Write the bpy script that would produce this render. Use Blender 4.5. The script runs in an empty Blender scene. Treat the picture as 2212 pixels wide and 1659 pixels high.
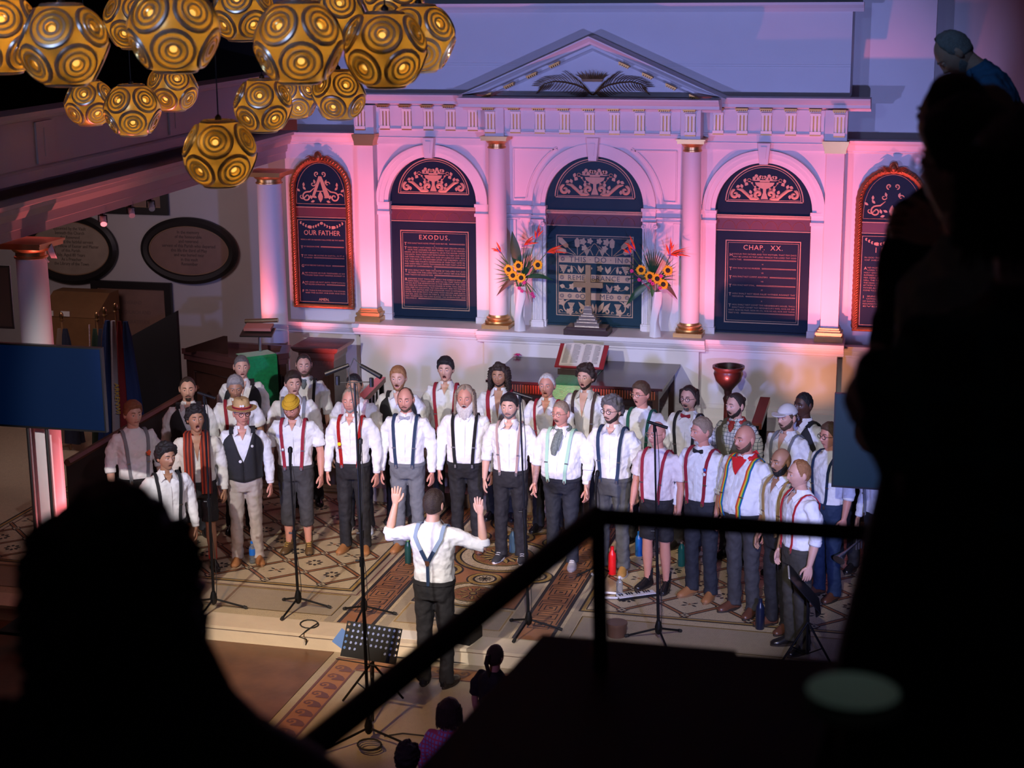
import bpy, math, random
import numpy as np
from math import sin, cos, pi, radians, atan2, hypot, exp, sqrt
from mathutils import Vector, Matrix
S = bpy.context.scene; COL = S.collection
# ---------------- camera, world, lights, exposure ----------------
F_, YAW, PIT, ROL = 3635.05, radians(-14.7237), radians(13.4715), radians(-.4648)
fw = Vector((sin(YAW)*cos(PIT), cos(YAW)*cos(PIT), -sin(PIT)))
rt = Vector((cos(YAW), -sin(YAW), 0)); up = rt.cross(fw)
rr = rt*cos(ROL)+up*sin(ROL); uu = -rt*sin(ROL)+up*cos(ROL)
CAM = Vector((4.30, -20.45, 5.9))
cd = bpy.data.cameras.new('camera'); co = bpy.data.objects.new('camera', cd); COL.objects.link(co)
co.matrix_world = Matrix(((rr.x, uu.x, -fw.x, CAM.x), (rr.y, uu.y, -fw.y, CAM.y), (rr.z, uu.z, -fw.z, CAM.z), (0, 0, 0, 1)))
cd.sensor_width = 36; cd.lens = F_/2212*36; cd.clip_start = .05; cd.clip_end = 200
cd.dof.use_dof = True; cd.dof.focus_distance = 16.5; cd.dof.aperture_fstop = 3.2
S.camera = co
S.view_settings.view_transform = 'Standard'; S.view_settings.look = 'None'
S.view_settings.gamma = 1; S.view_settings.use_curve_mapping = False
S.view_settings.exposure = 0.1
wd = bpy.data.worlds.new('hall_dark'); S.world = wd; wd.use_nodes = True
wd.node_tree.nodes['Background'].inputs[0].default_value = (.30, .26, .45, 1)
wd.node_tree.nodes['Background'].inputs[1].default_value = .012

def light(kind, name, loc, target, power, col, **k):
    l = bpy.data.lights.new(name, kind); l.energy = power; l.color = col
    for a, b in k.items(): setattr(l, a, b)
    o = bpy.data.objects.new(name, l); COL.objects.link(o); o.location = loc
    if target is not None:
        o.rotation_euler = (Vector(target)-Vector(loc)).to_track_quat('-Z', 'Y').to_euler()
    return o
BLUE = (.34, .38, 1.0); PINK = (1.0, .165, .19); WARM = (1.0, .80, .52)
# blue stage floods on low stands either side of the nave, out of the frame
light('SPOT', 'blue_flood_light', (-2.0, -13, 3.0), (.1, 0, 2.7), 1500, BLUE, spot_size=radians(42), spot_blend=.35, shadow_soft_size=.12)
light('SPOT', 'blue_flood_light', (4.4, -12.5, 3.0), (.6, 0, 2.5), 1850, BLUE, spot_size=radians(50), spot_blend=.6, shadow_soft_size=.12)
# white profile spots on the gallery front aimed at the choir
light('SPOT', 'choir_profile_light', (-1.9, -15.5, 6.6), (-1.5, -4.6, .8), 2900, (1, .92, .87), spot_size=radians(30), spot_blend=.35, shadow_soft_size=.08)
light('SPOT', 'choir_profile_light', (3.2, -15.5, 6.6), (.8, -4.4, .9), 1800, (1, .93, .92), spot_size=radians(28), spot_blend=.35, shadow_soft_size=.08)
light('SPOT', 'choir_profile_light', (-1.0, -13.0, 6.4), (-.2, -6.0, 0), 1500, (1, .60, .24), spot_size=radians(34), spot_blend=.6, shadow_soft_size=.1)
# pink battens on the platform front washing the wall and its columns
for x, tx, p, sz in ((-2.75, -2.85, 830, 46), (-1.75, -1.45, 520, 42), (1.78, 1.5, 540, 42), (2.80, 2.9, 930, 46), ):
    light('SPOT', 'pink_uplight', (x, -2.35, .72), (tx, -.02, 2.75), p, PINK, spot_size=radians(sz), spot_blend=1, shadow_soft_size=.05)
light('SPOT', 'pink_uplight', (0, -2.5, .6), (0, -.3, 4.7), 260, PINK, spot_size=radians(80), spot_blend=1, shadow_soft_size=.05)
for sx_ in (-1, 1): light('SPOT', 'pink_uplight', (sx_*3.78, -.75, 1.0), (sx_*3.62, 0, 2.9), 120, PINK, spot_size=radians(75), spot_blend=1, shadow_soft_size=.04)
light('SPOT', 'orange_uplight', (2.75, -1.7, .58), (2.80, -.3, 1.45), 75, (1, .36, .16), spot_size=radians(52), spot_blend=1, shadow_soft_size=.05)
for x_ in (-2.45, -1.6, 1.7): light('SPOT', 'pink_uplight', (x_, -1.4, .58), (x_, -.3, 1.55), 30, (1, .22, .28), spot_size=radians(42), spot_blend=1, shadow_soft_size=.05)
light('SPOT', 'pink_uplight', (-4.30, -1.50, 1.56), (-3.95, -.85, 2.7), 60, PINK, spot_size=radians(85), spot_blend=.8, shadow_soft_size=.05)
light('SPOT', 'pink_uplight', (-3.25, -6.6, .25), (-3.84, -6.75, 2.2), 330, PINK, spot_size=radians(80), spot_blend=.7, shadow_soft_size=.05)
light('SPOT', 'added_blue_fill', (-.5, -21.5, 9.0), (-.6, -10, 5.3), 900, (.35, .5, 1), spot_size=radians(34), spot_blend=.6, shadow_soft_size=.5)  # added spot, puts blue highlights on the brass pendant lamps
light('SPOT', 'added_blue_fill', (2.0, -16, 9.0), (4.3, -10.4, 5.5), 260, (.25, .5, 1), spot_size=radians(20), spot_blend=.6, shadow_soft_size=.3)  # added spot, brightens the man in the blue shirt
light('SPOT', 'added_plate_fill', (4.3, -19.8, 7.6), (4.20, -18.45, 5.0), 22, (.7, .95, .85), spot_size=radians(9), spot_blend=.9, shadow_soft_size=.1)  # added weak spot so the foreground plate shows
light('SPOT', 'added_violet_fill', (-.5, -17, 5.5), (1.0, -9.8, .9), 230, (.65, .35, 1), spot_size=radians(22), spot_blend=.8, shadow_soft_size=.2)  # added violet fill on the children seen from behind
light('SPOT', 'added_side_fill', (3.2, -12.5, 6.6), (-3.1, -5.2, 1.1), 800, (.92, .80, 1), spot_size=radians(20), spot_blend=.6, shadow_soft_size=.1)  # added lavender fill for leftmost singers the television keeps dark
l_ = light('AREA', 'added_aisle_fill', (-6.3, -2.6, 3.6), (-6.3, 0, 1.6), 34, (1, .74, .80), size=1.2)  # added fill without a fixture, brightens the aisle wall
l_ = light('AREA', 'added_aisle_fill', (-7.5, -7.5, 3.6), (-7.5, -7.5, 0), 10, (1, .6, .5), size=1.2)  # second added fill, nearer end of the aisle

# ---------------- helpers ----------------
MATS = {}
def M(name, col, rough=.6, metal=0, bump=0, bscale=60, var=0, vscale=6, **k):
    if name in MATS: return MATS[name]
    m = bpy.data.materials.new(name); m.use_nodes = True; MATS[name] = m
    nt = m.node_tree; N = nt.nodes; L = nt.links; b = N['Principled BSDF']
    b.inputs['Base Color'].default_value = (*col, 1); b.inputs['Roughness'].default_value = rough
    b.inputs['Metallic'].default_value = metal
    for a, v in k.items():
        i = b.inputs[a.replace('_', ' ')]; i.default_value = v
    tc = N.new('ShaderNodeTexCoord')
    if var:
        n = N.new('ShaderNodeTexNoise'); n.inputs['Scale'].default_value = vscale; n.inputs['Detail'].default_value = 6
        L.new(tc.outputs['Object'], n.inputs['Vector'])
        mx = N.new('ShaderNodeMix'); mx.data_type = 'RGBA'
        mx.inputs[6].default_value = (*[max(0, c*(1-var)) for c in col], 1); mx.inputs[7].default_value = (*[min(1, c*(1+var)) for c in col], 1)
        L.new(n.outputs['Fac'], mx.inputs[0]); L.new(mx.outputs[2], b.inputs['Base Color'])
    if bump:
        n = N.new('ShaderNodeTexNoise'); n.inputs['Scale'].default_value = bscale; n.inputs['Detail'].default_value = 4
        L.new(tc.outputs['Object'], n.inputs['Vector'])
        bp = N.new('ShaderNodeBump'); bp.inputs['Strength'].default_value = bump; bp.inputs['Distance'].default_value = .01
        L.new(n.outputs['Fac'], bp.inputs['Height']); L.new(bp.outputs['Normal'], b.inputs['Normal'])
    return m
def emis(name, col, st):
    m = M(name, (0, 0, 0), .5); b = m.node_tree.nodes['Principled BSDF']
    b.inputs['Emission Color'].default_value = (*col, 1); b.inputs['Emission Strength'].default_value = st
    return m

class MB:
    def __init__(s): s.v = []; s.f = []; s.m = []
    def add(s, V, Fs, mi=0):
        o = len(s.v); s.v += [tuple(p) for p in V]
        for f in Fs: s.f.append(tuple(o+i for i in f)); s.m.append(mi)
    def box(s, x0, x1, y0, y1, z0, z1, mi=0):
        V = [(x, y, z) for z in (z0, z1) for y in (y0, y1) for x in (x0, x1)]
        s.add(V, [(0, 2, 3, 1), (4, 5, 7, 6), (0, 1, 5, 4), (2, 6, 7, 3), (0, 4, 6, 2), (1, 3, 7, 5)], mi)
    def prism(s, poly, a0, a1, ax='y', mi=0):
        n = len(poly); f = {'y': lambda p, a: (p[0], a, p[1]), 'z': lambda p, a: (p[0], p[1], a), 'x': lambda p, a: (a, p[0], p[1])}[ax]
        V = [f(p, a0) for p in poly]+[f(p, a1) for p in poly]
        s.add(V, [tuple(range(n)), tuple(range(2*n-1, n-1, -1))]+[(i, i+n, (i+1) % n+n, (i+1) % n) for i in range(n)], mi)
    def loft(s, rings, cap=True, closed=True, mi=0):
        n = len(rings[0]); V = [p for r in rings for p in r]; Fs = []
        for j in range(len(rings)-1):
            for i in range(n if closed else n-1):
                k = (i+1) % n; Fs.append((j*n+i, j*n+k, (j+1)*n+k, (j+1)*n+i))
        if cap and closed: Fs += [tuple(range(n-1, -1, -1)), tuple((len(rings)-1)*n+i for i in range(n))]
        s.add(V, Fs, mi)
    def lathe(s, prof, c=(0, 0, 0), n=24, cap=True, mi=0, sx=1, sy=1):
        s.loft([[(c[0]+sx*r*cos(2*pi*i/n), c[1]+sy*r*sin(2*pi*i/n), c[2]+z) for i in range(n)] for r, z in prof], cap, True, mi)
    def tube(s, path, r, n=8, cap=True, mi=0, flat=1, upv=None):
        P = [Vector(p) for p in path]; R = r if hasattr(r, '__len__') else [r]*len(P); rings = []; u = None
        for i, p in enumerate(P):
            t = (P[min(i+1, len(P)-1)]-P[max(i-1, 0)]).normalized()
            if upv is not None: u = Vector(upv)
            elif u is None: u = Vector((0, 0, 1)) if abs(t.z) < .9 else Vector((0, 1, 0))
            a = t.cross(u)
            if a.length < 1e-4: a = t.orthogonal()
            a.normalize(); b = t.cross(a).normalized(); u = -b if upv is None else u
            rings.append([tuple(p+a*(R[i]*cos(2*pi*k/n))+b*(R[i]*flat*sin(2*pi*k/n))) for k in range(n)])
        s.loft(rings, cap, True, mi)
    def ball(s, c, r, n=12, m=8, mi=0):
        r = r if hasattr(r, '__len__') else (r, r, r)
        s.loft([[(c[0]+r[0]*sin(pi*j/m)*cos(2*pi*i/n), c[1]+r[1]*sin(pi*j/m)*sin(2*pi*i/n), c[2]-r[2]*cos(pi*j/m)) for i in range(n)] for j in [.15]+list(range(1, m))+[m-.15]], True, True, mi)
    def build(s, name, mats, parent=None, smooth=True, ang=35, loc=None, rot=None, **props):
        me = bpy.data.meshes.new(name); me.from_pydata(s.v, [], s.f)
        mats = mats if isinstance(mats, (list, tuple)) else [mats]
        for m in mats: me.materials.append(m)
        if len(mats) > 1: me.polygons.foreach_set('material_index', s.m)
        import bmesh
        bm = bmesh.new(); bm.from_mesh(me); bmesh.ops.recalc_face_normals(bm, faces=bm.faces); bm.to_mesh(me); bm.free()
        if smooth:
            me.polygons.foreach_set('use_smooth', [True]*len(me.polygons)); me.set_sharp_from_angle(angle=radians(ang))
        o = bpy.data.objects.new(name, me); COL.objects.link(o)
        if parent is not None: o.parent = parent
        if loc is not None: o.location = loc
        if rot is not None: o.rotation_euler = rot
        for k, v in props.items(): o[k] = v
        return o
def thing(name, label, cat, loc=(0, 0, 0), rz=0, group=None):
    o = bpy.data.objects.new(name, None); COL.objects.link(o); o.location = loc; o.rotation_euler = (0, 0, rz)
    o.empty_display_size = .1; o['label'] = label; o['category'] = cat
    if group: o['group'] = group
    return o
def copy_tree(o, parent=None):
    c = o.copy(); COL.objects.link(c); c.parent = parent
    for ch in list(o.children): copy_tree(ch, c)
    return c
STR = dict(kind='structure')
def txt(name, body, size, mat, parent, loc, rot=(pi/2, 0, 0), align='CENTER', sx=1, ext=.0008, space=1, lsp=1, bold=0):
    c = bpy.data.curves.new(name, 'FONT'); c.body = body; c.size = size; c.align_x = align; c.extrude = ext
    c.space_character = space; c.space_line = lsp; c.resolution_u = 2; c.offset = bold
    o = bpy.data.objects.new(name, c); c.materials.append(mat); COL.objects.link(o)
    dg = bpy.context.evaluated_depsgraph_get(); me = bpy.data.meshes.new_from_object(o.evaluated_get(dg))
    bpy.data.objects.remove(o)
    if not me.materials: me.materials.append(mat)
    o = bpy.data.objects.new(name, me); COL.objects.link(o); o.location = loc; o.rotation_euler = rot; o.scale = (sx, 1, 1)
    if parent is not None: o.parent = parent
    return o
def arc(cx, cz, r, a0, a1, n=24, rz=None):
    rz = rz or r
    return [(cx+r*cos(a0+(a1-a0)*i/n), cz+rz*sin(a0+(a1-a0)*i/n)) for i in range(n+1)]

# ---------------- materials ----------------
def wallmat(name, col):
    m = M(name, col, .55, bump=.12, bscale=9, var=.05, vscale=2.5)
    return m
WHITE = wallmat('white_painted_plaster', (.68, .66, .68)); OFFW = wallmat('old_white_plaster', (.50, .47, .46))
MAUVE = wallmat('cream_painted_gallery', (.46, .37, .36)); STONE = M('cream_stone', (.70, .58, .42), .5, bump=.2, bscale=30, var=.12, vscale=5)
GOLD = M('gilding', (.62, .36, .14), .36, .85, var=.15); LETT = M('dull_gold_lettering', (.30, .19, .135), .6, .1); GOLDP = M('gold_paint', (.44, .28, .18), .5, .15, var=.12, vscale=20)
NAVY = M('navy_painted_board', (.004, .015, .036), .5, bump=.04, bscale=20, var=.2, Specular_IOR_Level=.15); TEAL = M('teal_painted_board', (.003, .028, .048), .45, var=.15, Specular_IOR_Level=.2)
MAROON = M('maroon_painted_band', (.085, .018, .03), .45, var=.2); BLACK = M('black_paint', (.012, .012, .014), .4)
DKWOOD = M('dark_mahogany', (.034, .012, .009), .34, bump=.1, bscale=40, var=.35, vscale=9, Coat_Weight=.15)
BRWOOD = M('oak_wood', (.22, .11, .045), .4, bump=.1, var=.25); PEW = M('pew_brown_wood', (.10, .035, .018), .4, var=.3)
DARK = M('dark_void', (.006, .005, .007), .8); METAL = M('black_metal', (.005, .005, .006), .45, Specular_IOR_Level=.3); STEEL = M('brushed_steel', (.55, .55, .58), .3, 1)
RUBBER = M('black_rubber', (.015, .015, .015), .7); CLOTHG = None

# ---------------- floor and mosaic ----------------
def tess(name, col, rot=0, sc=95):
    m = M(name, col, .42, var=.12, vscale=14)
    nt = m.node_tree; N = nt.nodes; L = nt.links; b = N['Principled BSDF']
    tc = N.new('ShaderNodeTexCoord'); vo = N.new('ShaderNodeTexVoronoi'); vo.feature = 'DISTANCE_TO_EDGE'; vo.inputs['Scale'].default_value = sc; vo.inputs['Randomness'].default_value = .45
    L.new(tc.outputs['Object'], vo.inputs['Vector'])
    cr = N.new('ShaderNodeValToRGB'); cr.color_ramp.elements[0].position = .04; cr.color_ramp.elements[0].color = (.35, .33, .3, 1); cr.color_ramp.elements[1].position = .16
    L.new(vo.outputs['Distance'], cr.inputs[0])
    src = b.inputs['Base Color'].links[0].from_socket
    mx = N.new('ShaderNodeMix'); mx.data_type = 'RGBA'; mx.blend_type = 'MULTIPLY'; mx.inputs[0].default_value = 1
    L.new(src, mx.inputs[6]); L.new(cr.outputs[0], mx.inputs[7]); L.new(mx.outputs[2], b.inputs['Base Color'])
    return m
TC = tess('cream_tesserae', (.68, .55, .35)); TT = tess('terracotta_tesserae', (.40, .17, .07)); TB = tess('black_tesserae', (.035, .03, .03))
TO = tess('ochre_tesserae', (.45, .29, .08)); TM = tess('plum_tesserae', (.16, .06, .06)); TG = tess('grey_buff_tesserae', (.46, .38, .27), sc=110)
b = MB(); b.box(-9, 8, -6.4, 1.6, -.16, 0); floor = b.build('floor', TC, smooth=False, **STR)
b = MB(); b.box(-9, 8, -6.7, -6.4, -.16, 0); b.box(-9, 8, -6.72, -6.7, -.03, 0); b.build('trim_1', STONE, smooth=False, **STR)
b = MB(); b.box(-9, 8, -19, -6.66, -.4, -.16); lower = b.build('floor', TG, smooth=False, **STR)
b = MB(); b.box(-9, -1.04, -10.5, -6.72, -.16, -.152); b.build('floor', M('scuffed_brown_floorboards', (.13, .055, .025), .35, bump=.1, bscale=14, var=.5, vscale=5), smooth=False, **STR)
INL = {k: MB() for k in 'ctboyg'}
IM = dict(c=TC, t=TT, b=TB, o=TO, y=TM, g=TG)
LAY = {'g': .0008, 'o': .0016, 'y': .0016, 't': .0024, 'b': .0032, 'c': .004}
def rect(k, x0, x1, y0, y1, z=None, lv=0):
    z = (LAY[k] if z is None else z)+lv*.001
    INL[k].add([(x0, y0, z), (x1, y0, z), (x1, y1, z), (x0, y1, z)], [(0, 1, 2, 3)])
def poly(k, P, lv=0, z0=0):
    z = LAY[k]+lv*.001+z0; INL[k].add([(x, y, z) for x, y in P], [tuple(range(len(P)))])
def ring(k, cx, cy, r0, r1, lv=0, n=48, a0=0, a1=2*pi):
    z = LAY[k]+lv*.001
    V = [(cx+r*cos(a0+(a1-a0)*i/n), cy+r*sin(a0+(a1-a0)*i/n), z) for i in range(n+1) for r in (r0, r1)]
    INL[k].add(V, [(2*i, 2*i+1, 2*i+3, 2*i+2) for i in range(n)])
def frame(k, x0, x1, y0, y1, w, lv=0):
    rect(k, x0, x1, y0, y0+w, lv=lv); rect(k, x0, x1, y1-w, y1, lv=lv); rect(k, x0, x0+w, y0+w, y1-w, lv=lv); rect(k, x1-w, x1, y0+w, y1-w, lv=lv)
def line(k, a, b2, w, lv=0):
    d = Vector((b2[0]-a[0], b2[1]-a[1])).normalized(); n = Vector((-d.y, d.x))*w/2
    poly(k, [(a[0]+n.x, a[1]+n.y), (b2[0]+n.x, b2[1]+n.y), (b2[0]-n.x, b2[1]-n.y), (a[0]-n.x, a[1]-n.y)], lv)
def flower(cx, cy, x4):
    if x4:
        for a in (.6, pi-.6, pi+.6, -.6):
            c, s_ = cos(a), sin(a); poly('b', [(cx+.02*c, cy+.02*s_), (cx+.06*c-.014*s_, cy+.06*s_+.014*c), (cx+.095*c, cy+.095*s_), (cx+.06*c+.014*s_, cy+.06*s_-.014*c)])
        poly('t', [(cx-.02, cy), (cx, cy-.02), (cx+.02, cy), (cx, cy+.02)], 2)
    else:
        for i in range(8):
            a = i*pi/4+.39; c, s_ = cos(a), sin(a)
            poly('b', [(cx+.035*c, cy+.035*s_), (cx+.062*c-.02*s_, cy+.062*s_+.02*c), (cx+.088*c-.008*s_, cy+.088*s_+.008*c), (cx+.088*c+.008*s_, cy+.088*s_-.008*c), (cx+.062*c+.02*s_, cy+.062*s_-.02*c)])
def clipseg(p, q, x0, x1, y0, y1):
    t0, t1 = 0, 1; dx, dy = q[0]-p[0], q[1]-p[1]
    for d, a in ((-dx, p[0]-x0), (dx, x1-p[0]), (-dy, p[1]-y0), (dy, y1-p[1])):
        if d == 0: continue
        r = a/d
        if d < 0: t0 = max(t0, r)
        else: t1 = min(t1, r)
    if t0 >= t1: return None
    return (p[0]+t0*dx, p[1]+t0*dy), (p[0]+t1*dx, p[1]+t1*dy)
def lattice(x0, x1, y0, y1, nx, ny):
    for k in range(-40, 41):
        for sgn in (1, -1):
            a = (nx+k*.61-6*.305, ny-6*.30*sgn); c = (nx+k*.61+6*.305*4, ny+24*.30*sgn)
            a = (nx+k*.61-20*.305, ny-20*.30*sgn)
            sg = clipseg(a, c, x0+.02, x1-.02, y0+.02, y1-.02)
            if sg: line('t', *sg, .030); line('b', (sg[0][0], sg[0][1]+.03), (sg[1][0], sg[1][1]+.03), .013) ; line('b', (sg[0][0], sg[0][1]-.03), (sg[1][0], sg[1][1]-.03), .013)
    for i in range(-20, 21):
        for j in range(-20, 21):
            for o in (0, 1):
                px, py = nx+(i+.5*o)*.61, ny+(j+.5*o)*.60
                if x0+.03 < px < x1-.03 and y0+.03 < py < y1-.03:
                    for kk, w, lv in (('b', .062, 1), ('c', .046, 1)): poly(kk, [(px-w, py), (px, py-w), (px+w, py), (px, py+w)], lv)
                    poly('b', [(px-.02, py), (px, py-.02), (px+.02, py), (px, py+.02)], 3)
                fx, fy = nx+(i+.5*o)*.61, ny+(j+.5*o)*.60+.30
                if x0+.1 < fx < x1-.1 and y0+.1 < fy < y1-.1: flower(fx, fy, (i+j+o) % 2)
    frame('b', x0-.07, x1+.07, y0-.07, y1+.07, .022); frame('o', x0-.05, x1+.05, y0-.05, y1+.05, .035); frame('b', x0-.01, x1+.01, y0-.01, y1+.01, .012)
lattice(-5.8, -1.33, -5.50, -2.5, -1.95, -5.15)
lattice(1.10, 5.2, -5.50, -2.5, 2.04, -4.84)
frame('y', -5.75, -1.19, -5.66, -2.3, .016); frame('o', -5.8, -1.24, -6.24, -5.68, .016); frame('b', -5.8, -1.24, -6.24, -5.68, .006, 1)
rect('g', -5.77, -1.27, -6.22, -5.70); rect('g', 1.095, 5.2, -6.24, -5.70)
frame('o', 1.095, 5.2, -6.26, -5.69, .016); frame('b', 1.095, 5.2, -6.26, -5.69, .006, 1)
frame('o', -.62, .43, -6.24, -5.72, .016); rect('g', -.60, .41, -6.22, -5.74); ring('b', -.25, -5.98, .12, .14); ring('b', -.25, -5.98, .03, .06)
KEY = ["tttttttttttttt", "bbbbbbbbbbbbbb", "btttttttttttttt"[:14], "btbbbbbbbbbbbb", "btbttttttbtttt", "btbtbbbbtbtbbb", "btbtbttbtbtbtt", "btbtbttbtbtbtt", "btbtbbbbtbtbbb", "btbttttttbtbtt", "btbbbbbbbbtbtt", "bttttttttttbtt", "bbbbbbbbbbbbbt", "tttttttttttttt"]
for bx in (-.95, .765):
    rect('t', bx-.18, bx+.18, -6.38, -2.4)
    for e in (-1, 1): rect('b', bx+e*.17-.018, bx+e*.17+.018, -6.38, -2.4)
    for e in (-1, 1): rect('g', bx+e*.27-.05, bx+e*.27+.05, -6.38, -2.4)
    for kk in range(9):
        cy = -5.99+kk*.44
        for w in (.105, .06): frame('b', bx-w-.012, bx+w-.012, cy-w, cy+w, .012)
        poly('b', [(bx-.03, cy-.015), (bx+.01, cy-.015), (bx+.01, cy+.015), (bx-.03, cy+.015)])
        q = cy+.22
        for (xa, ya, xb, yb) in ((-.13, -.07, .10, -.058), (.09, -.07, .102, .07), (-.10, .058, .10, .07), (-.10, 0, -.088, .07), (-.10, 0, .05, .012), (.04, -.03, .052, .012), (-.13, -.03, .05, -.018), (.13, -.20, .142, .20), (-.142, -.2, -.13, -.03)):
            rect('b', bx+xa, bx+xb, q+ya, q+yb)
# central carpet of circles
rect('t', -.625, .435, -5.66, -2.5, lv=-.3); frame('b', -.625, .435, -5.68, -2.5, .022)
def rosette(cx, cy, R, k=16):
    ring('b', cx, cy, R*1.0, R*1.05, 2); ring('o', cx, cy, R*.92, R, 6); ring('b', cx, cy, R*.88, R*.92, 2); ring('c', cx, cy, R*.66, R*.88, 2)
    ring('b', cx, cy, R*.63, R*.66, 4); ring('o', cx, cy, R*.59, R*.63, 6); ring('t', cx, cy, 0, R*.59, 6); ring('b', cx, cy, R*.55, R*.57, 5)
    for i in range(k):
        a = 2*pi*i/k; c, s_ = cos(a), sin(a); r0, r1, r2 = R*.14, R*.36, R*.52
        for (w, kk, lv) in ((.085, 'b', 6), (.045, 'o', 9)):
            poly(kk, [(cx+r0*c, cy+r0*s_), (cx+r1*c-w*R*s_, cy+r1*s_+w*R*c), (cx+r2*c, cy+r2*s_), (cx+r1*c+w*R*s_, cy+r1*s_-w*R*c)], lv)
    ring('b', cx, cy, 0, R*.12, 8); ring('o', cx, cy, 0, R*.08, 11)
for cy, R, k in ((-4.2, .50, 16), (-5.36, .34, 9), (-3.05, .42, 12)): rosette(-.08, cy, R, k)
for cx, cy in ((-.08, -4.93), (-.55, -4.75), (.40, -4.75), (-.55, -3.65), (.40, -3.65), (-.08, -3.58)):
    ring('b', cx, cy, .17, .19, 3); ring('o', cx, cy, .125, .17, 8); ring('b', cx, cy, .10, .125, 6); ring('c', cx, cy, 0, .10, 5)
    for i in range(6):
        a = i*pi/6; line('b', (cx+.085*cos(a), cy+.085*sin(a)), (cx-.085*cos(a), cy-.085*sin(a)), .010, 8)
    ring('b', cx, cy, .05, .06, 8)
for k, mbx in INL.items():
    if k == 'c' or mbx.f: mbx.build('mosaic_inlay', IM[k], floor, smooth=False)
# Vitruvian-scroll border on the lower floor
W2 = MB(); Z0 = -.156
def wpoly(P, mi, z): W2.add([(x, y, z) for x, y in P], [tuple(range(len(P)))], mi)
for (x0, x1, y0, y1) in ((-.93, -.72, -13, -6.85), (-.72, 6, -7.06, -6.85)):
    wpoly([(x0, y0), (x1, y0), (x1, y1), (x0, y1)], 0, Z0)
for (x0, x1, y0, y1) in ((-.96, -.935, -13, -6.82), (-.935, 6, -6.845, -6.82), (-.72, -.70, -13, -7.08), (-.70, 6, -7.08, -7.06)):
    wpoly([(x0, y0), (x1, y0), (x1, y1), (x0, y1)], 1, Z0)
def wave(ox, oy, ax):
    pts = [(-.1, -.10), (-.06, -.10), (-.005, -.06), (.03, -.0), (.035, .05), (.0, .082), (-.04, .075), (-.058, .04), (-.04, .012), (-.012, .015), (-.005, .035), (-.02, .045), (-.03, .035), (-.037, .045), (-.025, .062), (.0, .06), (.014, .035), (.005, .0), (-.04, -.012), (-.075, .02), (-.1, .02)]
    P = [((-p[1]*1.0, p[0]) if ax else (p[0], p[1])) for p in pts]
    return [(ox+x, oy+y) for x, y in P]
for i in range(30): wpoly(wave(-.825, -7.03-i*.195, 1)[::-1], 1, Z0+.002)
for i in range(20): wpoly(wave(-.62+i*.23, -6.955, 0), 1, Z0+.002)
W2.build('mosaic_inlay', [TT, TM, TB], lower, smooth=False)

# ---------------- chancel wall ----------------
W = MB()
W.box(-4.13, -3.06, .08, .6, -.1, 4.0); W.box(3.02, 4.02, .08, .6, -.1, 4.0)         # side bays
W.box(-4.13, 4.02, .55, 1.0, -.1, 10)                                                # main wall above
ARCH = ((-2.10, .585, -3.06, -1.2), (0, .625, -1.2, 1.2), (2.10, .585, 1.2, 3.02))
for c, r, x0, x1 in ARCH:
    W.prism([(x0, 3.16)]+arc(c, 3.16, r, pi, 0, 28)+[(x1, 3.16), (x1, 4.36), (x0, 4.36)], 0, .12)
    W.box(x0, c-r, 0, .12, 1.5, 3.16); W.box(c+r, x1, 0, .12, 1.5, 3.16)
W.box(-3.06, 3.02, .12, .55, -.1, 4.53)
W.box(-3.06, 3.07, .06, .6, 4.53, 5.6)
W.build('wall_back', WHITE, smooth=False, **STR)
T = MB()   # cornices and mouldings
def mould(prof, x0, x1, y): T.prism([(y-p, z) for p, z in prof]+[(y+.02, prof[-1][1]), (y+.02, prof[0][1])], x0, x1, 'x')
CORN = [(.02, 4.37), (.05, 4.40), (.22, 4.42), (.22, 4.455), (.25, 4.47), (.30, 4.515), (.31, 4.535)]
mould(CORN, -3.33, -1.46, 0); mould(CORN, 1.48, 3.33, 0); mould([(p, z-.015) for p, z in CORN], -1.60, 1.60, -.25)
mould([(.02, 5.52), (.05, 5.56), (.10, 5.60), (.11, 5.63)], -3.2, 3.2, .06)
for z in (4.88, 4.905): mould([(.008, z-.003), (.008, z+.003)], -3.06, 3.07, .06)
SIDEC = [(.01, 3.87), (.03, 3.885), (.03, 3.90), (.06, 3.91), (.10, 3.97), (.15, 4.0), (.17, 4.03)]
mould(SIDEC, -4.13, -3.0, .08); mould(SIDEC, 3.05, 4.03, .08)
for x0, x1 in ((-3.06, -1.3), (1.3, 3.05)):     # entablature of the wings
    T.box(x0, x1, -.05, 0, 3.90, 4.38); mould([(.06, 4.075), (.07, 4.085), (.07, 4.10)], x0, x1, 0); mould([(.055, 3.98), (.06, 3.985)], x0, x1, 0)
T.box(-1.30, 1.34, -.27, 0, 4.04, 4.40); T.box(-1.30, 1.34, -.03, 0, 3.90, 4.04); mould([(.01, 4.075), (.02, 4.085), (.02, 4.10)], -1.30, 1.34, -.27)
for c in (-1.19, 1.24): T.box(c-.12, c+.12, -.32, 0, 4.03, 4.39)
for c in (-2.93, 2.95): T.box(c-.14, c+.12, -.17, 0, 4.03, 4.39)
T.build('trim_2', WHITE, smooth=False, **STR)
T = MB()   # pediment
rka = atan2(.73, 1.66); RP = [(.10, 0), (-.37, 0), (-.37, .018), (-.345, .030), (-.30, .060), (-.285, .085), (-.25, .092), (-.145, .100), (-.145, .135), (-.11, .150), (-.075, .175), (.10, .175)]
T.loft([[(sx, y, zz-t*k_) for y, t in RP] for sx, zz, k_ in ((-1.66, 4.525, 0.02), (-1.50, 4.59, .4), (-1.30, 4.678, 1.02), (0, 5.25, 1.09), (1.30, 4.678, 1.02), (1.50, 4.59, .4), (1.66, 4.525, .02))])
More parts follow.
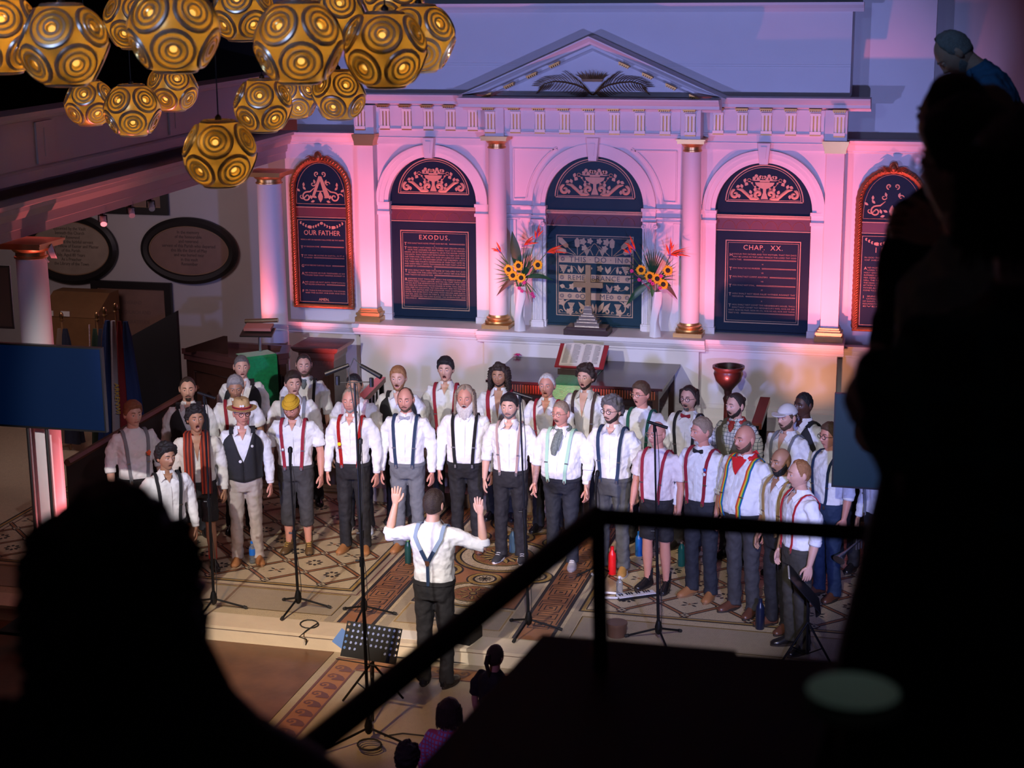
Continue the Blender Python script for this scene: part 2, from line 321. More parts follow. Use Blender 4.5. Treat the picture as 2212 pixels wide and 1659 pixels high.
T.prism([(-1.5, 4.52), (0, 5.12), (1.5, 4.52)], -.08, .1)
T.build('trim_3', WHITE, smooth=False, **STR)
def archband(name, c, r0, r1, y0, z=3.16):
    A = MB(); n = 40
    for a, b2, yy in ((r0, r0+(r1-r0)*.35, y0*.5), (r0+(r1-r0)*.35, r0+(r1-r0)*.75, y0*.8), (r0+(r1-r0)*.75, r1, y0)):
        A.loft([[(c-rad*cos(pi*i/n), y, z+rad*sin(pi*i/n)) for rad, y in ((a, .12), (b2, .12), (b2, yy), (a, yy))] for i in range(n+1)])
    return A
for i, (c, r, x0, x1) in enumerate(ARCH):
    A = archband('', c, r, r+.155, -.07 if i != 1 else -.04)
    A.prism([(c-.075, 3.99 if i != 1 else 4.02), (c+.075, 3.99 if i != 1 else 4.02), (c+.05, 3.74), (c-.05, 3.74)], -.16 if i != 1 else -.12, 0)
    A.prism([(c-.035, 3.95), (c+.035, 3.95), (c+.02, 3.80), (c-.02, 3.80)], -.17 if i != 1 else -.13, -.1)
    for s_ in (-1, 1):      # imposts
        xa, xb = sorted((c+s_*(r-.01), c+s_*(r+.155)))
        A.box(xa-.01, xb+.01, -.06, .05, 3.12, 3.16); A.box(xa, xb, -.035, .05, 3.04, 3.12); A.box(xa-.01, xb+.01, -.06, .05, 3.0, 3.04)
        A.box(xa, xb, -.02, .05, 1.62, 3.0); A.box(xa-.01, xb+.01, -.045, .05, 1.6, 1.70)
    A.build('trim_%d' % (4+i), WHITE, smooth=False, **STR)
T = MB()    # raised panels beside the centre arch
for s_ in (-1, 1):
    P = [(s_*1.03, 3.86), (s_*1.03, 3.24), (s_*.88, 3.24)]+[(s_*x, z) for x, z in arc(0, 3.16, .87, .12, 1.0, 14)]+[(s_*.46, 3.86)]
    T.tube([(x, -.004, z) for x, z in P+[P[0]]], .012, 6)
    for z, y in ((3.16, -.05), (3.05, -.05), (3.0, -.03)): T.box(*sorted((s_*.79, s_*1.13)), y, .02, z-.02, z)
    T.box(*sorted((s_*1.0, s_*1.11)), -.022, .02, 1.63, 2.975)
T.build('trim_7', WHITE, smooth=False, **STR)
for s_ in (-1, 1):          # fluted Ionic pilasters
    t = thing('ionic_pilaster', 'white fluted pilaster with scroll capital just %s of the centre painted panel' % ('left' if s_ < 0 else 'right'), 'pilaster', (s_*.715, -.02, 1.62), 0, None)
    P = MB(); n = 6; w = .062; pts = []
    for i in range(n):
        x0 = -w+2*w*i/n; x1 = -w+2*w*(i+1)/n; pts += [(x0, -.05), (x0+.003, -.05), (x0+.006, -.035), (x1-.006, -.035), (x1-.003, -.05)]
    P.prism(pts+[(w, -.05), (w, .02), (-w, .02)], .07, 1.30, 'z'); P.build('fluted_shaft', WHITE, t, smooth=False)
    P = MB(); P.box(-.085, .085, -.07, .02, 0, .07); P.box(-.075, .075, -.06, .02, .07, .09); P.build('base', WHITE, t, smooth=False)
    P = MB(); P.box(-.085, .085, -.07, .02, 1.345, 1.375)
    for e in (-1, 1): P.tube([(e*.075+.026*(1-k/14)*cos(k*.75), -.075, 1.318+.026*(1-k/14)*sin(k*.75)) for k in range(14)], .006, 6); P.prism(arc(e*.075, 1.318, .028, 0, 2*pi, 16)[:-1], -.07, .0)
    P.box(-.07, .07, -.062, .02, 1.30, 1.345); P.build('capital', WHITE, t)
for i, (px, sh) in enumerate(((-2.935, 'left end'), (2.945, 'right end'))):
    t = thing('square_pilaster', 'square white pilaster with gilt cap and base at the %s of the wall' % sh, 'pilaster', (px, -.095, 1.62))
    P = MB(); P.box(-.105, .105, -.07, .085, .16, 2.27); P.build('shaft', WHITE, t, smooth=False)
    P = MB(); P.prism([(-.125, 2.27), (.125, 2.27), (.125, 2.295), (.13, 2.32), (.155, 2.385), (.155, 2.41), (-.155, 2.41), (-.155, 2.385), (-.13, 2.32), (-.125, 2.295)], -.13, .09); P.build('gilt_capital', GOLD, t, smooth=False)
    P = MB()
    for a, z0, z1 in ((.17, 0, .06), (.15, .06, .085), (.16, .085, .115), (.135, .115, .14), (.12, .14, .165)): P.box(-a, a, -a-.01 if 0 else -a+.01, .09, z0, z1)
    P.build('gilt_base', GOLD, t, smooth=False)
def column(loc, r, h, label, cap_z=.14, base=True):
    t = thing('round_column', label, 'column', loc); P = MB(); b0 = .16 if base else 0
    P.lathe([(r*1.02, b0), (r, b0+.05), (r, h*.4), (r*.9, h-cap_z-.02), (r*.9, h-cap_z)], n=40); P.build('shaft', WHITE, t)
    P = MB(); z = h-cap_z; k = r/.12
    P.lathe([(r*.9, z-.02), (r*.99, z-.015), (r*.99, z), (r*.9, z+.005), (r*.9, z+.04), (r*1.0, z+.045), (r*1.15, z+.07), (r*1.25, z+.085)], n=40); s2 = r*1.38
    P.box(-s2, s2, -s2, s2, z+.085, h-.02); P.box(-s2*1.07, s2*1.07, -s2*1.07, s2*1.07, h-.02, h); P.build('gilt_capital', GOLD, t)
    if base:
        P = MB(); s2 = r*1.5; P.box(-s2, s2, -s2, s2, 0, .05)
        P.lathe([(r*1.4, .05), (r*1.48, .07), (r*1.42, .09), (r*1.25, .098), (r*1.2, .105), (r*1.3, .115), (r*1.3, .13), (r*1.1, .14), (r*1.05, .165)], n=40); P.build('gilt_base', GOLD, t)
    return t
column((-1.20, -.17, 1.62), .118, 2.42, 'round white column with gold capital left of the centre arch')
column((1.245, -.17, 1.62), .118, 2.42, 'round white column with gold capital right of the centre arch')
# triglyphs and guttae blocks
TRI = []
t0 = thing('gilded_triglyph', 'x', 'ornament', (0, -.27, 4.1))
P = MB()
for k in (-1, 0, 1): P.box(k*.043-.0125, k*.043+.0125, -.03, 0, .03, .215)
P.box(-.062, .062, -.035, 0, .215, .245); P.box(-.066, .066, -.035, 0, -.005, .03); P.build('white_bars', M('cream_gesso', (.90, .84, .76), .45), t0, smooth=False)
P = MB(); P.box(-.060, .060, -.012, 0, .03, .215); P.box(-.064, .064, -.03, 0, -.022, -.006); P.build('gilt_ground', M('gilt_ground', (.5, .26, .07), .4, .6), t0, smooth=False)
pos = [(k*.3095, -.27 if abs(k) < 4 else -.32, 'along the projecting middle of the frieze') for k in range(-4, 5)]+[(s_*(1.535+.289*i), -.05 if i < 5 else -.17, 'on the %s wing of the frieze' % ('left' if s_ < 0 else 'right')) for s_ in (-1, 1) for i in range(6)]
gd = MB(); gd.box(-.075, .075, -.10, 0, .285, .305)
for k in range(6): gd.box(-.066+k*.024, -.054+k*.024, -.095, -.01, .268, .285)
gt = gd.build('soffit_block', MATS['gilt_ground'], t0, smooth=False); gt.location.y = -.04
ORD = 'first second third fourth fifth sixth seventh eighth ninth tenth eleventh twelfth thirteenth fourteenth fifteenth sixteenth seventeenth eighteenth nineteenth twentieth twenty-first'.split()
for i, (x, y, d) in enumerate(pos):
    t = t0 if i == 0 else copy_tree(t0); t.location = (x, y, 4.10)
    rank = sorted(pos).index((x, y, d)); t['label'] = 'gilded white triglyph tablet on the frieze, %s counted from the left end' % ORD[rank]; t['group'] = 'triglyphs on the frieze'
# raking dentils on the pediment
def dent(name): 
    P = MB(); P.box(-.07, .07, -.05, .05, 0, .018)
    for k in range(5): P.box(-.06+k*.026, -.046+k*.026, -.045, .04, -.02, 0)
    return P
d0 = None; rk = atan2(.73, 1.66)
for s_ in (-1, 1):
    for k in range(4):
        x = s_*(1.28-k*.285); z = 4.50+(1.66-abs(x))*.44-.155*1
        if d0 is None: d0 = o = dent('').build('gilded_bracket_block', MATS['gilt_ground'], smooth=False)
        else: o = d0.copy(); COL.objects.link(o)
        o.location = (x, -.30, z+.02); o.rotation_euler = (0, s_*rk, 0)
        o['category'] = 'ornament'; o['group'] = 'bracket blocks under the %s slope' % ('left' if s_ < 0 else 'right'); o['label'] = 'small gilded bracket block under the %s slope of the pediment, %s up from its foot' % ('left' if s_ < 0 else 'right', ORD[k])
# crown and palm branches
AGED = M('tarnished_gilt', (.16, .08, .03), .45, .5, var=.4, vscale=30)
t = thing('carved_crown', 'dark gilded crown of spikes in the pediment above crossed palm branches', 'ornament', (0, -.10, 4.70)); P = MB()
P.prism([(-.10, 0), (.10, 0), (.115, .03), (-.115, .03)], -.04, 0); 
for k in range(17):
    a = -1+k/8; h = .085-.03*abs(a)+(.015 if k % 2 else -.01)
    P.tube([(a*.10, -.02, .03), (a*.135, -.04, .06), (a*.175, -.05, .03+h)], [.010, .008, .002], 6)
t.scale = (1.18, 1, 1.12); P.build('crown', AGED, t)
for s_ in (-1, 1):
    P = MB(); path = [(s_*(.07-.0), 0), (s_*-.10, .03)]
    st = [(s_*.004, -.045), (s_*.05, -.01), (s_*.10, .03), (s_*.20, .075), (s_*.34, .105), (s_*.48, .115), (s_*.60, .085), (s_*.68, .03)]
    P.tube([(x, -.02, z) for x, z in st], [.010, .012, .012, .011, .010, .008, .006, .003], 6)
    for k in range(22):
        u = .12+.86*k/22; i = min(int(u*7), 6); f = u*7-i; x = st[i][0]*(1-f)+st[i+1][0]*f; z = st[i][1]*(1-f)+st[i+1][1]*f
        tall = exp(-((u-.40)/.07)**2); ln = (.09+.07*sin(pi*u)+.10*tall)*min(1, u/.30)
        for e in (1, -1):
            ang = (1.45-1.35*u if e > 0 else -.60-.5*u); dx = cos(ang)*s_; dz = sin(ang); L2 = ln if e > 0 else .085+.05*sin(pi*u)
            P.tube([(x, -.02, z), (x+dx*L2*.35, -.035, z+dz*L2*.45), (x+dx*L2*.8+s_*.01, -.035, z+dz*L2*.85-.006), (x+dx*L2+s_*.02, -.02, z+dz*L2*.95-.012)], [.005, .011, .008, .002], 5, flat=.5)
    P.build('palm_branch', AGED, None, loc=(0, -.09, 4.585), label='dark gilded palm branch curving to the %s below the crown' % ('left' if s_ < 0 else 'right'), category='ornament')

# ---------------- painted tablets ----------------
RX = (pi/2, 0, 0)
def scroll(P, cx, cz, r, turns, s_, a0, w, y=-.006, out=None):
    n = int(16*turns); pts = []
    for i in range(n+1):
        f = i/n; rr2 = r*(.12+.88*f); a = a0+s_*turns*2*pi*(f-1); pts.append((cx+rr2*cos(a), y, cz+rr2*sin(a)))
    if out: pts += [(x, y, z) for x, z in out]
    R = [w*(.5+.5*min(1, i/8)) for i in range(len(pts))]; R[-1] = w*.3
    P.tube(pts, R, 6, flat=.35, upv=(0, 1, 0))
LC = [0]
def leafp(P, x, z, ang, L, w, y=-.004, n=1):
    LC[0] += 1; y -= .00035*(LC[0] % 7); c, s_ = cos(ang), sin(ang); q = []
    for f, ww in ((0, 0), (.25, .7), (.5, 1), (.75, .6), (1, 0)): q.append((f*L, ww*w))
    pts = [(a, b2) for a, b2 in q]+[(a, -b2) for a, b2 in q[-2:0:-1]]
    P.prism([(x+a*c-b2*s_, z+a*s_+b2*c) for a, b2 in pts], y-.003, y)
def lunette(t, cx, z0, r, mat, k=1.0):
    P = MB()
    for a, b2, yy in ((r, r-.012, -.006), (r-.030, r-.036, -.004)):
        n = 32; P.loft([[(cx-rad*cos(pi*i/n), y, z0+rad*.96*sin(pi*i/n)) for rad, y in ((b2, 0), (a, 0), (a, yy), (b2, yy))] for i in range(n+1)])
        P.box(cx-a, cx+a, yy, 0, z0, z0+(a-b2)) if a == r else P.box(cx-a, cx+a, yy, 0, z0+.022, z0+.028)
    P.build('lunette_border', mat, t, smooth=False)
    P = MB(); s = r/.48
    P.prism([(cx+x*s, z0+z*s) for x, z in ((-.12, .245), (.12, .245), (.105, .21), (.05, .175), (.02, .165), (.018, .12), (.045, .04), (-.045, .04), (-.018, .12), (-.02, .165), (-.05, .175), (-.105, .21))], -.006, 0)
    P.prism([(cx+x*s, z0+z*s) for x, z in ((-.17, .275), (.17, .275), (.13, .262), (.06, .262), (.06, .25), (-.06, .25), (-.06, .262), (-.13, .262))], -.006, 0)
    for i in range(11): P.prism(arc(cx+(-.13+.026*i)*s, z0+(.295+.018*(i % 2)+.01*sin(i*2))*s, .022*s, 0, 2*pi, 7)[:-1], -.007, 0)
    for e in (-1, 1):
        scroll(P, cx+e*.075*s, z0+.10*s, .05*s, 1.1, -e, -pi/2, .020*s, out=[(cx+e*(.10)*s, z0+.045*s), (cx+e*.16*s, z0+.045*s), (cx+e*.22*s, z0+.10*s), (cx+e*.28*s, z0+.15*s), (cx+e*.34*s, z0+.16*s)])
        scroll(P, cx+e*.36*s, z0+.095*s, .055*s, 1.2, e if e > 0 else e, pi/2, .018*s)
        P.tube([(cx+(e*.19+.020*cos(k*.7))*s, -.004, z0+(.27+.020*sin(k*.7))*s) for k in range(9)], .005*s, 5)
        P.tube([(cx+e*x*s, -.004, z0+z*s) for x, z in ((.05, .15), (.12, .18), (.16, .24), (.19, .26))], .004*s, 5)
        for x, z in ((.065, .17), (.115, .19), (.155, .235), (.09, .14)): P.prism(arc(cx+e*x*s, z0+z*s, .012*s, 0, 2*pi, 8)[:-1], -.006, 0)
        for x, z, a in ((.20, .21, .6), (.24, .20, 2.2), (.27, .17, 1.2), (.12, .13, 1.7), (.16, .10, 1.2), (.30, .20, -.4), (.25, .24, 1.9), (.18, .06, 2.4), (.31, .10, -1.6)): leafp(P, cx+e*x*s, z0+z*s, a if e > 0 else pi-a, .055*s, .020*s)
    P.build('gilt_urn_ornament', mat, t)
def frame2(P, x0, x1, z0, z1, w, y=-.006):
    P.box(x0, x1, y, 0, z0, z0+w); P.box(x0, x1, y, 0, z1-w, z1); P.box(x0, x0+w, y, 0, z0+w, z1-w); P.box(x1-w, x1, y, 0, z0+w, z1-w)
def tablet(cx, r, label, mat, center=False):
    t = thing('arched_painted_tablet', label, 'tablet', (cx, .045, 1.66)); w = r+.02
    P = MB(); P.prism([(-w, 0), (w, 0), (w, 1.5)]+arc(0, 1.5, w, 0, pi, 32)+[(-w, 1.5)], 0, .07); P.build('board', mat, t, smooth=False)
    P = MB(); P.box(-w, w, -.02, .02, 1.40, 1.425); P.box(-w, w, -.025, .02, 1.43, 1.445); P.box(-w, w, -.012, .02, 1.245, 1.255); P.build('gilt_bars', GOLDP, t, smooth=False)
    P = MB(); P.box(-w, w, -.003, .02, 1.255, 1.40)
    P.build('maroon_band', MAROON, t, smooth=False)
    P = MB()
    for k in range(6): P.tube([(-.42+k*.17+.08*cos(a*pi/10), -.004, 1.27+.10*sin(a*pi/10)) for a in range(11)], .0025, 4)
    P.build('band_tracery', M('faded_gold_line', (.22, .08, .05), .5), t)
    lunette(t, 0, 1.60, r*.84, GOLDP)
    P = MB(); X = r*.81; frame2(P, -X, X, .10, 1.13, .010); frame2(P, -X+.028, X-.028, .128, 1.102, .004); P.build('gilt_frame', GOLDP, t, smooth=False)
    P = MB(); P.box(-w, w, -.03, .02, -.02, .0); P.build('lower_edge', mat, t, smooth=False)
    return t, X
def para(t, s, z, X, cap=True, size=.026, lead=.034, wid=None):
    """lines of capitals, large initial, run to width"""
    lines = s.split('\n')
    for i, ln in enumerate(lines):
        dots = ln.endswith('~'); ln = ln.rstrip('~'); x0 = -X
        if i == 0 and cap: txt('initial', ln[0], size*2.1, GOLDP, t, (x0, -.003, z-size*.75), align='LEFT'); ln = ln[1:]; x0 += size*1.7
        if i == 1 and cap: x0 += size*1.7
        o = txt('lettering', ln, size, LETT, t, (x0, -.003, z-i*lead), align='LEFT', sx=1)
        wd_ = max([v.co.x for v in o.data.vertices] or [1]); av = X-x0
        if dots:
            P = MB(); k = 0; sc = min(.95, av*.98/wd_); o.scale = (sc, 1, 1); xx = x0+wd_*sc+.02
            if xx < X-.02: P.box(xx, X, -.004, 0, z-i*lead+.002, z-i*lead+.006); P.box(xx, X, -.004, 0, z-i*lead+.011, z-i*lead+.015)
            if P.f: P.build('line_filler', LETT, t, smooth=False)
        else: o.scale = (av/wd_, 1, 1)
    return z-len(lines)*lead
def num(t, s, z, size=.024): txt('numeral', s, size, LETT, t, (0, -.003, z))
t, X = tablet(-2.10, .565, 'arched navy tablet headed EXODUS with closely packed gilt lines', NAVY)
txt('heading', 'EXODUS.', .085, GOLDP, t, (.0, -.004, 1.015), space=1.25)
X -= .05; num(t, 'I', .985); z = para(t, 'THOU SHALT HAVE NONE OTHER GODS BUT ME.~', .955, X)
num(t, 'II', z+.004); z = para(t, 'THOU SHALT NOT MAKE TO THYSELF ANY GRAVEN IMAGE,\nNOR THE LIKENESS OF ANY THING THAT IS IN HEAVEN\nABOVE, OR IN THE EARTH BENEATH, OR IN THE WATER UNDER\nTHE EARTH. THOU SHALT NOT BOW DOWN TO THEM, NOR WOR\nSHIP THEM: FOR I THE LORD THY GOD AM A JEALOUS GOD, AND\nVISIT THE SINS OF THE FATHERS UPON THE CHILDREN, UNTO\nTHE THIRD AND FOURTH GENERATION OF THEM THAT HATE ME,\nAND SHEW MERCY UNTO THOUSANDS IN THEM THAT LOVE ME,\nAND KEEP MY COMMANDMENTS.~', z-.022, X, lead=.0305)
num(t, 'III', z+.002); z = para(t, 'THOU SHALT NOT TAKE THE NAME OF THE LORD THY GOD\nIN VAIN: FOR THE LORD WILL NOT HOLD HIM GUILTLESS\nTHAT TAKETH HIS NAME IN VAIN.~', z-.022, X, lead=.030)
num(t, 'IV', z+.002); z = para(t, 'REMEMBER THAT THOU KEEP HOLY THE SABBATH DAY. SIX\nDAYS SHALT THOU LABOUR, AND DO ALL THAT THOU HAST\nTO DO: BUT THE SEVENTH DAY IS THE SABBATH OF THE LORD\nTHY GOD. IN IT THOU SHALT DO NO MANNER OF WORK, THOU, AND THY\nSON, AND THY DAUGHTER, THY MAN SERVANT, AND THY MAIDSER\nVANT, THY CATTLE AND THE STRANGER THAT IS WITHIN THY\nGATES. FOR IN SIX DAYS THE LORD MADE HEAVEN AND EARTH,\nTHE SEA, AND ALL THAT IN THEM IS, AND RESTED THE SEVENTH\nDAY. WHEREFORE THE LORD BLESSED THE SEVENTH DAY, AND\nHALLOWED IT.~', z-.022, X, lead=.0285, size=.024)
t, X = tablet(2.10, .565, 'arched navy tablet headed CHAP. XX. with widely spaced gilt lines', NAVY)
txt('heading', 'CHAP.  XX.', .085, GOLDP, t, (0, -.004, 1.015), space=1.15)
X -= .05; num(t, 'V', .985); z = para(t, 'HONOUR THY FATHER AND THY MOTHER; THAT THY DAYS\nMAY BE LONG IN THE LAND WHICH THE LORD THY GOD\nGIVETH THEE.~', .95, X)
for n_, s in (('VI', 'THOU SHALT DO NO MURDER.~'), ('VII', 'THOU SHALT NOT COMMIT ADULTERY.~'), ('VIII', 'THOU SHALT NOT STEAL.~'), ('IX', 'THOU SHALT NOT BEAR FALSE WITNESS AGAINST THY\nNEIGHBOUR.~'), ('X', 'THOU SHALT NOT COVET THY NEIGHBOUR\'S HOUSE, THOU\nSHALT NOT COVET THY NEIGHBOUR\'S WIFE, NOR HIS SER\nVANT, NOR HIS MAID, NOR HIS OX, NOR HIS ASS, NOR ANY THING\nTHAT IS HIS.~')):
    num(t, n_, z-.02); z = para(t, s, z-.072, X)
t, X = tablet(0, .61, 'arched teal tablet reading THIS DO IN REMEMBRANCE OF ME behind the brass cross', TEAL)
P = MB()
for z in (.825, .59, .355): P.box(-X+.035, X-.035, -.005, 0, z-.045, z+.045)
P.build('gilt_text_band', GOLDP, t, smooth=False)
INK = M('dark_lettering', (.03, .03, .06), .5)
txt('lettering', 'THIS · DO · IN', .098, INK, t, (.02, -.006, .792), space=1.12); txt('lettering', 'REMEMBRANCE', .090, INK, t, (-.01, -.006, .56), space=1.1); txt('lettering', 'OF    ME', .095, INK, t, (0, -.006, .322), space=1.1)
P = MB()
def star(x, z, r=.028):
    for k in range(8):
        a = k*pi/4; P.prism([(x+r*.3*cos(a-.2), z+r*.3*sin(a-.2)), (x+r*cos(a-.25), z+r*sin(a-.25)), (x+r*cos(a+.25), z+r*sin(a+.25)), (x+r*.3*cos(a+.2), z+r*.3*sin(a+.2))], -.008, -.004)
for x, z in ((.41, .825), (-.41, .825), (-.42, .59), (.42, .59), (-.42, .355), (-.32, .355), (-.22, .355), (.22, .355), (.32, .355), (.42, .355)): star(x, z)
P.build('rosette_marks', INK, t, smooth=False)
P = MB(); RN = random.Random(3)
def vleaf(x, z, r):
    pts = []
    for k in range(20):
        a = k*pi/10; pts.append((x+r*(1 if k % 4 == 0 else .62 if k % 2 == 0 else .8)*cos(a), z+r*(1 if k % 4 == 0 else .62 if k % 2 == 0 else .8)*sin(a)))
    P.prism(pts, -.005, 0)
def grapes(x, z, r):
    for i in range(5):
        for j in range(5-i): P.prism(arc(x+(j-(4-i)/2)*r*.42, z-i*r*.42, r*.23, 0, 2*pi, 6)[:-1], -.006, 0)
def wheat(x, z, a, L):
    c, s_ = cos(a), sin(a); P.tube([(x, -.003, z), (x+c*L*.5, -.003, z+s_*L*.5)], .005, 5)
    q = [(.42, 0), (.5, .028), (.85, .034), (1.0, 0), (.85, -.034), (.5, -.028)]
    P.prism([(x+f*L*c-w*s_, z+f*L*s_+w*c) for f, w in q], -.005, 0)
for e in (-1, 1):
    A_ = lambda a: a if e > 0 else pi-a
    wheat(e*.22, .88, A_(1.55), .22); wheat(e*.24, .88, A_(.75), .32); wheat(e*.26, .88, A_(.32), .25); wheat(e*.5, 0.5, A_(1.5), .0001)
    vleaf(e*.15, 1.05, .05); vleaf(e*.06, 1.06, .042); vleaf(e*.13, .97, .045); grapes(e*.10, .95, .04)
    P.tube([(e*x, -.003, z) for x, z in ((.02, .88), (.06, .96), (.02, 1.02), (0, 1.03))], .005, 5); P.tube([(e*x, -.003, z) for x, z in ((.19, .88), (.12, .94), (.05, 1.0))], .005, 5)
    grapes(e*.40, .74, .05); vleaf(e*.07, .715, .045); vleaf(e*.33, .675, .025); leafp(P, e*.17, .65, A_(1.2), .11, .02); leafp(P, e*.17, .65, A_(1.9), .10, .016); leafp(P, e*.29, .65, A_(1.5), .10, .018); P.tube([(e*x, -.003, z) for x, z in ((.44, .66), (.36, .74), (.26, .73), (.2, .65))], .004, 5)
    vleaf(e*.29, .475, .045); leafp(P, e*.20, .41, A_(2.0), .12, .02); leafp(P, e*.20, .41, A_(1.3), .10, .015); leafp(P, e*.38, .47, A_(.2), .07, .03); vleaf(e*.07, .49, .035); P.tube([(e*x, -.003, z) for x, z in ((.16, .41), (.24, .49), (.34, .44), (.42, .47))], .004, 5)
    for (x, z, r) in ((.42, .27, .052), (.32, .155, .05)): vleaf(e*x, z, r)
    grapes(e*.30, .26, .042); scroll(P, e*.32, .205, .10, 1.0, e, pi/2 if e > 0 else pi/2, .008); leafp(P, e*.05, .15, A_(1.1), .16, .03); leafp(P, e*.10, .15, A_(.9), .17, .028); scroll(P, e*.16, .165, .035, .9, e, pi/2, .010); scroll(P, e*.44, .15, .03, .9, e, 0, .005); scroll(P, e*.23, .15, .02, .9, -e, 0, .005)
    leafp(P, e*.02, .13, pi/2, .14, .02)
P.build('vine_and_wheat_ornament', GOLDP, t)
# framed arched boards in the side bays
def sideboard(cx, label, head, paras, mono):
    t = thing('framed_prayer_board', label, 'tablet', (cx, .03, 1.76)); w = .385; zs = 1.95-w-.03
    P = MB(); P.prism([(-w, 0), (w, 0), (w, zs)]+arc(0, zs, w, 0, pi, 28)+[(-w, zs)], 0, .04); P.build('board', NAVY, t, smooth=False)
    P = MB(); path = [(-w, .0), (-w, zs*.5), (-w, zs)]+arc(0, zs, w, pi, 0, 30)[1:]+[(w, zs*.5), (w, 0)]
    pts = [(x, -.01, z) for x, z in path]; dense = []
    for i in range(len(pts)-1):
        m_ = max(1, int((Vector(pts[i+1])-Vector(pts[i])).length/.03))
        for k in range(m_): dense.append(tuple(Vector(pts[i]).lerp(Vector(pts[i+1]), k/m_)))
    dense.append(pts[-1]); P.tube(dense, [.040+.006*(i % 2) for i in range(len(dense))], 8, flat=.9); P.tube([(-w-.03, -.01, -.01), (w+.03, -.01, -.01)], .03, 8)
    for i, p in enumerate(dense[:-1]): P.tube([p[0:1]+(-.045,)+p[2:], (p[0]+.02, -.05, p[2]+.025)], .008, 5)
    P.build('carved_gilt_frame', M('bronze_gilt', (.26, .09, .035), .4, .6, bump=.4, bscale=70, var=.4, vscale=40), t)
    P = MB(); P.box(-w+.03, w-.03, -.008, 0, 1.29, 1.30); P.box(-w+.03, w-.03, -.008, 0, 1.16, 1.168); frame2(P, -w+.05, w-.05, .04, 1.13, .005)
    n = 24; r = w-.05; P.tube([(-r*cos(pi*i/n), -.005, 1.34+(zs+r-1.34)*sin(pi*i/n)**.8) for i in range(n+1)], .003, 5); P.tube([(-r, -.005, 1.34), (r, -.005, 1.34)], .003, 5)
    for e in (-1, 1):
        for k in range(9):
            f = k/8; x = e*(.30*(1-f)+.02*f); z = 1.09-.055*sin(pi*f); leafp(P, x, z, 2.6 if e > 0 else .5, .03, .009); leafp(P, x, z, -2.4 if e > 0 else -.7, .03, .009)
        P.prism(arc(e*.16, 1.035, .022, 0, 2*pi, 10)[:-1], -.006, 0)
    P.build('gilt_lines', GOLDP, t)
    P = MB(); P.box(-w+.03, w-.03, -.003, 0, 1.17, 1.288); P.build('maroon_band', MAROON, t, smooth=False)
    P = MB()
    for e in (-1, 1):
        scroll(P, e*.19, 1.43, .065, 1.3, e, pi/2, .010, out=[(e*.14, 1.50), (e*.08, 1.55)]); scroll(P, e*.10, 1.60, .035, .9, -e, 0, .007); scroll(P, e*.045, 1.73, .035, 1.1, -e, -pi/2, .008); scroll(P, e*.26, 1.44, .05, .7, -e, 0, .008)
        for x, z, a in ((.05, 1.42, .4), (.12, 1.40, 1.2), (.20, 1.52, .8), (.23, 1.56, 1.6), (.07, 1.60, 1.3), (.28, 1.50, .6), (.08, 1.38, -.3)): leafp(P, e*x, z, a if e > 0 else pi-a, .06, .016)
    if mono: 
        P.prism([(-.15, 1.42), (-.09, 1.42), (0, 1.64), (.06, 1.42), (.16, 1.42), (.16, 1.435), (.13, 1.435), (.02, 1.70), (-.02, 1.70), (-.12, 1.435), (-.15, 1.435)], -.007, 0); P.box(-.08, .08, -.008, 0, 1.50, 1.512)
    leafp(P, 0, 1.36, pi/2, .15, .035); P.build('gilt_scroll_ornament', GOLDP, t)
    P = MB(); P.ball((0, -.05, 1.955), (.045, .04, .055), 14, 10)
    P.ball((0, -.09, 1.95), .012, 8, 6)
    for e in (-1, 1):
        for k in range(5): P.tube([(e*.04, -.04, 1.94-k*.01), (e*(.12-.01*k), -.05, 1.965-k*.014), (e*(.19-.022*k), -.03, 1.94-k*.016)], [.012, .014, .003], 6, flat=.5)
        P.tube([(e*.03, -.03, 1.90), (e*.10, -.03, 1.885), (e*.17, -.03, 1.86)], .012, 6)
    for k in range(14): a = k*pi/13; P.ball((.038*cos(a), -.055, 1.97+.042*sin(a)), .015, 6, 5)
    P.build('winged_cherub_head', MATS['bronze_gilt'], t)
    txt('heading', head, .092, GOLDP, t, (0, -.004, .93), sx=.92); X = .30; z = .86
    for s, cap, gap in paras: z = para(t, s, z, X, cap, .024, .031)-gap
    return t
sideboard(-3.63, 'arched gilt-framed prayer board headed OUR FATHER at far left of the wall', 'OUR FATHER', (('WHICH ART IN HEAVEN HALLOWED BE THY NAME', 0, .06), ('THY KINGDOM COME~', 1, .085), ('THY WILL BE DONE IN EARTH, AS IT IS\nIN HEAVEN~', 1, .07), ('GIVE US THIS DAY OUR DAILY BREAD~', 1, .07), ('AND FORGIVE US OUR TRESPASSES AS WE\nFORGIVE THEM THAT TRESPASS AGAINST US', 1, .06), ('AND LEAD US NOT INTO TEMPTATION\nBUT DELIVER US FROM EVIL~', 1, .05), ('FOR THINE IS THE KINGDOM, THE POWER\nAND THE GLORY, FOR EVER AND EVER', 1, .01)), True)
txt('closing_line', 'AMEN.', .05, GOLDP, [o for o in COL.objects if o.get('label', '').startswith('arched gilt-framed prayer board headed OUR')][0], (0, -.004, .06))
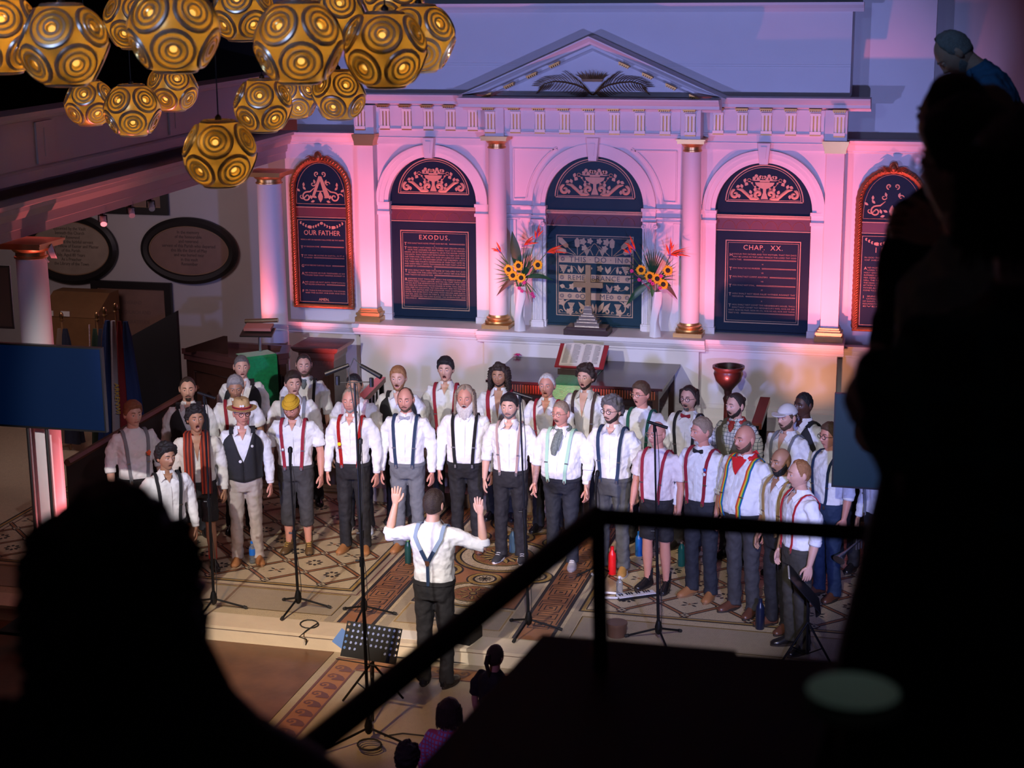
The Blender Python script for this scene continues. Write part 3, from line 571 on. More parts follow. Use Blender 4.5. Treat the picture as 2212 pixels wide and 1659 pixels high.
sideboard(3.62, 'arched gilt-framed creed board headed I BELIEVE at far right of the wall', 'I  BELIEVE', (('IN GOD THE FATHER ALMIGHTY, MAKER\nOF HEAVEN AND EARTH.', 0, .06), ('AND IN JESUS CHRIST HIS ONLY SON OUR\nLORD, WHO WAS CONCEIVED BY THE\nHOLY GHOST, BORN OF THE VIRGIN MARY,\nSUFFERED UNDER PONTIUS PILATE, WAS CRUCI\nFIED, DEAD, AND BURIED, HE DESCENDED INTO\nHELL; THE THIRD DAY HE ROSE AGAIN FROM\nTHE DEAD, HE ASCENDED INTO HEAVEN, AND\nSITTETH AT THE RIGHT HAND OF GOD THE\nFATHER ALMIGHTY, FROM THENCE HE SHALL\nCOME TO JUDGE THE QUICK AND THE DEAD.', 1, .04), ('I BELIEVE IN THE HOLY GHOST THE HOLY\nCATHOLICK CHURCH THE COMMUNION\nOF SAINTS; THE FORGIVENESS OF SINS; THE\nRESURRECTION OF THE BODY; AND THE LIFE\nEVERLASTING.', 1, 0)), False)

# ---------------- dado, ledge, platform ----------------
D = MB(); D.box(-3.02, 3.06, -.30, .0, .3, 1.50); D.box(-1.33, 1.40, -.40, -.30, .3, 1.50); D.box(-4.13, -3.02, -.06, .1, .3, 1.5); D.box(3.06, 4.02, -.06, .1, .3, 1.5)
D.build('wall_dado', WHITE, smooth=False, **STR)
T = MB(); LED = [(.0, 1.46), (.02, 1.47), (.02, 1.495), (.045, 1.505), (.07, 1.545), (.075, 1.56), (.10, 1.57), (.10, 1.62)]
mould(LED, -3.10, 3.14, -.30); mould(LED, -1.41, 1.48, -.40); T.box(-3.095, 3.135, -.39, .12, 1.58, 1.6215); T.box(-1.405, 1.475, -.49, -.38, 1.58, 1.6225)
mould([(p, z-.06) for p, z in LED], -4.13, -3.02, -.06); mould([(p, z-.06) for p, z in LED], 3.06, 4.02, -.06)
SK = [(.05, .5), (.05, .62), (.035, .64), (.035, .74), (.02, .75), (.015, .79), (.0, .80)]
mould(SK, -3.06, 3.1, -.30); mould(SK, -1.37, 1.44, -.40); mould(SK, 3.1, 4.02, -.06)
T.build('trim_8', WHITE, smooth=False, **STR)
PLAT = M('worn_stone_platform', (.28, .22, .19), .5, var=.2)
D = MB(); D.box(-3.7, 3.9, -2.15, 0, 0, .5); D.box(-2.1, 2.4, -2.42, -2.15, 0, .33); D.box(-2.1, 2.4, -2.68, -2.42, 0, .165); D.build('floor_platform', PLAT, smooth=False, **STR)
D = MB(); D.box(-11, 9, -22, 1.3, 9.9, 10.1); D.build('ceiling', MAUVE, smooth=False, **STR)
# aisle walls and left gallery
D = MB(); D.box(-11, -4.12, 1.0, 1.3, -.1, 10); D.box(4.02, 12, 1.0, 1.3, -.1, 10); D.build('wall_aisle', OFFW, smooth=False, **STR)
gx = lambda y: -4.13-.0437*y
G = MB()
def gpr(prof, y0, y1):     # profile (offset towards nave, z) extruded along the oblique gallery line
    n = len(prof); V = [(gx(y)+p, y, z) for y in (y0, y1) for p, z in prof]
    G.add(V, [tuple(range(n)), tuple(range(2*n-1, n-1, -1))]+[(i, (i+1) % n, (i+1) % n+n, i+n) for i in range(n)])
gpr([(-.3, 4.18), (.0, 4.18), (.0, 4.70), (.03, 4.71), (.05, 4.74), (.06, 4.78), (-.3, 4.78)], -15, .55)
gpr([(-.1, 4.16), (.03, 4.16), (.03, 4.25), (.02, 4.27), (.0, 4.28), (-.1, 4.28)], -15, .55)
gpr([(-.5, 3.80), (.05, 3.80), (.05, 3.86), (.09, 3.87), (.14, 3.94), (.15, 3.98), (.20, 4.0), (.21, 4.04), (-.5, 4.04)], -15, .08)
gpr([(-.45, 3.68), (.02, 3.68), (.02, 3.76), (.04, 3.77), (.04, 3.81), (-.45, 3.81)], -15, .08)
for y in (-14, -9.7, -6.4, -3.4, -.4): gpr([(-.1, 4.30), (.02, 4.30), (.02, 4.68), (-.1, 4.68)], y-.16, y+.16); gpr([(-.1, 4.36), (.028, 4.36), (.028, 4.62), (-.1, 4.62)], y-.02, y+.02)
G.build('wall_gallery', MAUVE, smooth=False, **STR)
G = MB(); gpr([(-7, 3.72), (-.4, 3.72), (-.4, 4.16), (-7, 4.16)], -15, .9); G.build('ceiling_aisle', OFFW, smooth=False, **STR)
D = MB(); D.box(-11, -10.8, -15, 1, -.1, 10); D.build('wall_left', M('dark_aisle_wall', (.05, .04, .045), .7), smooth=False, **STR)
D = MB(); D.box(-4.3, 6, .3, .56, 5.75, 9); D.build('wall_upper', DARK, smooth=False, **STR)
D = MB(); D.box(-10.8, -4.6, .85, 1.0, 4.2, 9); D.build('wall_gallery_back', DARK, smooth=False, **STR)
column((-3.97, -.85, 0), .17, 3.62, 'white column with gilt capital behind the pulpit under the gallery', .14, False)
column((-3.86, -6.75, 0), .155, 3.62, 'white column with gilt capital behind the large left screen', .14, False)
# ---------------- people ----------------
CLOTHTEX = bpy.data.textures.new('cloth_folds', 'CLOUDS'); CLOTHTEX.noise_scale = .075; CLOTHTEX.noise_depth = 2
def cmat(name, c, rough=.8, **k):
    k.setdefault('bump', .5); k.setdefault('bscale', 22)
    return M(name, c, rough, **k)
SHIRT = cmat('white_cotton', (.80, .80, .80)); 
def skinmat(name, c):
    m = M(name, c, .48, var=.10, vscale=22, bump=.08, bscale=120); b = m.node_tree.nodes['Principled BSDF']
    b.inputs['Subsurface Weight'].default_value = .12; b.inputs['Subsurface Radius'].default_value = (.012, .005, .003); return m
SK_ = {'fair': skinmat('fair_skin', (.66, .37, .27)), 'pink': skinmat('ruddy_skin', (.62, .28, .20)), 'tan': skinmat('tan_skin', (.42, .21, .12)), 'dark': skinmat('dark_brown_skin', (.085, .035, .022))}
LIPM = {'fair': M('lips_rose', (.42, .14, .12), .4), 'pink': M('lips_rose', (.42, .14, .12), .4), 'tan': M('lips_brown', (.26, .09, .07), .4), 'dark': M('lips_dark', (.12, .04, .035), .4)}
MOUTHM = M('open_mouth', (.05, .008, .008), .6); TEETH = M('teeth', (.75, .70, .62), .3); EYEW = M('eye_white', (.72, .70, .68), .25); IRIS = M('iris_dark', (.03, .02, .015), .2)
def hmat(name, c): return M(name, c, .5, bump=.8, bscale=160, var=.35, vscale=60)
HAIRC = {'black': hmat('black_hair', (.012, .010, .010)), 'dark': hmat('dark_brown_hair', (.035, .020, .014)), 'brown': hmat('brown_hair', (.10, .055, .03)), 'auburn': hmat('auburn_hair', (.22, .075, .03)), 'grey': hmat('grey_hair', (.30, .28, .27)), 'silver': hmat('silver_hair', (.55, .52, .50)), 'ginger': hmat('ginger_hair', (.36, .16, .06)), 'sandy': hmat('sandy_grey_hair', (.30, .22, .15)), 'salt': hmat('salt_and_pepper_hair', (.14, .125, .12)), 'white': hmat('white_beard_hair', (.62, .58, .54))}
NC, NR = 60, 54
def gs(x, z, cx, cz, sx, sz): return exp(-((x-cx)/sx)**2-((z-cz)/sz)**2)
def headgrid(mo=0.0, fat=0.0, smile=0):
    P = []
    for j in range(NR+1):
        ph = radians(-86+172*j/NR); row = []
        for i in range(NC):
            s = -1+2*i/NC; th = pi*(.55*s+.45*s**3)
            x = .077*cos(ph)*sin(th); y = -.097*cos(ph)*cos(th); z = .120*sin(ph)
            t = max(0, -z/.120)
            x *= 1-(.30-fat)*t**1.6; 
            if y > 0: y *= 1-.35*t
            else: y *= 1-.05*t
            if z > 0: y *= 1+.04*z/.12
            if y < 0:
                ax = abs(x); d = 0
                d += .010*gs(x, z, 0, .0, .010, .024)+.019*gs(x, z, 0, -.024, .012, .013)+.008*gs(ax, z, .014, -.029, .008, .008)
                d += -.011*gs(ax, z, .031, .010, .017, .011)+.005*gs(ax, z, .028, .032, .026, .008)+.004*gs(ax, z, .044, -.018, .02, .02)
                d += .007*gs(x, z, 0, -.056, .022, .009)*(1-.6*mo)-.004*gs(x, z, 0, -.078, .025, .008)+.009*gs(x, z, 0, -.100, .022, .016)
                d += -.026*mo*gs(x, z, 0, -.062, .014, .013)+.005*mo*(gs(x, z, 0, -.046, .02, .005)+gs(x, z, 0, -.081, .018, .006))
                y -= d
                z -= .014*mo*max(0, min(1, (-z-.055)/.03))
            row.append((x, y, z))
        P.append(row)
    return P
def interp(tab, a):
    for (a0, v0), (a1, v1) in zip(tab, tab[1:]):
        if a <= a1: return v0+(v1-v0)*max(0, (a-a0))/(a1-a0+1e-9)
    return tab[-1][1]
def shell(G, dist, th, HT, noise=0, seed=1, sc=60, warp=None):
    """hair-like shell: dist(az,p)->metres inside the region, th(az,p)->thickness"""
    V = []; keep = []
    from mathutils import noise as nz
    for j in range(NR+1):
        for i in range(NC):
            p = G[j][i]; az = abs(math.degrees(atan2(p[0], -p[1]))); d = dist(az, p); keep.append(d > -.008)
            n = Vector((p[0]/.077**2, (p[1])/.097**2, p[2]/.12**2)).normalized()
            T = th(az, p)*max(0, min(1, d/.02))-.003*(1 if d < .012 else 0)
            if noise and d > 0: T += noise*nz.noise(Vector(p)*sc+Vector((seed*3.1, 0, 0)))*min(1, d/.02)
            q = Vector(p)+n*T
            if warp: q = warp(q, d, az)
            V.append(HT(q))
    F = []
    for j in range(NR):
        for i in range(NC):
            k = (i+1) % NC; f = (j*NC+i, j*NC+k, (j+1)*NC+k, (j+1)*NC+i)
            if all(keep[x] for x in f): F.append(f)
    if keep[NR*NC]: F.append(tuple(NR*NC+i for i in range(NC)))
    used = sorted({x for f in F for x in f}); mp = {u: i for i, u in enumerate(used)}
    b = MB(); b.add([V[u] for u in used], [tuple(mp[x] for x in f) for f in F]); return b
HL = {'short': [(0, .070), (35, .062), (55, .035), (72, -.002), (84, -.012), (96, -.006), (108, -.050), (180, -.075)],
      'receding': [(0, .092), (20, .104), (42, .085), (60, .045), (74, .0), (84, -.010), (96, -.006), (108, -.045), (180, -.07)],
      'fringe': [(0, .30), (60, .30), (66, .06), (74, .015), (84, -.008), (96, -.005), (108, -.045), (180, -.07)],
      'slick': [(0, .082), (25, .088), (45, .072), (60, .045), (74, .005), (84, -.010), (96, -.004), (108, -.055), (180, -.085)]}
BL = {'full': [(0, -.072), (20, -.066), (35, -.052), (52, -.035), (68, -.012), (80, .012), (88, .010), (92, -.03)],
      'stubble': [(0, -.070), (20, -.066), (35, -.058), (52, -.045), (70, -.025), (86, -.02), (92, -.05)],
      'goatee': [(0, -.070), (14, -.066), (22, -.062), (30, -.09), (40, -.2)]}
SHADOW = {}
def hand(b, w, d, n, side, s=1, curl=.5, spread=0, mi=0):
    """w wrist point, d direction, n palm normal, side unit vector towards the thumb"""
    w, d, n, a = Vector(w), Vector(d).normalized(), Vector(n).normalized(), Vector(side).normalized()
    rings = []
    for f, hw, ht in ((-.012, .025, .020), (.01, .029, .019), (.03, .036, .016), (.06, .041, .014), (.085, .041, .012), (.093, .036, .008)):
        c = w+d*f*s; rings.append([tuple(c+a*(hw*s*cos(2*pi*k/14))+n*(ht*s*sin(2*pi*k/14))) for k in range(14)])
    b.loft(rings, mi=mi)
    for k, (o, L) in enumerate(((.030, .066), (.010, .076), (-.010, .071), (-.029, .056))):
        base = w+d*.084*s+a*o*s; dd = (d+a*(o*spread*18)).normalized(); pts = [base]; ang = 0; L *= s
        for seg, q in ((.42, .25), (.32, .5), (.26, .45)):
            ang += curl*q*1.5; pts.append(pts[-1]+(dd*cos(ang)+n*sin(ang))*L*seg)
        P2 = [base-dd*.02*s, base]+pts[1:]; b.tube(P2, [.0105*s, .0108*s, .0098*s, .0090*s, .006*s], 8, mi=mi)
    base = w+d*.022*s+a*.026*s; t1 = base+(a*.62+d*.62+n*.25)*.036*s; t2 = t1+(a*.35+d*.85+n*.3)*.032*s; t3 = t2+(a*.1+d*.95+n*.2)*.022*s
    b.tube([base-a*.012*s, base, t1, t2, t3], [.012*s, .014*s, .012*s, .0105*s, .006*s], 8, mi=mi)
def ribbon(b, pts, nrm, w, t=.004, mi=0):
    rings = []; P = [Vector(p) for p in pts]
    for i, p in enumerate(P):
        tg = (P[min(i+1, len(P)-1)]-P[max(0, i-1)]).normalized(); n = Vector(nrm[i]).normalized(); s = tg.cross(n).normalized()*w/2
        rings.append([tuple(p-s), tuple(p-s+n*t), tuple(p+s+n*t), tuple(p+s)])
    b.loft(rings, mi=mi)
def softclose(o, vox, disp, it=4, tex=True):
    r = o.modifiers.new('remesh', 'REMESH'); r.mode = 'VOXEL'; r.voxel_size = vox; r.use_smooth_shade = True
    sm = o.modifiers.new('smooth', 'SMOOTH'); sm.factor = .5; sm.iterations = it
    if disp:
        d = o.modifiers.new('folds', 'DISPLACE'); d.texture = CLOTHTEX; d.texture_coords = 'GLOBAL'; d.strength = disp; d.mid_level = .5
PLIST = []
def person(x, y, label, h=1.78, z=0, rz=None, hyaw=0, hpit=0, skin='fair', hair='short', hc='brown', ht=.016, beard=None, bc=None, blen=.008, mo=0., glasses=None, hat=None,
           shirt=SHIRT, sleeve='long', susp=None, sw=.034, vest=None, tie=None, trou=None, legs='long', shoe=None, sole=None, belly=0., fat=1.0, arms=None, coll=True, opn=.06, socks=None, group='the choir standing in an arc', brow=None, seated=False, extras=None, tattoo=None, detail=True, bodyvox=None, backy=False):
    s = h/1.78
    if rz is None: rz = atan2(.1-x, -(-7.6-y))*.72+.06
    root = thing('person', label, 'person', (x, y, z), rz, group); root.scale = (s, s, s)
    sk = SK_[skin]; bc = bc or hc; trou = trou or BLACKTR; shoe = shoe or SHOEB
    # torso table (z, half width, half depth, centre y)
    TR = [(.84, .165*fat, .115, 0), (.92, .168*fat, .118+.4*belly, -.3*belly), (1.0, .158*fat+.3*belly, .112+.8*belly, -.5*belly), (1.08, .155*fat+.4*belly, .115+belly, -.7*belly), (1.20, .168*fat+.1*belly, .120+.6*belly, -.4*belly), (1.32, .186*fat, .122, 0), (1.40, .188*fat, .108, .005), (1.445, .150*fat, .090, .01), (1.475, .095, .075, .012), (1.50, .066, .066, .010), (1.53, .060, .060, .006)]
    def tp(th, zz, off=0):
        a = interp([(t[0], t[1]) for t in TR], zz)+off; bb = interp([(t[0], t[2]) for t in TR], zz)+off; yc = interp([(t[0], t[3]) for t in TR], zz)
        sx_, cx_ = sin(th), cos(th); e = .84
        return (a*math.copysign(abs(sx_)**e, sx_), yc-bb*math.copysign(abs(cx_)**e, cx_), zz)
    def tfx(xx, zz, off=0, back=False):
        a = interp([(t[0], t[1]) for t in TR], zz)+off; q = min(.98, abs(xx)/a); th = math.asin(q**(1/.84)); th = math.copysign(th, xx)
        return tp(pi-th if back else th, zz, off)
    if arms is None: arms = [[(sg*.165*fat, 0, 1.405), (sg*(.205*fat+.02), .025, 1.30), (sg*(.225*fat+.03), .02, 1.12), (sg*(.225*fat+.04), -.045, .885)] for sg in (-1, 1)]
    # ---- body (skin) ----
    cy_, sy_, cp, sp = cos(hyaw), sin(hyaw), cos(hpit), sin(hpit); piv = Vector((0, .012, 1.545))
    def HT(p):
        q = Vector((p[0]*1.07, p[1]*1.06-.028, p[2]*1.07+.108)); q = Vector((q.x, q.y*cp-q.z*sp, q.y*sp+q.z*cp)) if 0 else Vector((q.x, q.y*cp+q.z*-sp, -q.y*-sp+q.z*cp))
        q = Vector((q.x*cy_-q.y*sy_, q.x*sy_+q.y*cy_, q.z)); return piv+q
    G = headgrid(mo, .08 if fat > 1.05 else 0)
    b = MB(); V = [HT(p) for r in G for p in r]; F = []; FM = []
    for j in range(NR):
        for i in range(NC):
            k = (i+1) % NC; F.append((j*NC+i, j*NC+k, (j+1)*NC+k, (j+1)*NC+i))
            p = [G[j][i], G[j][k], G[j+1][k], G[j+1][i]]; cx = sum(q[0] for q in p)/4; cz = sum(q[2] for q in p)/4; fy = p[0][1] < 0; m = 0
            if fy and abs(cx) < .04:
                zz = cz+.058+.010*mo
                e = (cx/(.024-.003*mo))**2+(zz/(.0075+.014*mo))**2
                if e < 1: m = 1
                if mo > .15 and (cx/.017)**2+((cz+.064)/(.0095*mo+.004))**2 < 1: m = 2
                elif mo <= .15 and abs(cz+.057) < .0022 and abs(cx) < .021: m = 2
            FM.append(m)
    o0 = len(b.v); b.v += [tuple(q) for q in V]; b.f += [tuple(o0+q for q in f) for f in F]; b.m += FM
    b.f.append(tuple(range(o0+NC))[::-1][:NC]); b.m.append(0); b.f.append(tuple(o0+NR*NC+i for i in range(NC))); b.m.append(0)
    for sg in (-1, 1):      # ears and eyes
        rings = []
        for q, (ey, ez, rx, rz_) in enumerate(((.004, -.002, .004, .006), (.006, -.002, .012, .026), (.010, .0, .019, .034), (.013, .0, .016, .031), (.014, .0, .006, .012))):
            rings.append([tuple(HT((sg*(.070+q*.005), ey+rx*cos(a*pi/6), ez+rz_*sin(a*pi/6)))) for a in range(12)])
        b.loft(rings)
        c = Vector((sg*.031, -.0795, .010)); eb = MB(); eb.ball((0, 0, 0), .0125, 12, 8)
        b.add([HT(c+Vector(v)) for v in eb.v], eb.f, 3)
        ib = MB(); ib.ball((0, -.0088, -.0015), (.0068, .005, .0068), 10, 6); b.add([HT(c+Vector(v)) for v in ib.v], ib.f, 4)
        lb = MB(); lb.ball((0, .0008, .0052), (.0175, .0142, .0110), 12, 8); b.add([HT(c+Vector(v)) for v in lb.v], lb.f, 0)
    nk = [tuple(HT((0, .012, -.06))), tuple(HT((0, .010, -.10))), (0, .014, 1.50), (0, .012, 1.45), (0, .01, 1.38)]
    b.tube(nk, [.056, .057, .058, .064, .08], 18, upv=(0, 1, 0))
    b.loft([[tp(2*pi*i/24, zz, -.012) for i in range(24)] for zz in (.86, 1.0, 1.15, 1.3, 1.4, 1.45)])
    if opn and not tie:      # open neck: a wedge of chest between the collar points
        rows = []
        for q in range(9):
            zz = 1.50-opn*2.2*q/8; hw = .052*(1-q/8.2)**1.2
            rows.append([tfx(-hw+2*hw*k/6, min(zz, 1.475), .027 if zz < 1.46 else .018) [:2]+(zz,) for k in range(7)])
        b.loft(rows, cap=False, closed=False)
    for sg, A in zip((-1, 1), arms):
        P = [Vector(p) for p in A[:4]]; e = P[2]; wst = P[3]
        mid = e.lerp(wst, .35)
        b.tube([P[0], P[1], P[1].lerp(e, .5), e, mid, e.lerp(wst, .75), wst], [.052, .050, .044, .038, .040, .031, .025], 12, mi=5 if tattoo and tattoo in (sg, 2) else 0)
        d = (wst-e).normalized()
        if arms and len(A) > 4: hd, hn, ha, cu, spd = A[4]
        else: hd, hn, ha, cu, spd = (d*.9+Vector((0, 0, -.35))), Vector((-sg*.8, -.0, 0)), Vector((-sg*.35, -1, 0)), .55, 0
        hd = Vector(hd).normalized(); ha = Vector(ha); ha = (ha-hd*ha.dot(hd)).normalized(); hn = Vector(hn); hn = (hn-hd*hn.dot(hd)-ha*hn.dot(ha)).normalized()
        hand(b, wst, hd, hn, ha, 1.0, cu, spd)
    LEG = [[(sg*.088*fat, 0, .88), (sg*.10, -.012, .49), (sg*.108, .02, .08)] for sg in (-1, 1)]
    if legs != 'long' and legs:
        for L in LEG:
            a, k, f = [Vector(q) for q in L]; b.tube([a, a.lerp(k, .6), k, k.lerp(f, .3), k.lerp(f, .7), f], [.08, .062, .052, .056, .040, .036], 14)
    else:
        for L in LEG:
            if legs: a, k, f = [Vector(q) for q in L]; b.tube([a, k, f], [.07, .045, .035], 8)
    tm = TATTOO if tattoo else sk
    body = b.build('body', [sk, LIPM[skin], MOUTHM, EYEW, IRIS, tm], root, ang=60)
    # ---- hair, brows, beard ----
    hm = HAIRC[hc]; seed = len(PLIST)*1.7+1; PLIST.append(root)
    bb = MB()
    for sg in (-1, 1):
        pts = []
        for k in range(6):
            xx = sg*(.013+.007*k); zz = .030+.006*sin(pi*(k+1)/7)
            yy = -.097*sqrt(max(0, 1-(xx/.077)**2-(zz/.12)**2))-.0065-.003*gs(abs(xx), zz, .028, .032, .02, .01)
            pts.append(HT((xx, yy, zz)))
        bb.tube(pts, [.0025, .004, .0042, .004, .003, .0015], 6)
    bb.build('eyebrows', HAIRC[brow or hc if (brow or hc) not in ('white', 'silver') else 'grey'], root)
    def hl(kind): T = HL[kind]; return lambda az, p: p[2]-interp(T, az)
    if hair in ('short', 'receding', 'slick', 'fringe'):
        top = ht
        f = lambda az, p: (top if hair != 'slick' else .010)*(.45+.55*max(0, min(1, (p[2]-.0)/.08)))*(1.15 if p[2] > .06 and p[1] < 0 and hair == 'short' else 1)
        shell(G, hl(hair), f, HT, .005 if hair != 'slick' else .002, seed, 55).build('hair', hm, root, ang=80)
        if hair == 'slick':
            q = MB(); q.ball(tuple(HT((0, .105, .045))), (.028, .028, .028), 12, 8); q.build('hair_bun', hm, root)
    if hair == 'curly':
        shell(G, hl('short'), lambda az, p: .026+.012*max(0, p[2]/.12), HT, .022, seed, 48).build('hair', hm, root, ang=80)
    if hair in ('longcurly', 'longgrey', 'longback', 'bob'):
        T = {'longcurly': HL['short'], 'longgrey': HL['receding'], 'longback': HL['slick'], 'bob': HL['short']}[hair]
        hb = shell(G, lambda az, p: p[2]-(interp(T, az) if az < 70 else -.10), lambda az, p: (.022 if hair != 'longback' else .012), HT, .018 if hair == 'longcurly' else .005, seed, 45)
        R = random.Random(int(seed*10)); n = 104; L = {'longcurly': .20, 'longgrey': .21, 'longback': .10, 'bob': .14}[hair]
        for k in range(n):
            az = radians(62+ (236*k/n)) if hair != 'longback' else radians(80+200*k/n)
            for lay in (0, 1):
                xx = .080*sin(az)*1.02; yy = -.097*cos(az); rr0 = 1.10+.12*lay*(hair != 'longback'); pts = []; rad = []
                for q in range(8):
                    f = q/7; w = (.014 if hair == 'longcurly' else .003)
                    pts.append(HT((xx*rr0*(1+.10*f)+w*sin(q*1.9+k*2.1), yy*rr0*(1+.05*f)+w*cos(q*2.3+k), .05-(L+R.uniform(-.03, .02))*f+(.03 if lay == 0 else 0)))); rad.append((.0062 if hair != 'longcurly' else .0095)*(1-.6*f**3))
                hb.tube(pts, rad, 5)
        hb.build('hair', hm, root, ang=80)
    if hair == 'ponytail':
        hb = shell(G, hl('slick'), lambda az, p: .012, HT, .003, seed, 55)
        hb.tube([HT(q) for q in ((0, .10, .05), (0, .135, .05), (.01, .145, -.02), (.0, .125, -.12), (0, .11, -.20))], [.018, .024, .026, .020, .006], 10); hb.build('hair', hm, root, ang=80)
    if beard:
        bm_ = HAIRC[bc]
        if beard in ('full', 'long', 'goatee', 'stubble', 'vandyke'):
            T = BL['full' if beard in ('full', 'long') else 'goatee' if beard in ('goatee', 'vandyke') else 'stubble']; bl = blen if beard != 'stubble' else .003
            dist = lambda az, p: (interp(T, az)-p[2] if p[1] < .02 and az < 93 else -.02)-(.010*mo if az < 30 else 0)
            warp = None
            if beard == 'long': warp = lambda q, d, az: Vector((q.x*(1-.0*d), q.y-.02*max(0, min(1, d/.05)), q.z-(.085*max(0, min(1, d/.045)))*(1-.5*min(1, az/80))))
            shell(G, dist, lambda az, p: bl, HT, .004 if beard != 'stubble' else .001, seed, 90, warp).build('beard', bm_, root, ang=80)
        if beard in ('full', 'long', 'goatee', 'moustache', 'vandyke'):
            mb = MB()
            for sg in (-1, 1):
                pts = []
                for k in range(6):
                    xx = sg*.006*k; zz = -.044-.0022*k-.004*mo*(k > 2); yy = -.097*.975*sqrt(max(0, 1-(xx/.066)**2-(zz/.12)**2))-.008
                    pts.append(HT((xx, yy, zz)))
                r0 = .0055 if beard != 'stubble' else .003; mb.tube(pts, [r0, r0*1.15, r0*1.1, r0, r0*.8, r0*.4], 7, flat=.7)
            mb.build('moustache', bm_, root)
    if glasses:
        gb = MB(); yg = -.103
        for sg in (-1, 1):
            gb.tube([HT((sg*.032+.0225*cos(a*pi/12), yg+.006*abs(cos(a*pi/12)) if sg*cos(a*pi/12) > 0 else yg, .008+.0185*sin(a*pi/12))) for a in range(25)], .0020 if glasses is GLD else .0028, 6)
            gb.tube([HT((sg*.0545, yg+.006, .012)), HT((sg*.078, -.05, .012)), HT((sg*.080, .0, .010))], .0018, 5)
        gb.tube([HT((-.010, yg, .010)), HT((0, yg-.002, .013)), HT((.010, yg, .010))], .0018, 5); gb.build('glasses', glasses, root)
    if hat == 'cap':
        cb = shell(G, lambda az, p: p[2]-.040+.012*(p[1] > 0), lambda az, p: .020, HT, 0, 1); CW = M('white_cap_cotton', (.72, .70, .70), .8, bump=.2)
        cb.loft([[HT((.078*sin(a)*f2, -.10-(.078*max(0, cos(a)) if f2 > 1 else 0)*.95+.0*a, .052+.010*cos(a*1.0)*(-1 if f2 > 1 else 0)+dz)) for a in [(-pi/2+pi*k/16) for k in range(17)]] for f2, dz in ((.95, .004), (1.02, .004), (1.02, -.004), (.95, -.004))], cap=False, closed=False)
        cb.build('cap', CW, root, ang=60)
    if hat == 'beanie':
        BN = M('mustard_knit', (.62, .36, .02), .9, bump=.6, bscale=90, var=.15)
        cb = shell(G, lambda az, p: p[2]-.052, lambda az, p: .014+.010*(p[2] > .1), HT, .002, 2); n = 40
        for zz, r in ((.052, 1.0), (.066, .97)): cb.tube([HT((.080*cos(2*pi*k/n)*r, .102*sin(2*pi*k/n)*r, zz+.001*(k % 2))) for k in range(n+1)], .0115, 8)
        cb.build('knitted_beanie', BN, root, ang=60)
    if hat == 'fedora':
        ST = M('straw_weave', (.52, .33, .14), .7, bump=.6, bscale=110, var=.15); cb = MB(); rings = []
        for zz, ra, rb in ((.050, .150, .165), (.046, .148, .163), (.052, .09, .112), (.056, .086, .107), (.11, .078, .098), (.145, .070, .090), (.158, .05, .07), (.150, .015, .03)):
            rings.append([tuple(HT((ra*sin(2*pi*k/36), -rb*cos(2*pi*k/36)+.004, zz+(.012*abs(sin(2*pi*k/36)) if ra > .1 else 0)-(.010*(abs(sin(2*pi*k/36)) < .3) if zz > .14 else 0)))) for k in range(36)])
        cb.loft(rings); hb_ = cb.build('straw_hat', ST, root, ang=50)
        for z0, mm in ((.062, 'red'), (.070, 'black'), (.078, 'red')):
            c2 = MB(); c2.tube([HT((.0875*sin(2*pi*k/36), -.109*cos(2*pi*k/36)+.004, z0)) for k in range(37)], .0045, 6)
            o_ = c2.build('hat_band', RED if mm == 'red' else BLACKTR, root)
    # ---- shirt ----
    if shirt:
        b = MB()
        nd = .055 if (opn > 0 and not tie) else 0
        b.loft([[(lambda p_: (p_[0], p_[1], p_[2]-nd*max(0, cos(2*pi*i/32))**1.5*min(1, max(0, (zz-1.44)/.05))))(tp(2*pi*i/32, zz, of)) for i in range(32)] for zz, of in ((.93, .006), (.97, .012), (1.02, .020), (1.08, .014), (1.2, .012), (1.32, .012), (1.40, .012), (1.445, .012), (1.475, .010), (1.50, .008), (1.512, .004))])
        for sg, A in zip((-1, 1), arms):
            P = [Vector(p) for p in A[:4]]; e = P[2]; w = P[3]
            P0 = Vector((sg*.10, 0, 1.39))
            if sleeve == 'long': pts = [P0, P[0], P[1], P[1].lerp(e, .55), e, e.lerp(w, .4), e.lerp(w, .8), e.lerp(w, .93)]; rad = [.07, .072, .068, .061, .056, .052, .044, .034]
            elif sleeve == 'rolled': pts = [P0, P[0], P[1], P[1].lerp(e, .55), e, e.lerp(w, .12)]; rad = [.07, .072, .068, .061, .056, .054]
            else: pts = [P0, P[0], P[1], P[1].lerp(e, .62)]; rad = [.07, .073, .070, .068]
            b.tube(pts, [q*(fat**.5) for q in rad], 16)
        so = b.build('shirt', shirt, root); softclose(so, .0095, .032, 2)
        cm = shirt
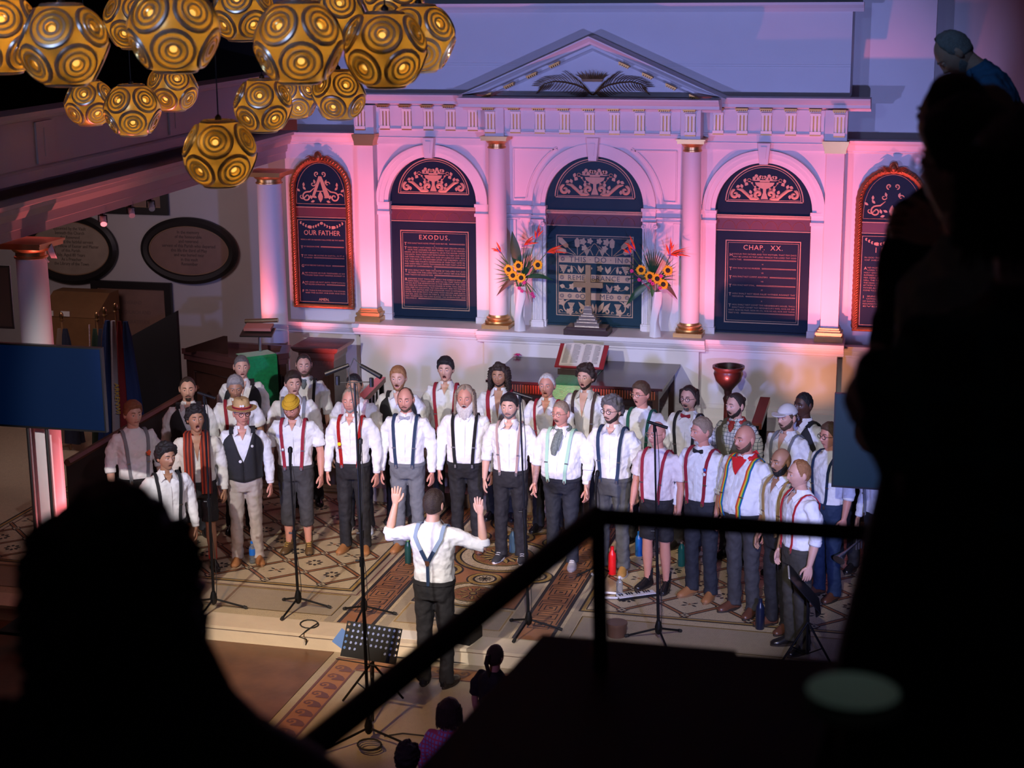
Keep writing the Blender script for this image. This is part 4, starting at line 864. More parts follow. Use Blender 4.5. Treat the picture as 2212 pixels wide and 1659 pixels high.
        if coll:      # collar and placket
            c = MB(); rg = []
            for zz, rr_ in ((1.485, .072), (1.525, .066)):
                rg.append([(rr_*sin(a), .012-rr_*cos(a), zz-.018*cos(a)*(zz > 1.5)*0) for a in [.35+(2*pi-.7)*k/24 for k in range(25)]])
            c.loft([rg[0], rg[1], [(p[0]*1.16, .012+(p[1]-.012)*1.14, p[2]-.032) for p in rg[1]]], cap=False, closed=False)
            for sg in (-1, 1):
                q = [(sg*.020, -.058, 1.520), (sg*.050, -.035, 1.528), (sg*.078, -.045, 1.490), (sg*(.040+.03*(opn > .05)), tfx(sg*.045, 1.43, .03)[1], 1.430), (sg*.014, -.075, 1.490)]
                if tie is None and opn > 0: q = [(sg*.050, -.040, 1.522), (sg*.060, -.028, 1.528), (sg*.092, -.040, 1.485), (sg*.085, tfx(sg*.07, 1.43, .034)[1], 1.430), (sg*(.036+.1*opn), tfx(sg*.04, 1.455, .036)[1], 1.462)]
                c.prism([(0, 0)]*0 or [], 0, 0) if 0 else c.add(q+[(a_, b_-.004, c_) for a_, b_, c_ in q], [(0, 1, 2, 3, 4), (9, 8, 7, 6, 5)]+[(k, (k+1) % 5, (k+1) % 5+5, k+5) for k in range(5)])
            c.build('collar', cm, root, ang=50)
            if not vest:
                c = MB(); zs = [1.44-opn*1.6-k*.05 for k in range(20) if 1.44-opn*1.6-k*.05 > .98]
                ribbon(c, [tfx(0, zz, .0175) for zz in zs], [(0, -1, 0)]*len(zs), .026, .003)
                pk = c.build('placket', cm, root, ang=50)
        if sleeve in ('long', 'rolled'):
            for sg, A in zip((-1, 1), arms):
                c = MB(); e, w = Vector(A[2]), Vector(A[3])
                if sleeve == 'long': c.tube([e.lerp(w, .80), e.lerp(w, .83), e.lerp(w, .97), e.lerp(w, 1.0)], [.036, .040, .038, .030], 14)
                else: c.tube([e.lerp(w, .02), e.lerp(w, .05), e.lerp(w, .20), e.lerp(w, .24)], [.050, .058*fat**.5, .056*fat**.5, .046], 14)
                c.build('cuff', shirt if sleeve == 'long' or not isinstance(sleeve, tuple) else shirt, root)
    # ---- vest ----
    if vest:
        c = MB(); zz_ = [.965+(1.455-.965)*j/24 for j in range(25)]
        def tha(xx, zz): a = interp([(t[0], t[1]) for t in TR], zz)+.030; return math.asin(min(.97, xx/a)**(1/.84))
        def tin(zz): v = .001+(max(0, zz-1.16)/.29)**.85*.105; return tha(v, zz)
        def tout(zz): return pi/2 if zz < 1.20 else max(tin(zz)+.12, pi/2-(zz-1.20)/.25*.85)
        for sg in (-1, 1):
            c.loft([[tp(sg*(tin(zz)+(tout(zz)-tin(zz))*k/10), zz-(.03*(1-k/4) if zz < .97 and k < 4 else 0), .030) for k in range(11)] for zz in zz_], cap=False, closed=False)
        c.loft([[tp(tout(zz)+(2*pi-2*tout(zz))*k/24 if zz < 1.20 else (pi-(pi/2-.0)*(1-(zz-1.20)/.25*.45))+2*((pi/2)*(1-(zz-1.20)/.25*.45))*k/24, zz, .030) for k in range(25)] for zz in zz_], cap=False, closed=False)
        for sg in (-1, 1): ribbon(c, [(sg*.105, -.06, 1.452), (sg*.105, -.02, 1.485), (sg*.105, .03, 1.492), (sg*.105, .08, 1.46)], [(0, -.5, 1), (0, 0, 1), (0, .1, 1), (0, .6, 1)], .055, .006)
        vo = c.build('waistcoat', vest, root, ang=50); so_ = vo.modifiers.new('solid', 'SOLIDIFY'); so_.thickness = .006; so_.offset = 1
        c = MB()
        for k in range(4): c.ball(tfx(.008, 1.15-k*.05, .034), .006, 8, 6)
        c.build('waistcoat_buttons', BUTTON, root)
    # ---- suspenders ----
    if susp:
        mats = susp if isinstance(susp, (list, tuple)) else [susp]
        for sg in (-1, 1):
            for mi_, mt in enumerate(mats):
                c = MB(); pts = []; nr = []; off = .024; nw = sw/len(mats); so2 = (mi_-(len(mats)-1)/2)*nw
                for k in range(13):
                    zz = .965+k*.0395; xx = sg*(.085+.035*k/12)*fat**.5+so2; p = tfx(xx, zz, off+(.008 if zz < 1.04 else 0)); q2 = tfx(xx, zz, off+.02); pts.append(p); nr.append(tuple(Vector(q2)-Vector(p)))
                x1 = sg*.118*fat**.5+so2
                pts += [(x1, -.055, 1.472), (x1, -.01, 1.492), (x1, .04, 1.490), (x1, .085, 1.455)]; nr += [(0, -.6, 1), (0, 0, 1), (0, .3, 1), (0, 1, .6)]
                for k in range(7):
                    f = k/6; zz = 1.40-.22*f; xx = x1*(1-f)+so2*.5*f; pts.append(tfx(xx, zz, off+.004, True)); nr.append((0, 1, 0))
                if backy:
                    cut = len(pts)-3; ribbon(c, pts[:cut], nr[:cut], nw, .004); c.build('suspender_strap', susp if not isinstance(susp, list) else mt, root)
                    c = MB(); ribbon(c, pts[cut-1:], nr[cut-1:], nw, .005); c.build('suspender_strap', NAVYC, root)
                else:
                    ribbon(c, pts, nr, nw, .004); c.build('suspender_strap', mt, root, ang=40)
            c = MB(); p = tfx(sg*.086*fat**.5, .972, .036); c.box(p[0]-.010, p[0]+.010, p[1]-.006, p[1]+.006, .955, .990); p = tfx(sg*.105*fat**.5, 1.17, .030); c.box(p[0]-sw*.55, p[0]+sw*.55, p[1]-.004, p[1]+.006, 1.166, 1.178); c.build('clip', STEEL, root, smooth=False)
        c = MB(); zs = [1.18-.05*k for k in range(5)]+[.97]; ribbon(c, [tfx(0, zz, .028, True) for zz in zs], [(0, 1, 0)]*len(zs), sw*.8, .004)
        c.build('suspender_back_strap', NAVYC if backy else mats[0], root)
        if backy: c = MB(); c.prism([(-.02, 1.20), (.02, 1.20), (.018, 1.165), (0, 1.15), (-.018, 1.165)], tfx(0, 1.18, .030, True)[1], tfx(0, 1.18, .038, True)[1]); c.build('leather_patch', LEATHER, root, smooth=False)
    if tie:
        kind, tm_ = tie
        if kind == 'bow':
            c = MB()
            for sg in (-1, 1): c.loft([[(sg*x_, -.088-y_*sin(a*pi/4)*.5-.004, 1.478+hh*cos(a*pi/4)) for a in range(8)] for x_, y_, hh in ((.004, .01, .010), (.025, .016, .018), (.048, .018, .026), (.056, .008, .024))])
            c.ball((0, -.094, 1.478), (.011, .010, .012), 10, 8); c.tube([(.066*sin(a), .012-.068*cos(a), 1.50) for a in [2*pi*k/20 for k in range(21)]], .007, 6); c.build('bow_tie', tm_, root)
        if kind in ('bandana', 'scarfknot', 'cravat'):
            c = MB(); n = 28; c.tube([(.078*sin(2*pi*k/n), .012-.076*cos(2*pi*k/n)-.004, 1.492-.012*cos(2*pi*k/n)) for k in range(n+1)], [.022+.004*sin(k*1.7) for k in range(n+1)], 10)
            if kind == 'bandana':
                rows = []
                for k in range(8): f = k/7; hw = .085*(1-f)+.004; zz = 1.50-.15*f; rows.append([tfx(-hw+2*hw*q/6, min(zz, 1.45), .034+.01*sin(f*pi))[:2]+(zz,) for q in range(7)])
                c.loft(rows, cap=False, closed=False); c.ball((.0, .092, 1.50), .022, 8, 6); c.tube([(0, .09, 1.50), (.03, .11, 1.52), (.05, .12, 1.50)], [.012, .016, .004], 6)
            elif kind == 'scarfknot':
                c.tube([(.01, -.085, 1.48), (-.01, -.125, 1.44), (-.02, -.155, 1.38), (-.03, -.17, 1.31), (-.035, -.165, 1.25)], [.03, .038, .042, .045, .03], 10, flat=.6); c.tube([(.02, -.085, 1.48), (.02, -.13, 1.43), (.005, -.16, 1.36), (-.0, -.165, 1.30)], [.02, .028, .03, .02], 8, flat=.6)
            else: c.tube([(0, -.085, 1.485), (0, -.11, 1.45), (.0, -.125, 1.40)], [.026, .036, .012], 10, flat=.6)
            o_ = c.build('neckerchief', tm_, root, ang=60)
        if kind == 'longscarf':
            for sg in (-1, 1):
                c = MB(); pts = [(sg*.02, .085, 1.50), (sg*.065, .05, 1.51), (sg*.08, -.02, 1.50), (sg*.082, -.09, 1.44)]; nr = [(0, 1, .3), (sg*.6, .4, .8), (sg*.5, -.3, 1), (0, -1, .6)]
                for k in range(11): zz = 1.38-.052*k; pts.append(tfx(sg*(.085+.0*k), max(zz, .95), .035+.002*k)[:2]+(zz,)); nr.append((sg*.15, -1, 0))
                for ck, mt, off_ in ((0, tm_[0], -.036), (1, tm_[1], -.012), (0, tm_[0], .012), (1, tm_[1], .036)): c = c
                for q in range(4):
                    c2 = MB(); o2 = (q-1.5)*.022; ribbon(c2, [(p[0]+o2, p[1]-.004*(q % 2), p[2]) for p in pts], nr, .022, .010); c2.build('scarf_stripe', tm_[q % 2], root, ang=60)
    # ---- trousers, shorts ----
    if legs:
        b = MB(); b.loft([[tp(2*pi*i/32, zz, of) for i in range(32)] for zz, of in ((1.0, .016), (.97, .018), (.92, .014), (.86, .008), (.82, .0))])
        for L in LEG:
            a, k, f = [Vector(q) for q in L]
            if legs == 'long': pts = [a+Vector((0, 0, .02)), a.lerp(k, .5), k, k.lerp(f, .5), f+Vector((0, 0, .03)), f+Vector((0, -.01, -.03))]; rad = [.096*fat, .086, .070, .066, .066, .070]
            elif legs == 'cropped': pts = [a+Vector((0, 0, .02)), a.lerp(k, .5), k, k.lerp(f, .45)]; rad = [.098*fat, .092, .080, .076]
            else: pts = [a+Vector((0, 0, .02)), a.lerp(k, .5), k+Vector((0, 0, .05))]; rad = [.098*fat, .095, .090]
            b.tube(pts, rad, 16)
        to = b.build('trousers' if legs == 'long' else 'shorts' if legs == 'shorts' else 'cropped_trousers', trou, root); softclose(to, .012, .026, 3)
        c = MB(); c.loft([[tp(2*pi*i/40, zz, of) for i in range(40)] for zz, of in ((.965, .014), (.965, .026), (1.0, .026), (1.0, .014))], cap=False); c.build('waistband', trou, root)
        for sg, L in zip((-1, 1), LEG):     # shoes
            f = Vector(L[2]); c = MB(); so3 = MB(); an = sg*.22
            def q(px, py, pz): return (f.x+px*cos(an)+py*sin(an)*-1*-1*0+(-py)*sin(an)*1, f.y+py*cos(an)+px*sin(an), pz)
            def qq(px, py, pz): return (f.x+px*cos(an)-py*sin(an), f.y+px*sin(an)+py*cos(an), pz)
            def ringy(yy, w_, h_, z0): return [qq(w_*cos(pi*k/10), yy, z0+h_*sin(pi*k/10)) for k in range(11)]
            c.loft([ringy(*r_) for r_ in ((.062, .020, .05, .02), (.055, .034, .085, .02), (.02, .038, .105, .02), (-.03, .040, .095, .02), (-.08, .045, .066, .02), (-.13, .047, .048, .02), (-.17, .040, .036, .02), (-.195, .020, .022, .02))])
            if shoe[1]: c.tube([qq(0, .005, .08), qq(0, .01, .13+.02*shoe[1])], [.043, .046], 14)
            sh = c.build('shoe', shoe[0], root, ang=60)
            P_ = []
            for k in range(20):
                a = 2*pi*k/20; yy = -.066+.134*cos(a); P_.append(qq((.048 if yy < -.02 else .041)*sin(a), yy, 0)[:2])
            so3.prism(P_, 0, .026, 'z'); sl = so3.build('sole', shoe[2], sh, smooth=False)
            if len(shoe) > 3:
                lc = MB()
                for k in range(4): lc.tube([qq(-.022, -.03-.022*k, .118-.014*k), qq(0, -.035-.022*k, .124-.014*k), qq(.022, -.03-.022*k, .118-.014*k)], .003, 5)
                lc.build('laces', shoe[3], sh)
            if socks: cs = MB(); cs.tube([qq(0, .01, .10), qq(0, .012, .10+socks[1])], [.045, .047], 14); cs.build('sock', socks[0], root)
    if extras: extras(root, tfx, HT)
    return root
BLACKTR = cmat('black_trouser_cloth', (.014, .013, .015)); GREYTR = cmat('mid_grey_trouser_cloth', (.16, .17, .185)); STONETR = cmat('stone_chinos', (.48, .42, .38)); CHAR = cmat('charcoal_trouser_cloth', (.045, .043, .045)); NAVYC = cmat('navy_webbing', (.012, .03, .075)); DENIM = cmat('dark_denim', (.018, .020, .028)); OLIVE = cmat('dark_olive_twill', (.045, .040, .030)); SLATE = cmat('slate_trouser_cloth', (.085, .088, .095))
RED = cmat('red_webbing', (.55, .02, .03)); CRIM = cmat('crimson_webbing', (.30, .012, .03)); BLKW = cmat('black_webbing', (.012, .012, .014)); GREYW = cmat('grey_webbing', (.20, .21, .23)); MINT = cmat('mint_webbing', (.38, .62, .45)); GRNW = cmat('bottle_green_webbing', (.01, .10, .06)); TANW = cmat('tan_webbing', (.42, .26, .09)); STRW = cmat('striped_tan_webbing', (.42, .28, .25)); BRNW = cmat('brown_webbing', (.07, .04, .035)); BLUEG = cmat('blue_grey_webbing', (.22, .29, .40))
SEQR = M('red_sequins', (.60, .02, .02), .25, .5, bump=1, bscale=220); SEQB = M('black_sequins', (.03, .03, .03), .2, .6, bump=1, bscale=220); VESTB = cmat('black_waistcoat_wool', (.016, .016, .019)); VESTG = cmat('grey_green_waistcoat', (.14, .13, .09)); LEATHER = M('brown_leather', (.09, .035, .018), .4); BUTTON = M('dark_button', (.02, .02, .02), .3)
TATTOO = M('tattooed_skin', (.36, .20, .16), .5, var=.75, vscale=38); GLD = M('thin_gold_wire', (.5, .35, .2), .3, .8); GLB = M('black_spectacle_frame', (.015, .012, .012), .3)
PLAID = M('checked_shirt_cotton', (.70, .70, .66), .8)
def checks(m, c1, c2, sc=55, w=.12):
    nt = m.node_tree; N = nt.nodes; L = nt.links; tc = N.new('ShaderNodeTexCoord'); last = None
    mx = N.new('ShaderNodeMix'); mx.data_type = 'RGBA'; mx.inputs[6].default_value = (*c1, 1); mx.inputs[7].default_value = (*c2, 1)
    ws = []
    for ax in (0, 2):
        sp_ = N.new('ShaderNodeSeparateXYZ'); L.new(tc.outputs['Object'], sp_.inputs[0]); mu = N.new('ShaderNodeMath'); mu.operation = 'MULTIPLY'; mu.inputs[1].default_value = sc; L.new(sp_.outputs[ax], mu.inputs[0])
        fr = N.new('ShaderNodeMath'); fr.operation = 'FRACT'; L.new(mu.outputs[0], fr.inputs[0]); lt = N.new('ShaderNodeMath'); lt.operation = 'LESS_THAN'; lt.inputs[1].default_value = w; L.new(fr.outputs[0], lt.inputs[0]); ws.append(lt)
    mxx = N.new('ShaderNodeMath'); mxx.operation = 'MAXIMUM'; L.new(ws[0].outputs[0], mxx.inputs[0]); L.new(ws[1].outputs[0], mxx.inputs[1]); L.new(mxx.outputs[0], mx.inputs[0]); L.new(mx.outputs[2], N['Principled BSDF'].inputs['Base Color'])
checks(PLAID, (.70, .70, .66), (.10, .14, .16), 26, .14)
WSOLE = M('white_rubber_sole', (.75, .73, .70), .6); DSOLE = M('dark_sole', (.03, .02, .015), .6)
SHOEB = (M('black_shoe_leather', (.015, .013, .013), .25), 0, DSOLE); BOOTB = (MATS['black_shoe_leather'], 1, DSOLE); TANS = (M('tan_suede', (.36, .15, .05), .6), 0, M('tan_sole', (.25, .13, .06), .6)); BRS = (M('brown_shoe_leather', (.12, .045, .025), .35), 0, DSOLE)
BBOOT = (M('olive_brown_boot_leather', (.12, .07, .03), .45), 2, DSOLE, M('yellow_laces', (.6, .38, .08), .7)); SNK = (M('black_canvas', (.03, .03, .033), .8), 0, WSOLE, WSOLE); GRYS = (M('light_grey_suede', (.42, .38, .36), .8), 0, M('grey_sole', (.4, .37, .33), .7), WSOLE); TSNK = (M('tan_canvas', (.45, .24, .07), .7), 0, WSOLE); WSN = (M('white_canvas', (.7, .7, .7), .7), 0, WSOLE)
def badge(root, p, r, mat): c = MB(); c.lathe([(r, 0), (r, .003), (r*.8, .006)], n=16); o = c.build('badge', mat, root); o.location = p; o.rotation_euler = (pi/2, 0, 0)
BW = M('white_badge_enamel', (.8, .8, .8), .3); BY = M('yellow_badge_enamel', (.8, .65, .02), .3); BB = M('blue_badge_enamel', (.02, .12, .55), .3); FLW = M('orange_red_rose', (.8, .12, .03), .6)
def ex_hatman(r, tfx, HT): badge(r, tfx(.10, 1.33, .042), .015, BW); badge(r, tfx(-.03, 1.17, .042), .017, BW); badge(r, tuple(HT((-.035, -.108, .10))), .012, BW); badge(r, tuple(HT((-.012, -.112, .10))), .013, BW)
def ex_rose(r, tfx, HT):
    c = MB(); p = Vector(tfx(.10, 1.27, .04))
    for k in range(12): c.ball(tuple(p+Vector((.022*cos(k*2.4)*(k/12), -.012, .022*sin(k*2.4)*(k/12)))), .012, 8, 6)
    c.build('rose_buttonhole', FLW, r)
def ex_watch(r, tfx, HT): pass
P = person
SHS = cmat('white_muslin', (.78, .76, .72)); PATT = M('white_embroidered_cotton', (.76, .74, .72), .8)
P(-3.64, -5.42, 'auburn-haired man with grey suspenders and orange rose, leftmost of the choir', 1.78, rz=.75, hyaw=.12, skin='fair', hc='auburn', ht=.024, susp=GREYW, sleeve='rolled', coll=False, opn=0, extras=ex_rose)
P(-2.78, -6.45, 'smiling man with wavy black hair and black suspenders, lowest at the left', 1.66, rz=.70, hyaw=.25, skin='tan', hair='curly', hc='black', mo=.3, susp=BLKW, opn=.04)
P(-3.56, -4.29, 'man with slicked dark hair, round goatee and black waistcoat at the back left', 1.78, rz=.45, skin='fair', hair='slick', hc='dark', beard='vandyke', vest=VESTB)
P(-3.06, -5.28, 'black-haired singer with open mouth and long red striped scarf', 1.72, rz=.42, hyaw=.2, hpit=.1, skin='tan', hair='curly', hc='black', mo=.9, coll=False, opn=.12, tie=None, legs='shorts', trou=BLACKTR, susp=BRNW, socks=(cmat('coral_red_sock', (.75, .06, .05)), .24), shirt=SHS,
  extras=lambda r, tfx, HT: [ribbon_obj(r, tfx, sg) for sg in (-1, 1)])  if 0 else None
def scarf_ex(r, tfx, HT):
    A_, B_ = cmat('rust_red_scarf', (.42, .05, .02)), cmat('maroon_scarf', (.09, .015, .015))
    for sg in (-1, 1):
        pts = [(sg*.02, .085, 1.50), (sg*.065, .05, 1.51), (sg*.08, -.02, 1.50), (sg*.082, -.09, 1.44)]; nr = [(0, 1, .3), (sg*.6, .4, .8), (sg*.5, -.3, 1), (0, -1, .6)]
        for k in range(11): zz = 1.38-.050*k; pts.append(tfx(sg*.085, max(zz, .95), .040)[:2]+(zz,)); nr.append((sg*.15, -1, 0))
        for q in range(6): c = MB(); o2 = (q-2.5)*.018; ribbon(c, [(p[0]+o2, p[1]-.003*(q % 2), p[2]) for p in pts], nr, .0185, .010); c.build('scarf_stripe', (A_, B_)[q % 2], r, ang=60)
P(-3.01, -5.28, 'black-haired singer with open mouth and long red striped scarf', 1.72, rz=.42, hyaw=.2, hpit=-.1, skin='tan', hair='curly', hc='black', mo=.9, coll=False, opn=.12, legs='shorts', susp=BRNW, socks=(cmat('coral_red_sock', (.75, .06, .05)), .22), shirt=SHS, extras=scarf_ex)
P(-2.63, -5.0, 'older man in straw hat, glasses, black waistcoat with badges and pale trousers', 1.74, rz=.40, skin='pink', hair='short', hc='grey', ht=.006, hat='fedora', glasses=GLB, vest=VESTB, trou=STONETR, shoe=TANS, opn=.05, extras=ex_hatman, hyaw=.25, fat=1.03)
P(-3.12, -4.03, 'grey-haired man with eyes lowered and red suspenders behind the straw hat', 1.78, rz=.42, hpit=.25, skin='tan', hair='short', hc='grey', ht=.02, susp=CRIM, sleeve='short')
P(-3.41, -3.2, 'tall man with cropped grey hair and dark waistcoat beside the green pulpit cloth', 1.79, rz=.40, hyaw=.1, skin='fair', hair='short', hc='salt', ht=.009, mo=.3, vest=VESTB, opn=.07)
P(-2.55, -3.79, 'dark-haired clean-shaven man with grey suspenders behind the yellow beanie', 1.78, rz=.30, hyaw=.25, skin='fair', hc='dark', ht=.02, mo=.35, susp=GREYW, sleeve='rolled', shoe=BRS, opn=.04)
P(-2.76, -2.93, 'tall bearded man with slicked-back hair and patterned grey neckerchief before the wooden pedestal', 1.78, rz=.28, hyaw=.1, skin='fair', hair='slick', hc='dark', beard='full', bc='brown', susp=BLKW, sleeve='rolled', tie=('cravat', M('paisley_grey_silk', (.14, .17, .20), .6, var=.8, vscale=60)))
P(-2.25, -4.53, 'man in mustard yellow knitted beanie looking down, with red suspenders and lace-up boots', 1.74, rz=.18, hpit=.42, hyaw=-.1, skin='pink', hair='short', hc='brown', ht=.005, hat='beanie', beard='full', bc='auburn', blen=.012, susp=CRIM, sleeve='short', legs='cropped', trou=CHAR, shoe=BBOOT, socks=(BLKW, .10), tattoo=-1, fat=1.08, opn=.05, extras=lambda r, t, H: badge(r, t(-.10, 1.19, .04), .013, BW))
P(-1.85, -3.75, 'man with cropped black hair in embroidered white shirt half hidden by the tall microphone pole', 1.78, rz=.15, skin='tan', hc='black', ht=.010, shirt=PATT, shoe=WSN, opn=0, sleeve='rolled', coll=False, susp=M('pink_embroidery', (.72, .45, .45), .8, var=.5, vscale=60))
P(-1.66, -4.39, 'balding man with red sequinned suspenders and yellow badge directly behind the tall pole', 1.78, rz=.10, skin='pink', hair='receding', hc='sandy', ht=.010, beard='stubble', bc='grey', susp=SEQR, shoe=TANS, opn=.04, extras=lambda r, t, H: badge(r, t(-.10, 1.22, .045), .02, BY))
P(-1.50, -3.3, 'ginger-bearded singer with mouth wide open in a dark double-breasted waistcoat', 1.78, rz=.12, skin='fair', hc='ginger', ht=.018, beard='full', bc='ginger', blen=.004, mo=1., vest=VESTB)
P(-1.11, -4.23, 'balding man with grey bow tie, navy suspenders and grey trousers', 1.78, rz=.10, skin='pink', hair='fringe', hc='brown', ht=.006, beard='full', bc='brown', blen=.005, susp=NAVYC, tie=('bow', cmat('silver_grey_silk', (.32, .33, .38))), trou=GREYTR, shoe=TANS, belly=.02, fat=1.03)
P(-1.09, -2.85, 'tall black-haired singer with round open mouth and maroon suspenders at the back', 1.80, rz=.10, skin='fair', hc='black', ht=.026, mo=.9, susp=CRIM, opn=.05)
P(-.50, -4.10, 'man with long grey hair, bushy white beard and black sequinned suspenders', 1.80, rz=.12, skin='pink', hair='longgrey', hc='sandy', beard='long', bc='white', blen=.018, mo=.6, susp=SEQB, belly=.03, fat=1.06, shoe=BRS, opn=0)
P(-.44, -2.94, 'man with long curly dark hair, open shirt and wide red suspenders', 1.78, rz=.05, hyaw=-.05, skin='tan', hair='longcurly', hc='dark', beard='stubble', bc='dark', susp=CRIM, sw=.042, opn=.14)
P(.03, -4.29, 'dark-haired man with grey goatee, rolled cuffs and thin striped suspenders', 1.79, rz=.05, hyaw=-.05, skin='fair', hc='black', ht=.020, beard='full', bc='salt', blen=.004, susp=STRW, sw=.024, sleeve='rolled', shoe=SNK, opn=.03)
P(.18, -3.27, 'older man with long grey hair tied back and thin red suspenders', 1.78, rz=-.02, skin='pink', hair='ponytail', hc='silver', mo=.5, susp=CRIM, sw=.028, sleeve='rolled', opn=.06)
P(.59, -4.34, 'man with moustache and round glasses, grey paisley scarf, mint suspenders and tattooed forearms', 1.76, rz=-.12, hyaw=-.25, skin='pink', hair='short', hc='sandy', ht=.006, beard='moustache', bc='brown', glasses=GLD, mo=.3, susp=MINT, sleeve='rolled', belly=.045, fat=1.10, tie=('scarfknot', M('grey_green_paisley', (.16, .19, .17), .8, var=.8, vscale=55)), tattoo=2, trou=DENIM, shoe=GRYS)
P(.52, -2.87, 'curly dark-haired singer in open shirt in front of the green altar cloth', 1.79, rz=-.10, hyaw=-.12, hpit=-.05, skin='fair', hair='curly', hc='dark', beard='stubble', bc='dark', mo=.7, susp=BRNW, opn=.12)
P(1.13, -4.40, 'tall man with curly grey hair, black glasses and navy suspenders', 1.84, rz=-.15, hyaw=-.30, skin='fair', hair='curly', hc='salt', beard='full', bc='dark', blen=.005, glasses=GLB, susp=NAVYC, trou=SLATE, shoe=TSNK, opn=.03)
P(1.25, -3.44, 'brown-haired man with wire glasses and dark green suspenders below the table corner', 1.78, rz=-.22, hyaw=-.3, skin='pink', hc='brown', ht=.02, glasses=GLD, mo=.6, susp=GRNW, coll=False, opn=0)
P(1.65, -4.78, 'bald man with glasses in a plain T-shirt, red suspenders, black shorts and black boots', 1.72, rz=-.30, hyaw=-.25, skin='pink', hair=None, hc='grey', glasses=GLD, susp=CRIM, sleeve='short', shirt=cmat('pale_pink_jersey', (.74, .66, .64)), coll=False, opn=0, legs='shorts', shoe=BOOTB, socks=(BLKW, .09), belly=.02)
P(1.76, -3.5, 'man with long dark wavy hair, black glasses and maroon bow tie', 1.78, rz=-.30, skin='fair', hair='longback', hc='dark', beard='goatee', bc='salt', blen=.005, glasses=GLB, mo=.4, susp=BLKW, tie=('bow', CRIM))
P(2.11, -4.90, 'grey-haired man in profile with black bow tie and maroon suspenders with badges', 1.81, rz=-.42, hyaw=-.45, skin='pink', hc='sandy', ht=.016, beard='goatee', bc='silver', blen=.004, susp=CRIM, tie=('bow', BLKW), trou=DENIM, shoe=TANS, extras=lambda r, t, H: (badge(r, t(.115, 1.33, .045), .016, BB), badge(r, t(.112, 1.285, .045), .016, BW)))
P(2.28, -3.71, 'man with dark slicked hair in checked shirt, grey-green waistcoat and red neckerchief', 1.78, rz=-.42, hyaw=-.25, skin='fair', hair='slick', hc='dark', beard='full', bc='dark', blen=.004, mo=.4, shirt=PLAID, vest=VESTG, tie=('cravat', M('red_paisley', (.38, .03, .02), .7, var=.8, vscale=50)))
RBW = [cmat('red_stripe', (.65, .02, .02)), cmat('orange_stripe', (.75, .22, .02)), cmat('yellow_stripe', (.75, .6, .05)), cmat('green_stripe', (.02, .28, .10)), cmat('blue_stripe', (.01, .12, .42))]
P(2.56, -5.22, 'bald bearded man in red bandana and rainbow striped suspenders', 1.85, rz=-.55, hyaw=-.15, skin='pink', hair=None, hc='brown', beard='full', bc='brown', blen=.008, susp=RBW, sw=.045, sleeve='rolled', belly=.06, fat=1.12, tie=('bandana', M('red_bandana', (.70, .015, .02), .8)), trou=CHAR, shoe=BRS)
P(2.84, -4.08, 'man in white baseball cap with brown beard and grey suspenders', 1.78, rz=-.58, hyaw=-.1, skin='fair', hair='short', hc='brown', ht=.006, hat='cap', beard='full', bc='brown', blen=.006, mo=.2, susp=GREYW, opn=.08)
P(2.96, -3.60, 'dark-skinned man with shaven head and black waistcoat behind the white cap', 1.80, rz=-.70, skin='dark', hair='short', hc='black', ht=.004, vest=VESTB, opn=.03)
P(2.93, -5.55, 'bald man with thick dark beard and mustard suspenders', 1.74, rz=-.75, skin='tan', hair=None, hc='dark', beard='full', bc='black', blen=.012, mo=.4, susp=TANW, sleeve='rolled', shoe=BRS)
P(3.14, -6.02, 'man with short ginger hair in profile and bright red suspenders, nearest on the right', 1.77, rz=-.95, hyaw=-.15, skin='fair', hair='receding', hc='ginger', ht=.010, susp=RED, sw=.026, sleeve='rolled', trou=OLIVE, opn=.05)
P(3.30, -4.62, 'man with round black glasses and navy suspenders beside the right-hand screen', 1.76, rz=-.75, hyaw=-.05, skin='pink', hc='brown', ht=.016, glasses=GLB, susp=NAVYC, sleeve='rolled', shoe=BRS, trou=NAVYC, coll=False, opn=0)
P(3.42, -3.72, 'man with pink glasses and dark beard almost hidden behind the right-hand screen', 1.78, rz=-.6, skin='tan', hair='short', hc='dark', beard='full', bc='black', glasses=M('pink_glasses', (.6, .06, .12), .3), susp=BLKW)
P(3.80, -4.75, 'singer with patterned suspenders holding a trumpet below the right-hand screen', 1.70, rz=-.75, skin='tan', hair='short', hc='dark', susp=GREYW, trou=BLACKTR)
# conductor, back to the camera
CA = [[(-.165, 0, 1.405), (-.24, -.02, 1.38), (-.44, .08, 1.30), (-.40, .12, 1.58)+(), (Vector((.1, .1, 1)), Vector((.3, 1, 0)), Vector((1, -.2, .0)), .25, .3)],
      [(.165, 0, 1.405), (.24, -.02, 1.38), (.43, .06, 1.33), (.38, .12, 1.61), (Vector((-.1, .1, 1)), Vector((-.3, 1, 0)), Vector((-1, -.2, 0)), .25, .3)]]
CA = [[Vector(q) if len(q) == 3 else q for q in A] for A in CA]
for A in CA:
    for k in (1, 2, 3): A[k] = Vector((A[k].x, -abs(A[k].y)*.8, A[k].z))
    A[4] = (A[4][0], Vector((A[4][1].x, -1, 0)), A[4][2], A[4][3], A[4][4])
person(.10, -7.20, 'conductor seen from behind with both arms raised and blue Y-back suspenders', 1.79, z=-.16, rz=pi-.06, hyaw=-.1, hpit=.05, skin='fair', hair='short', hc='dark', ht=.016, susp=BLUEG, sleeve='rolled', arms=CA, backy=True, group=None, trou=BLACKTR, shoe=BOOTB, belly=.01)
# ---------------- furnishings ----------------
def at(u, v, y=None, z=None, d=None):
    r = fw+rr*((u-1106)/F_)-uu*((v-829.5)/F_)
    k = (y-CAM.y)/r.y if y is not None else (z-CAM.z)/r.z if z is not None else d
    return CAM+r*k
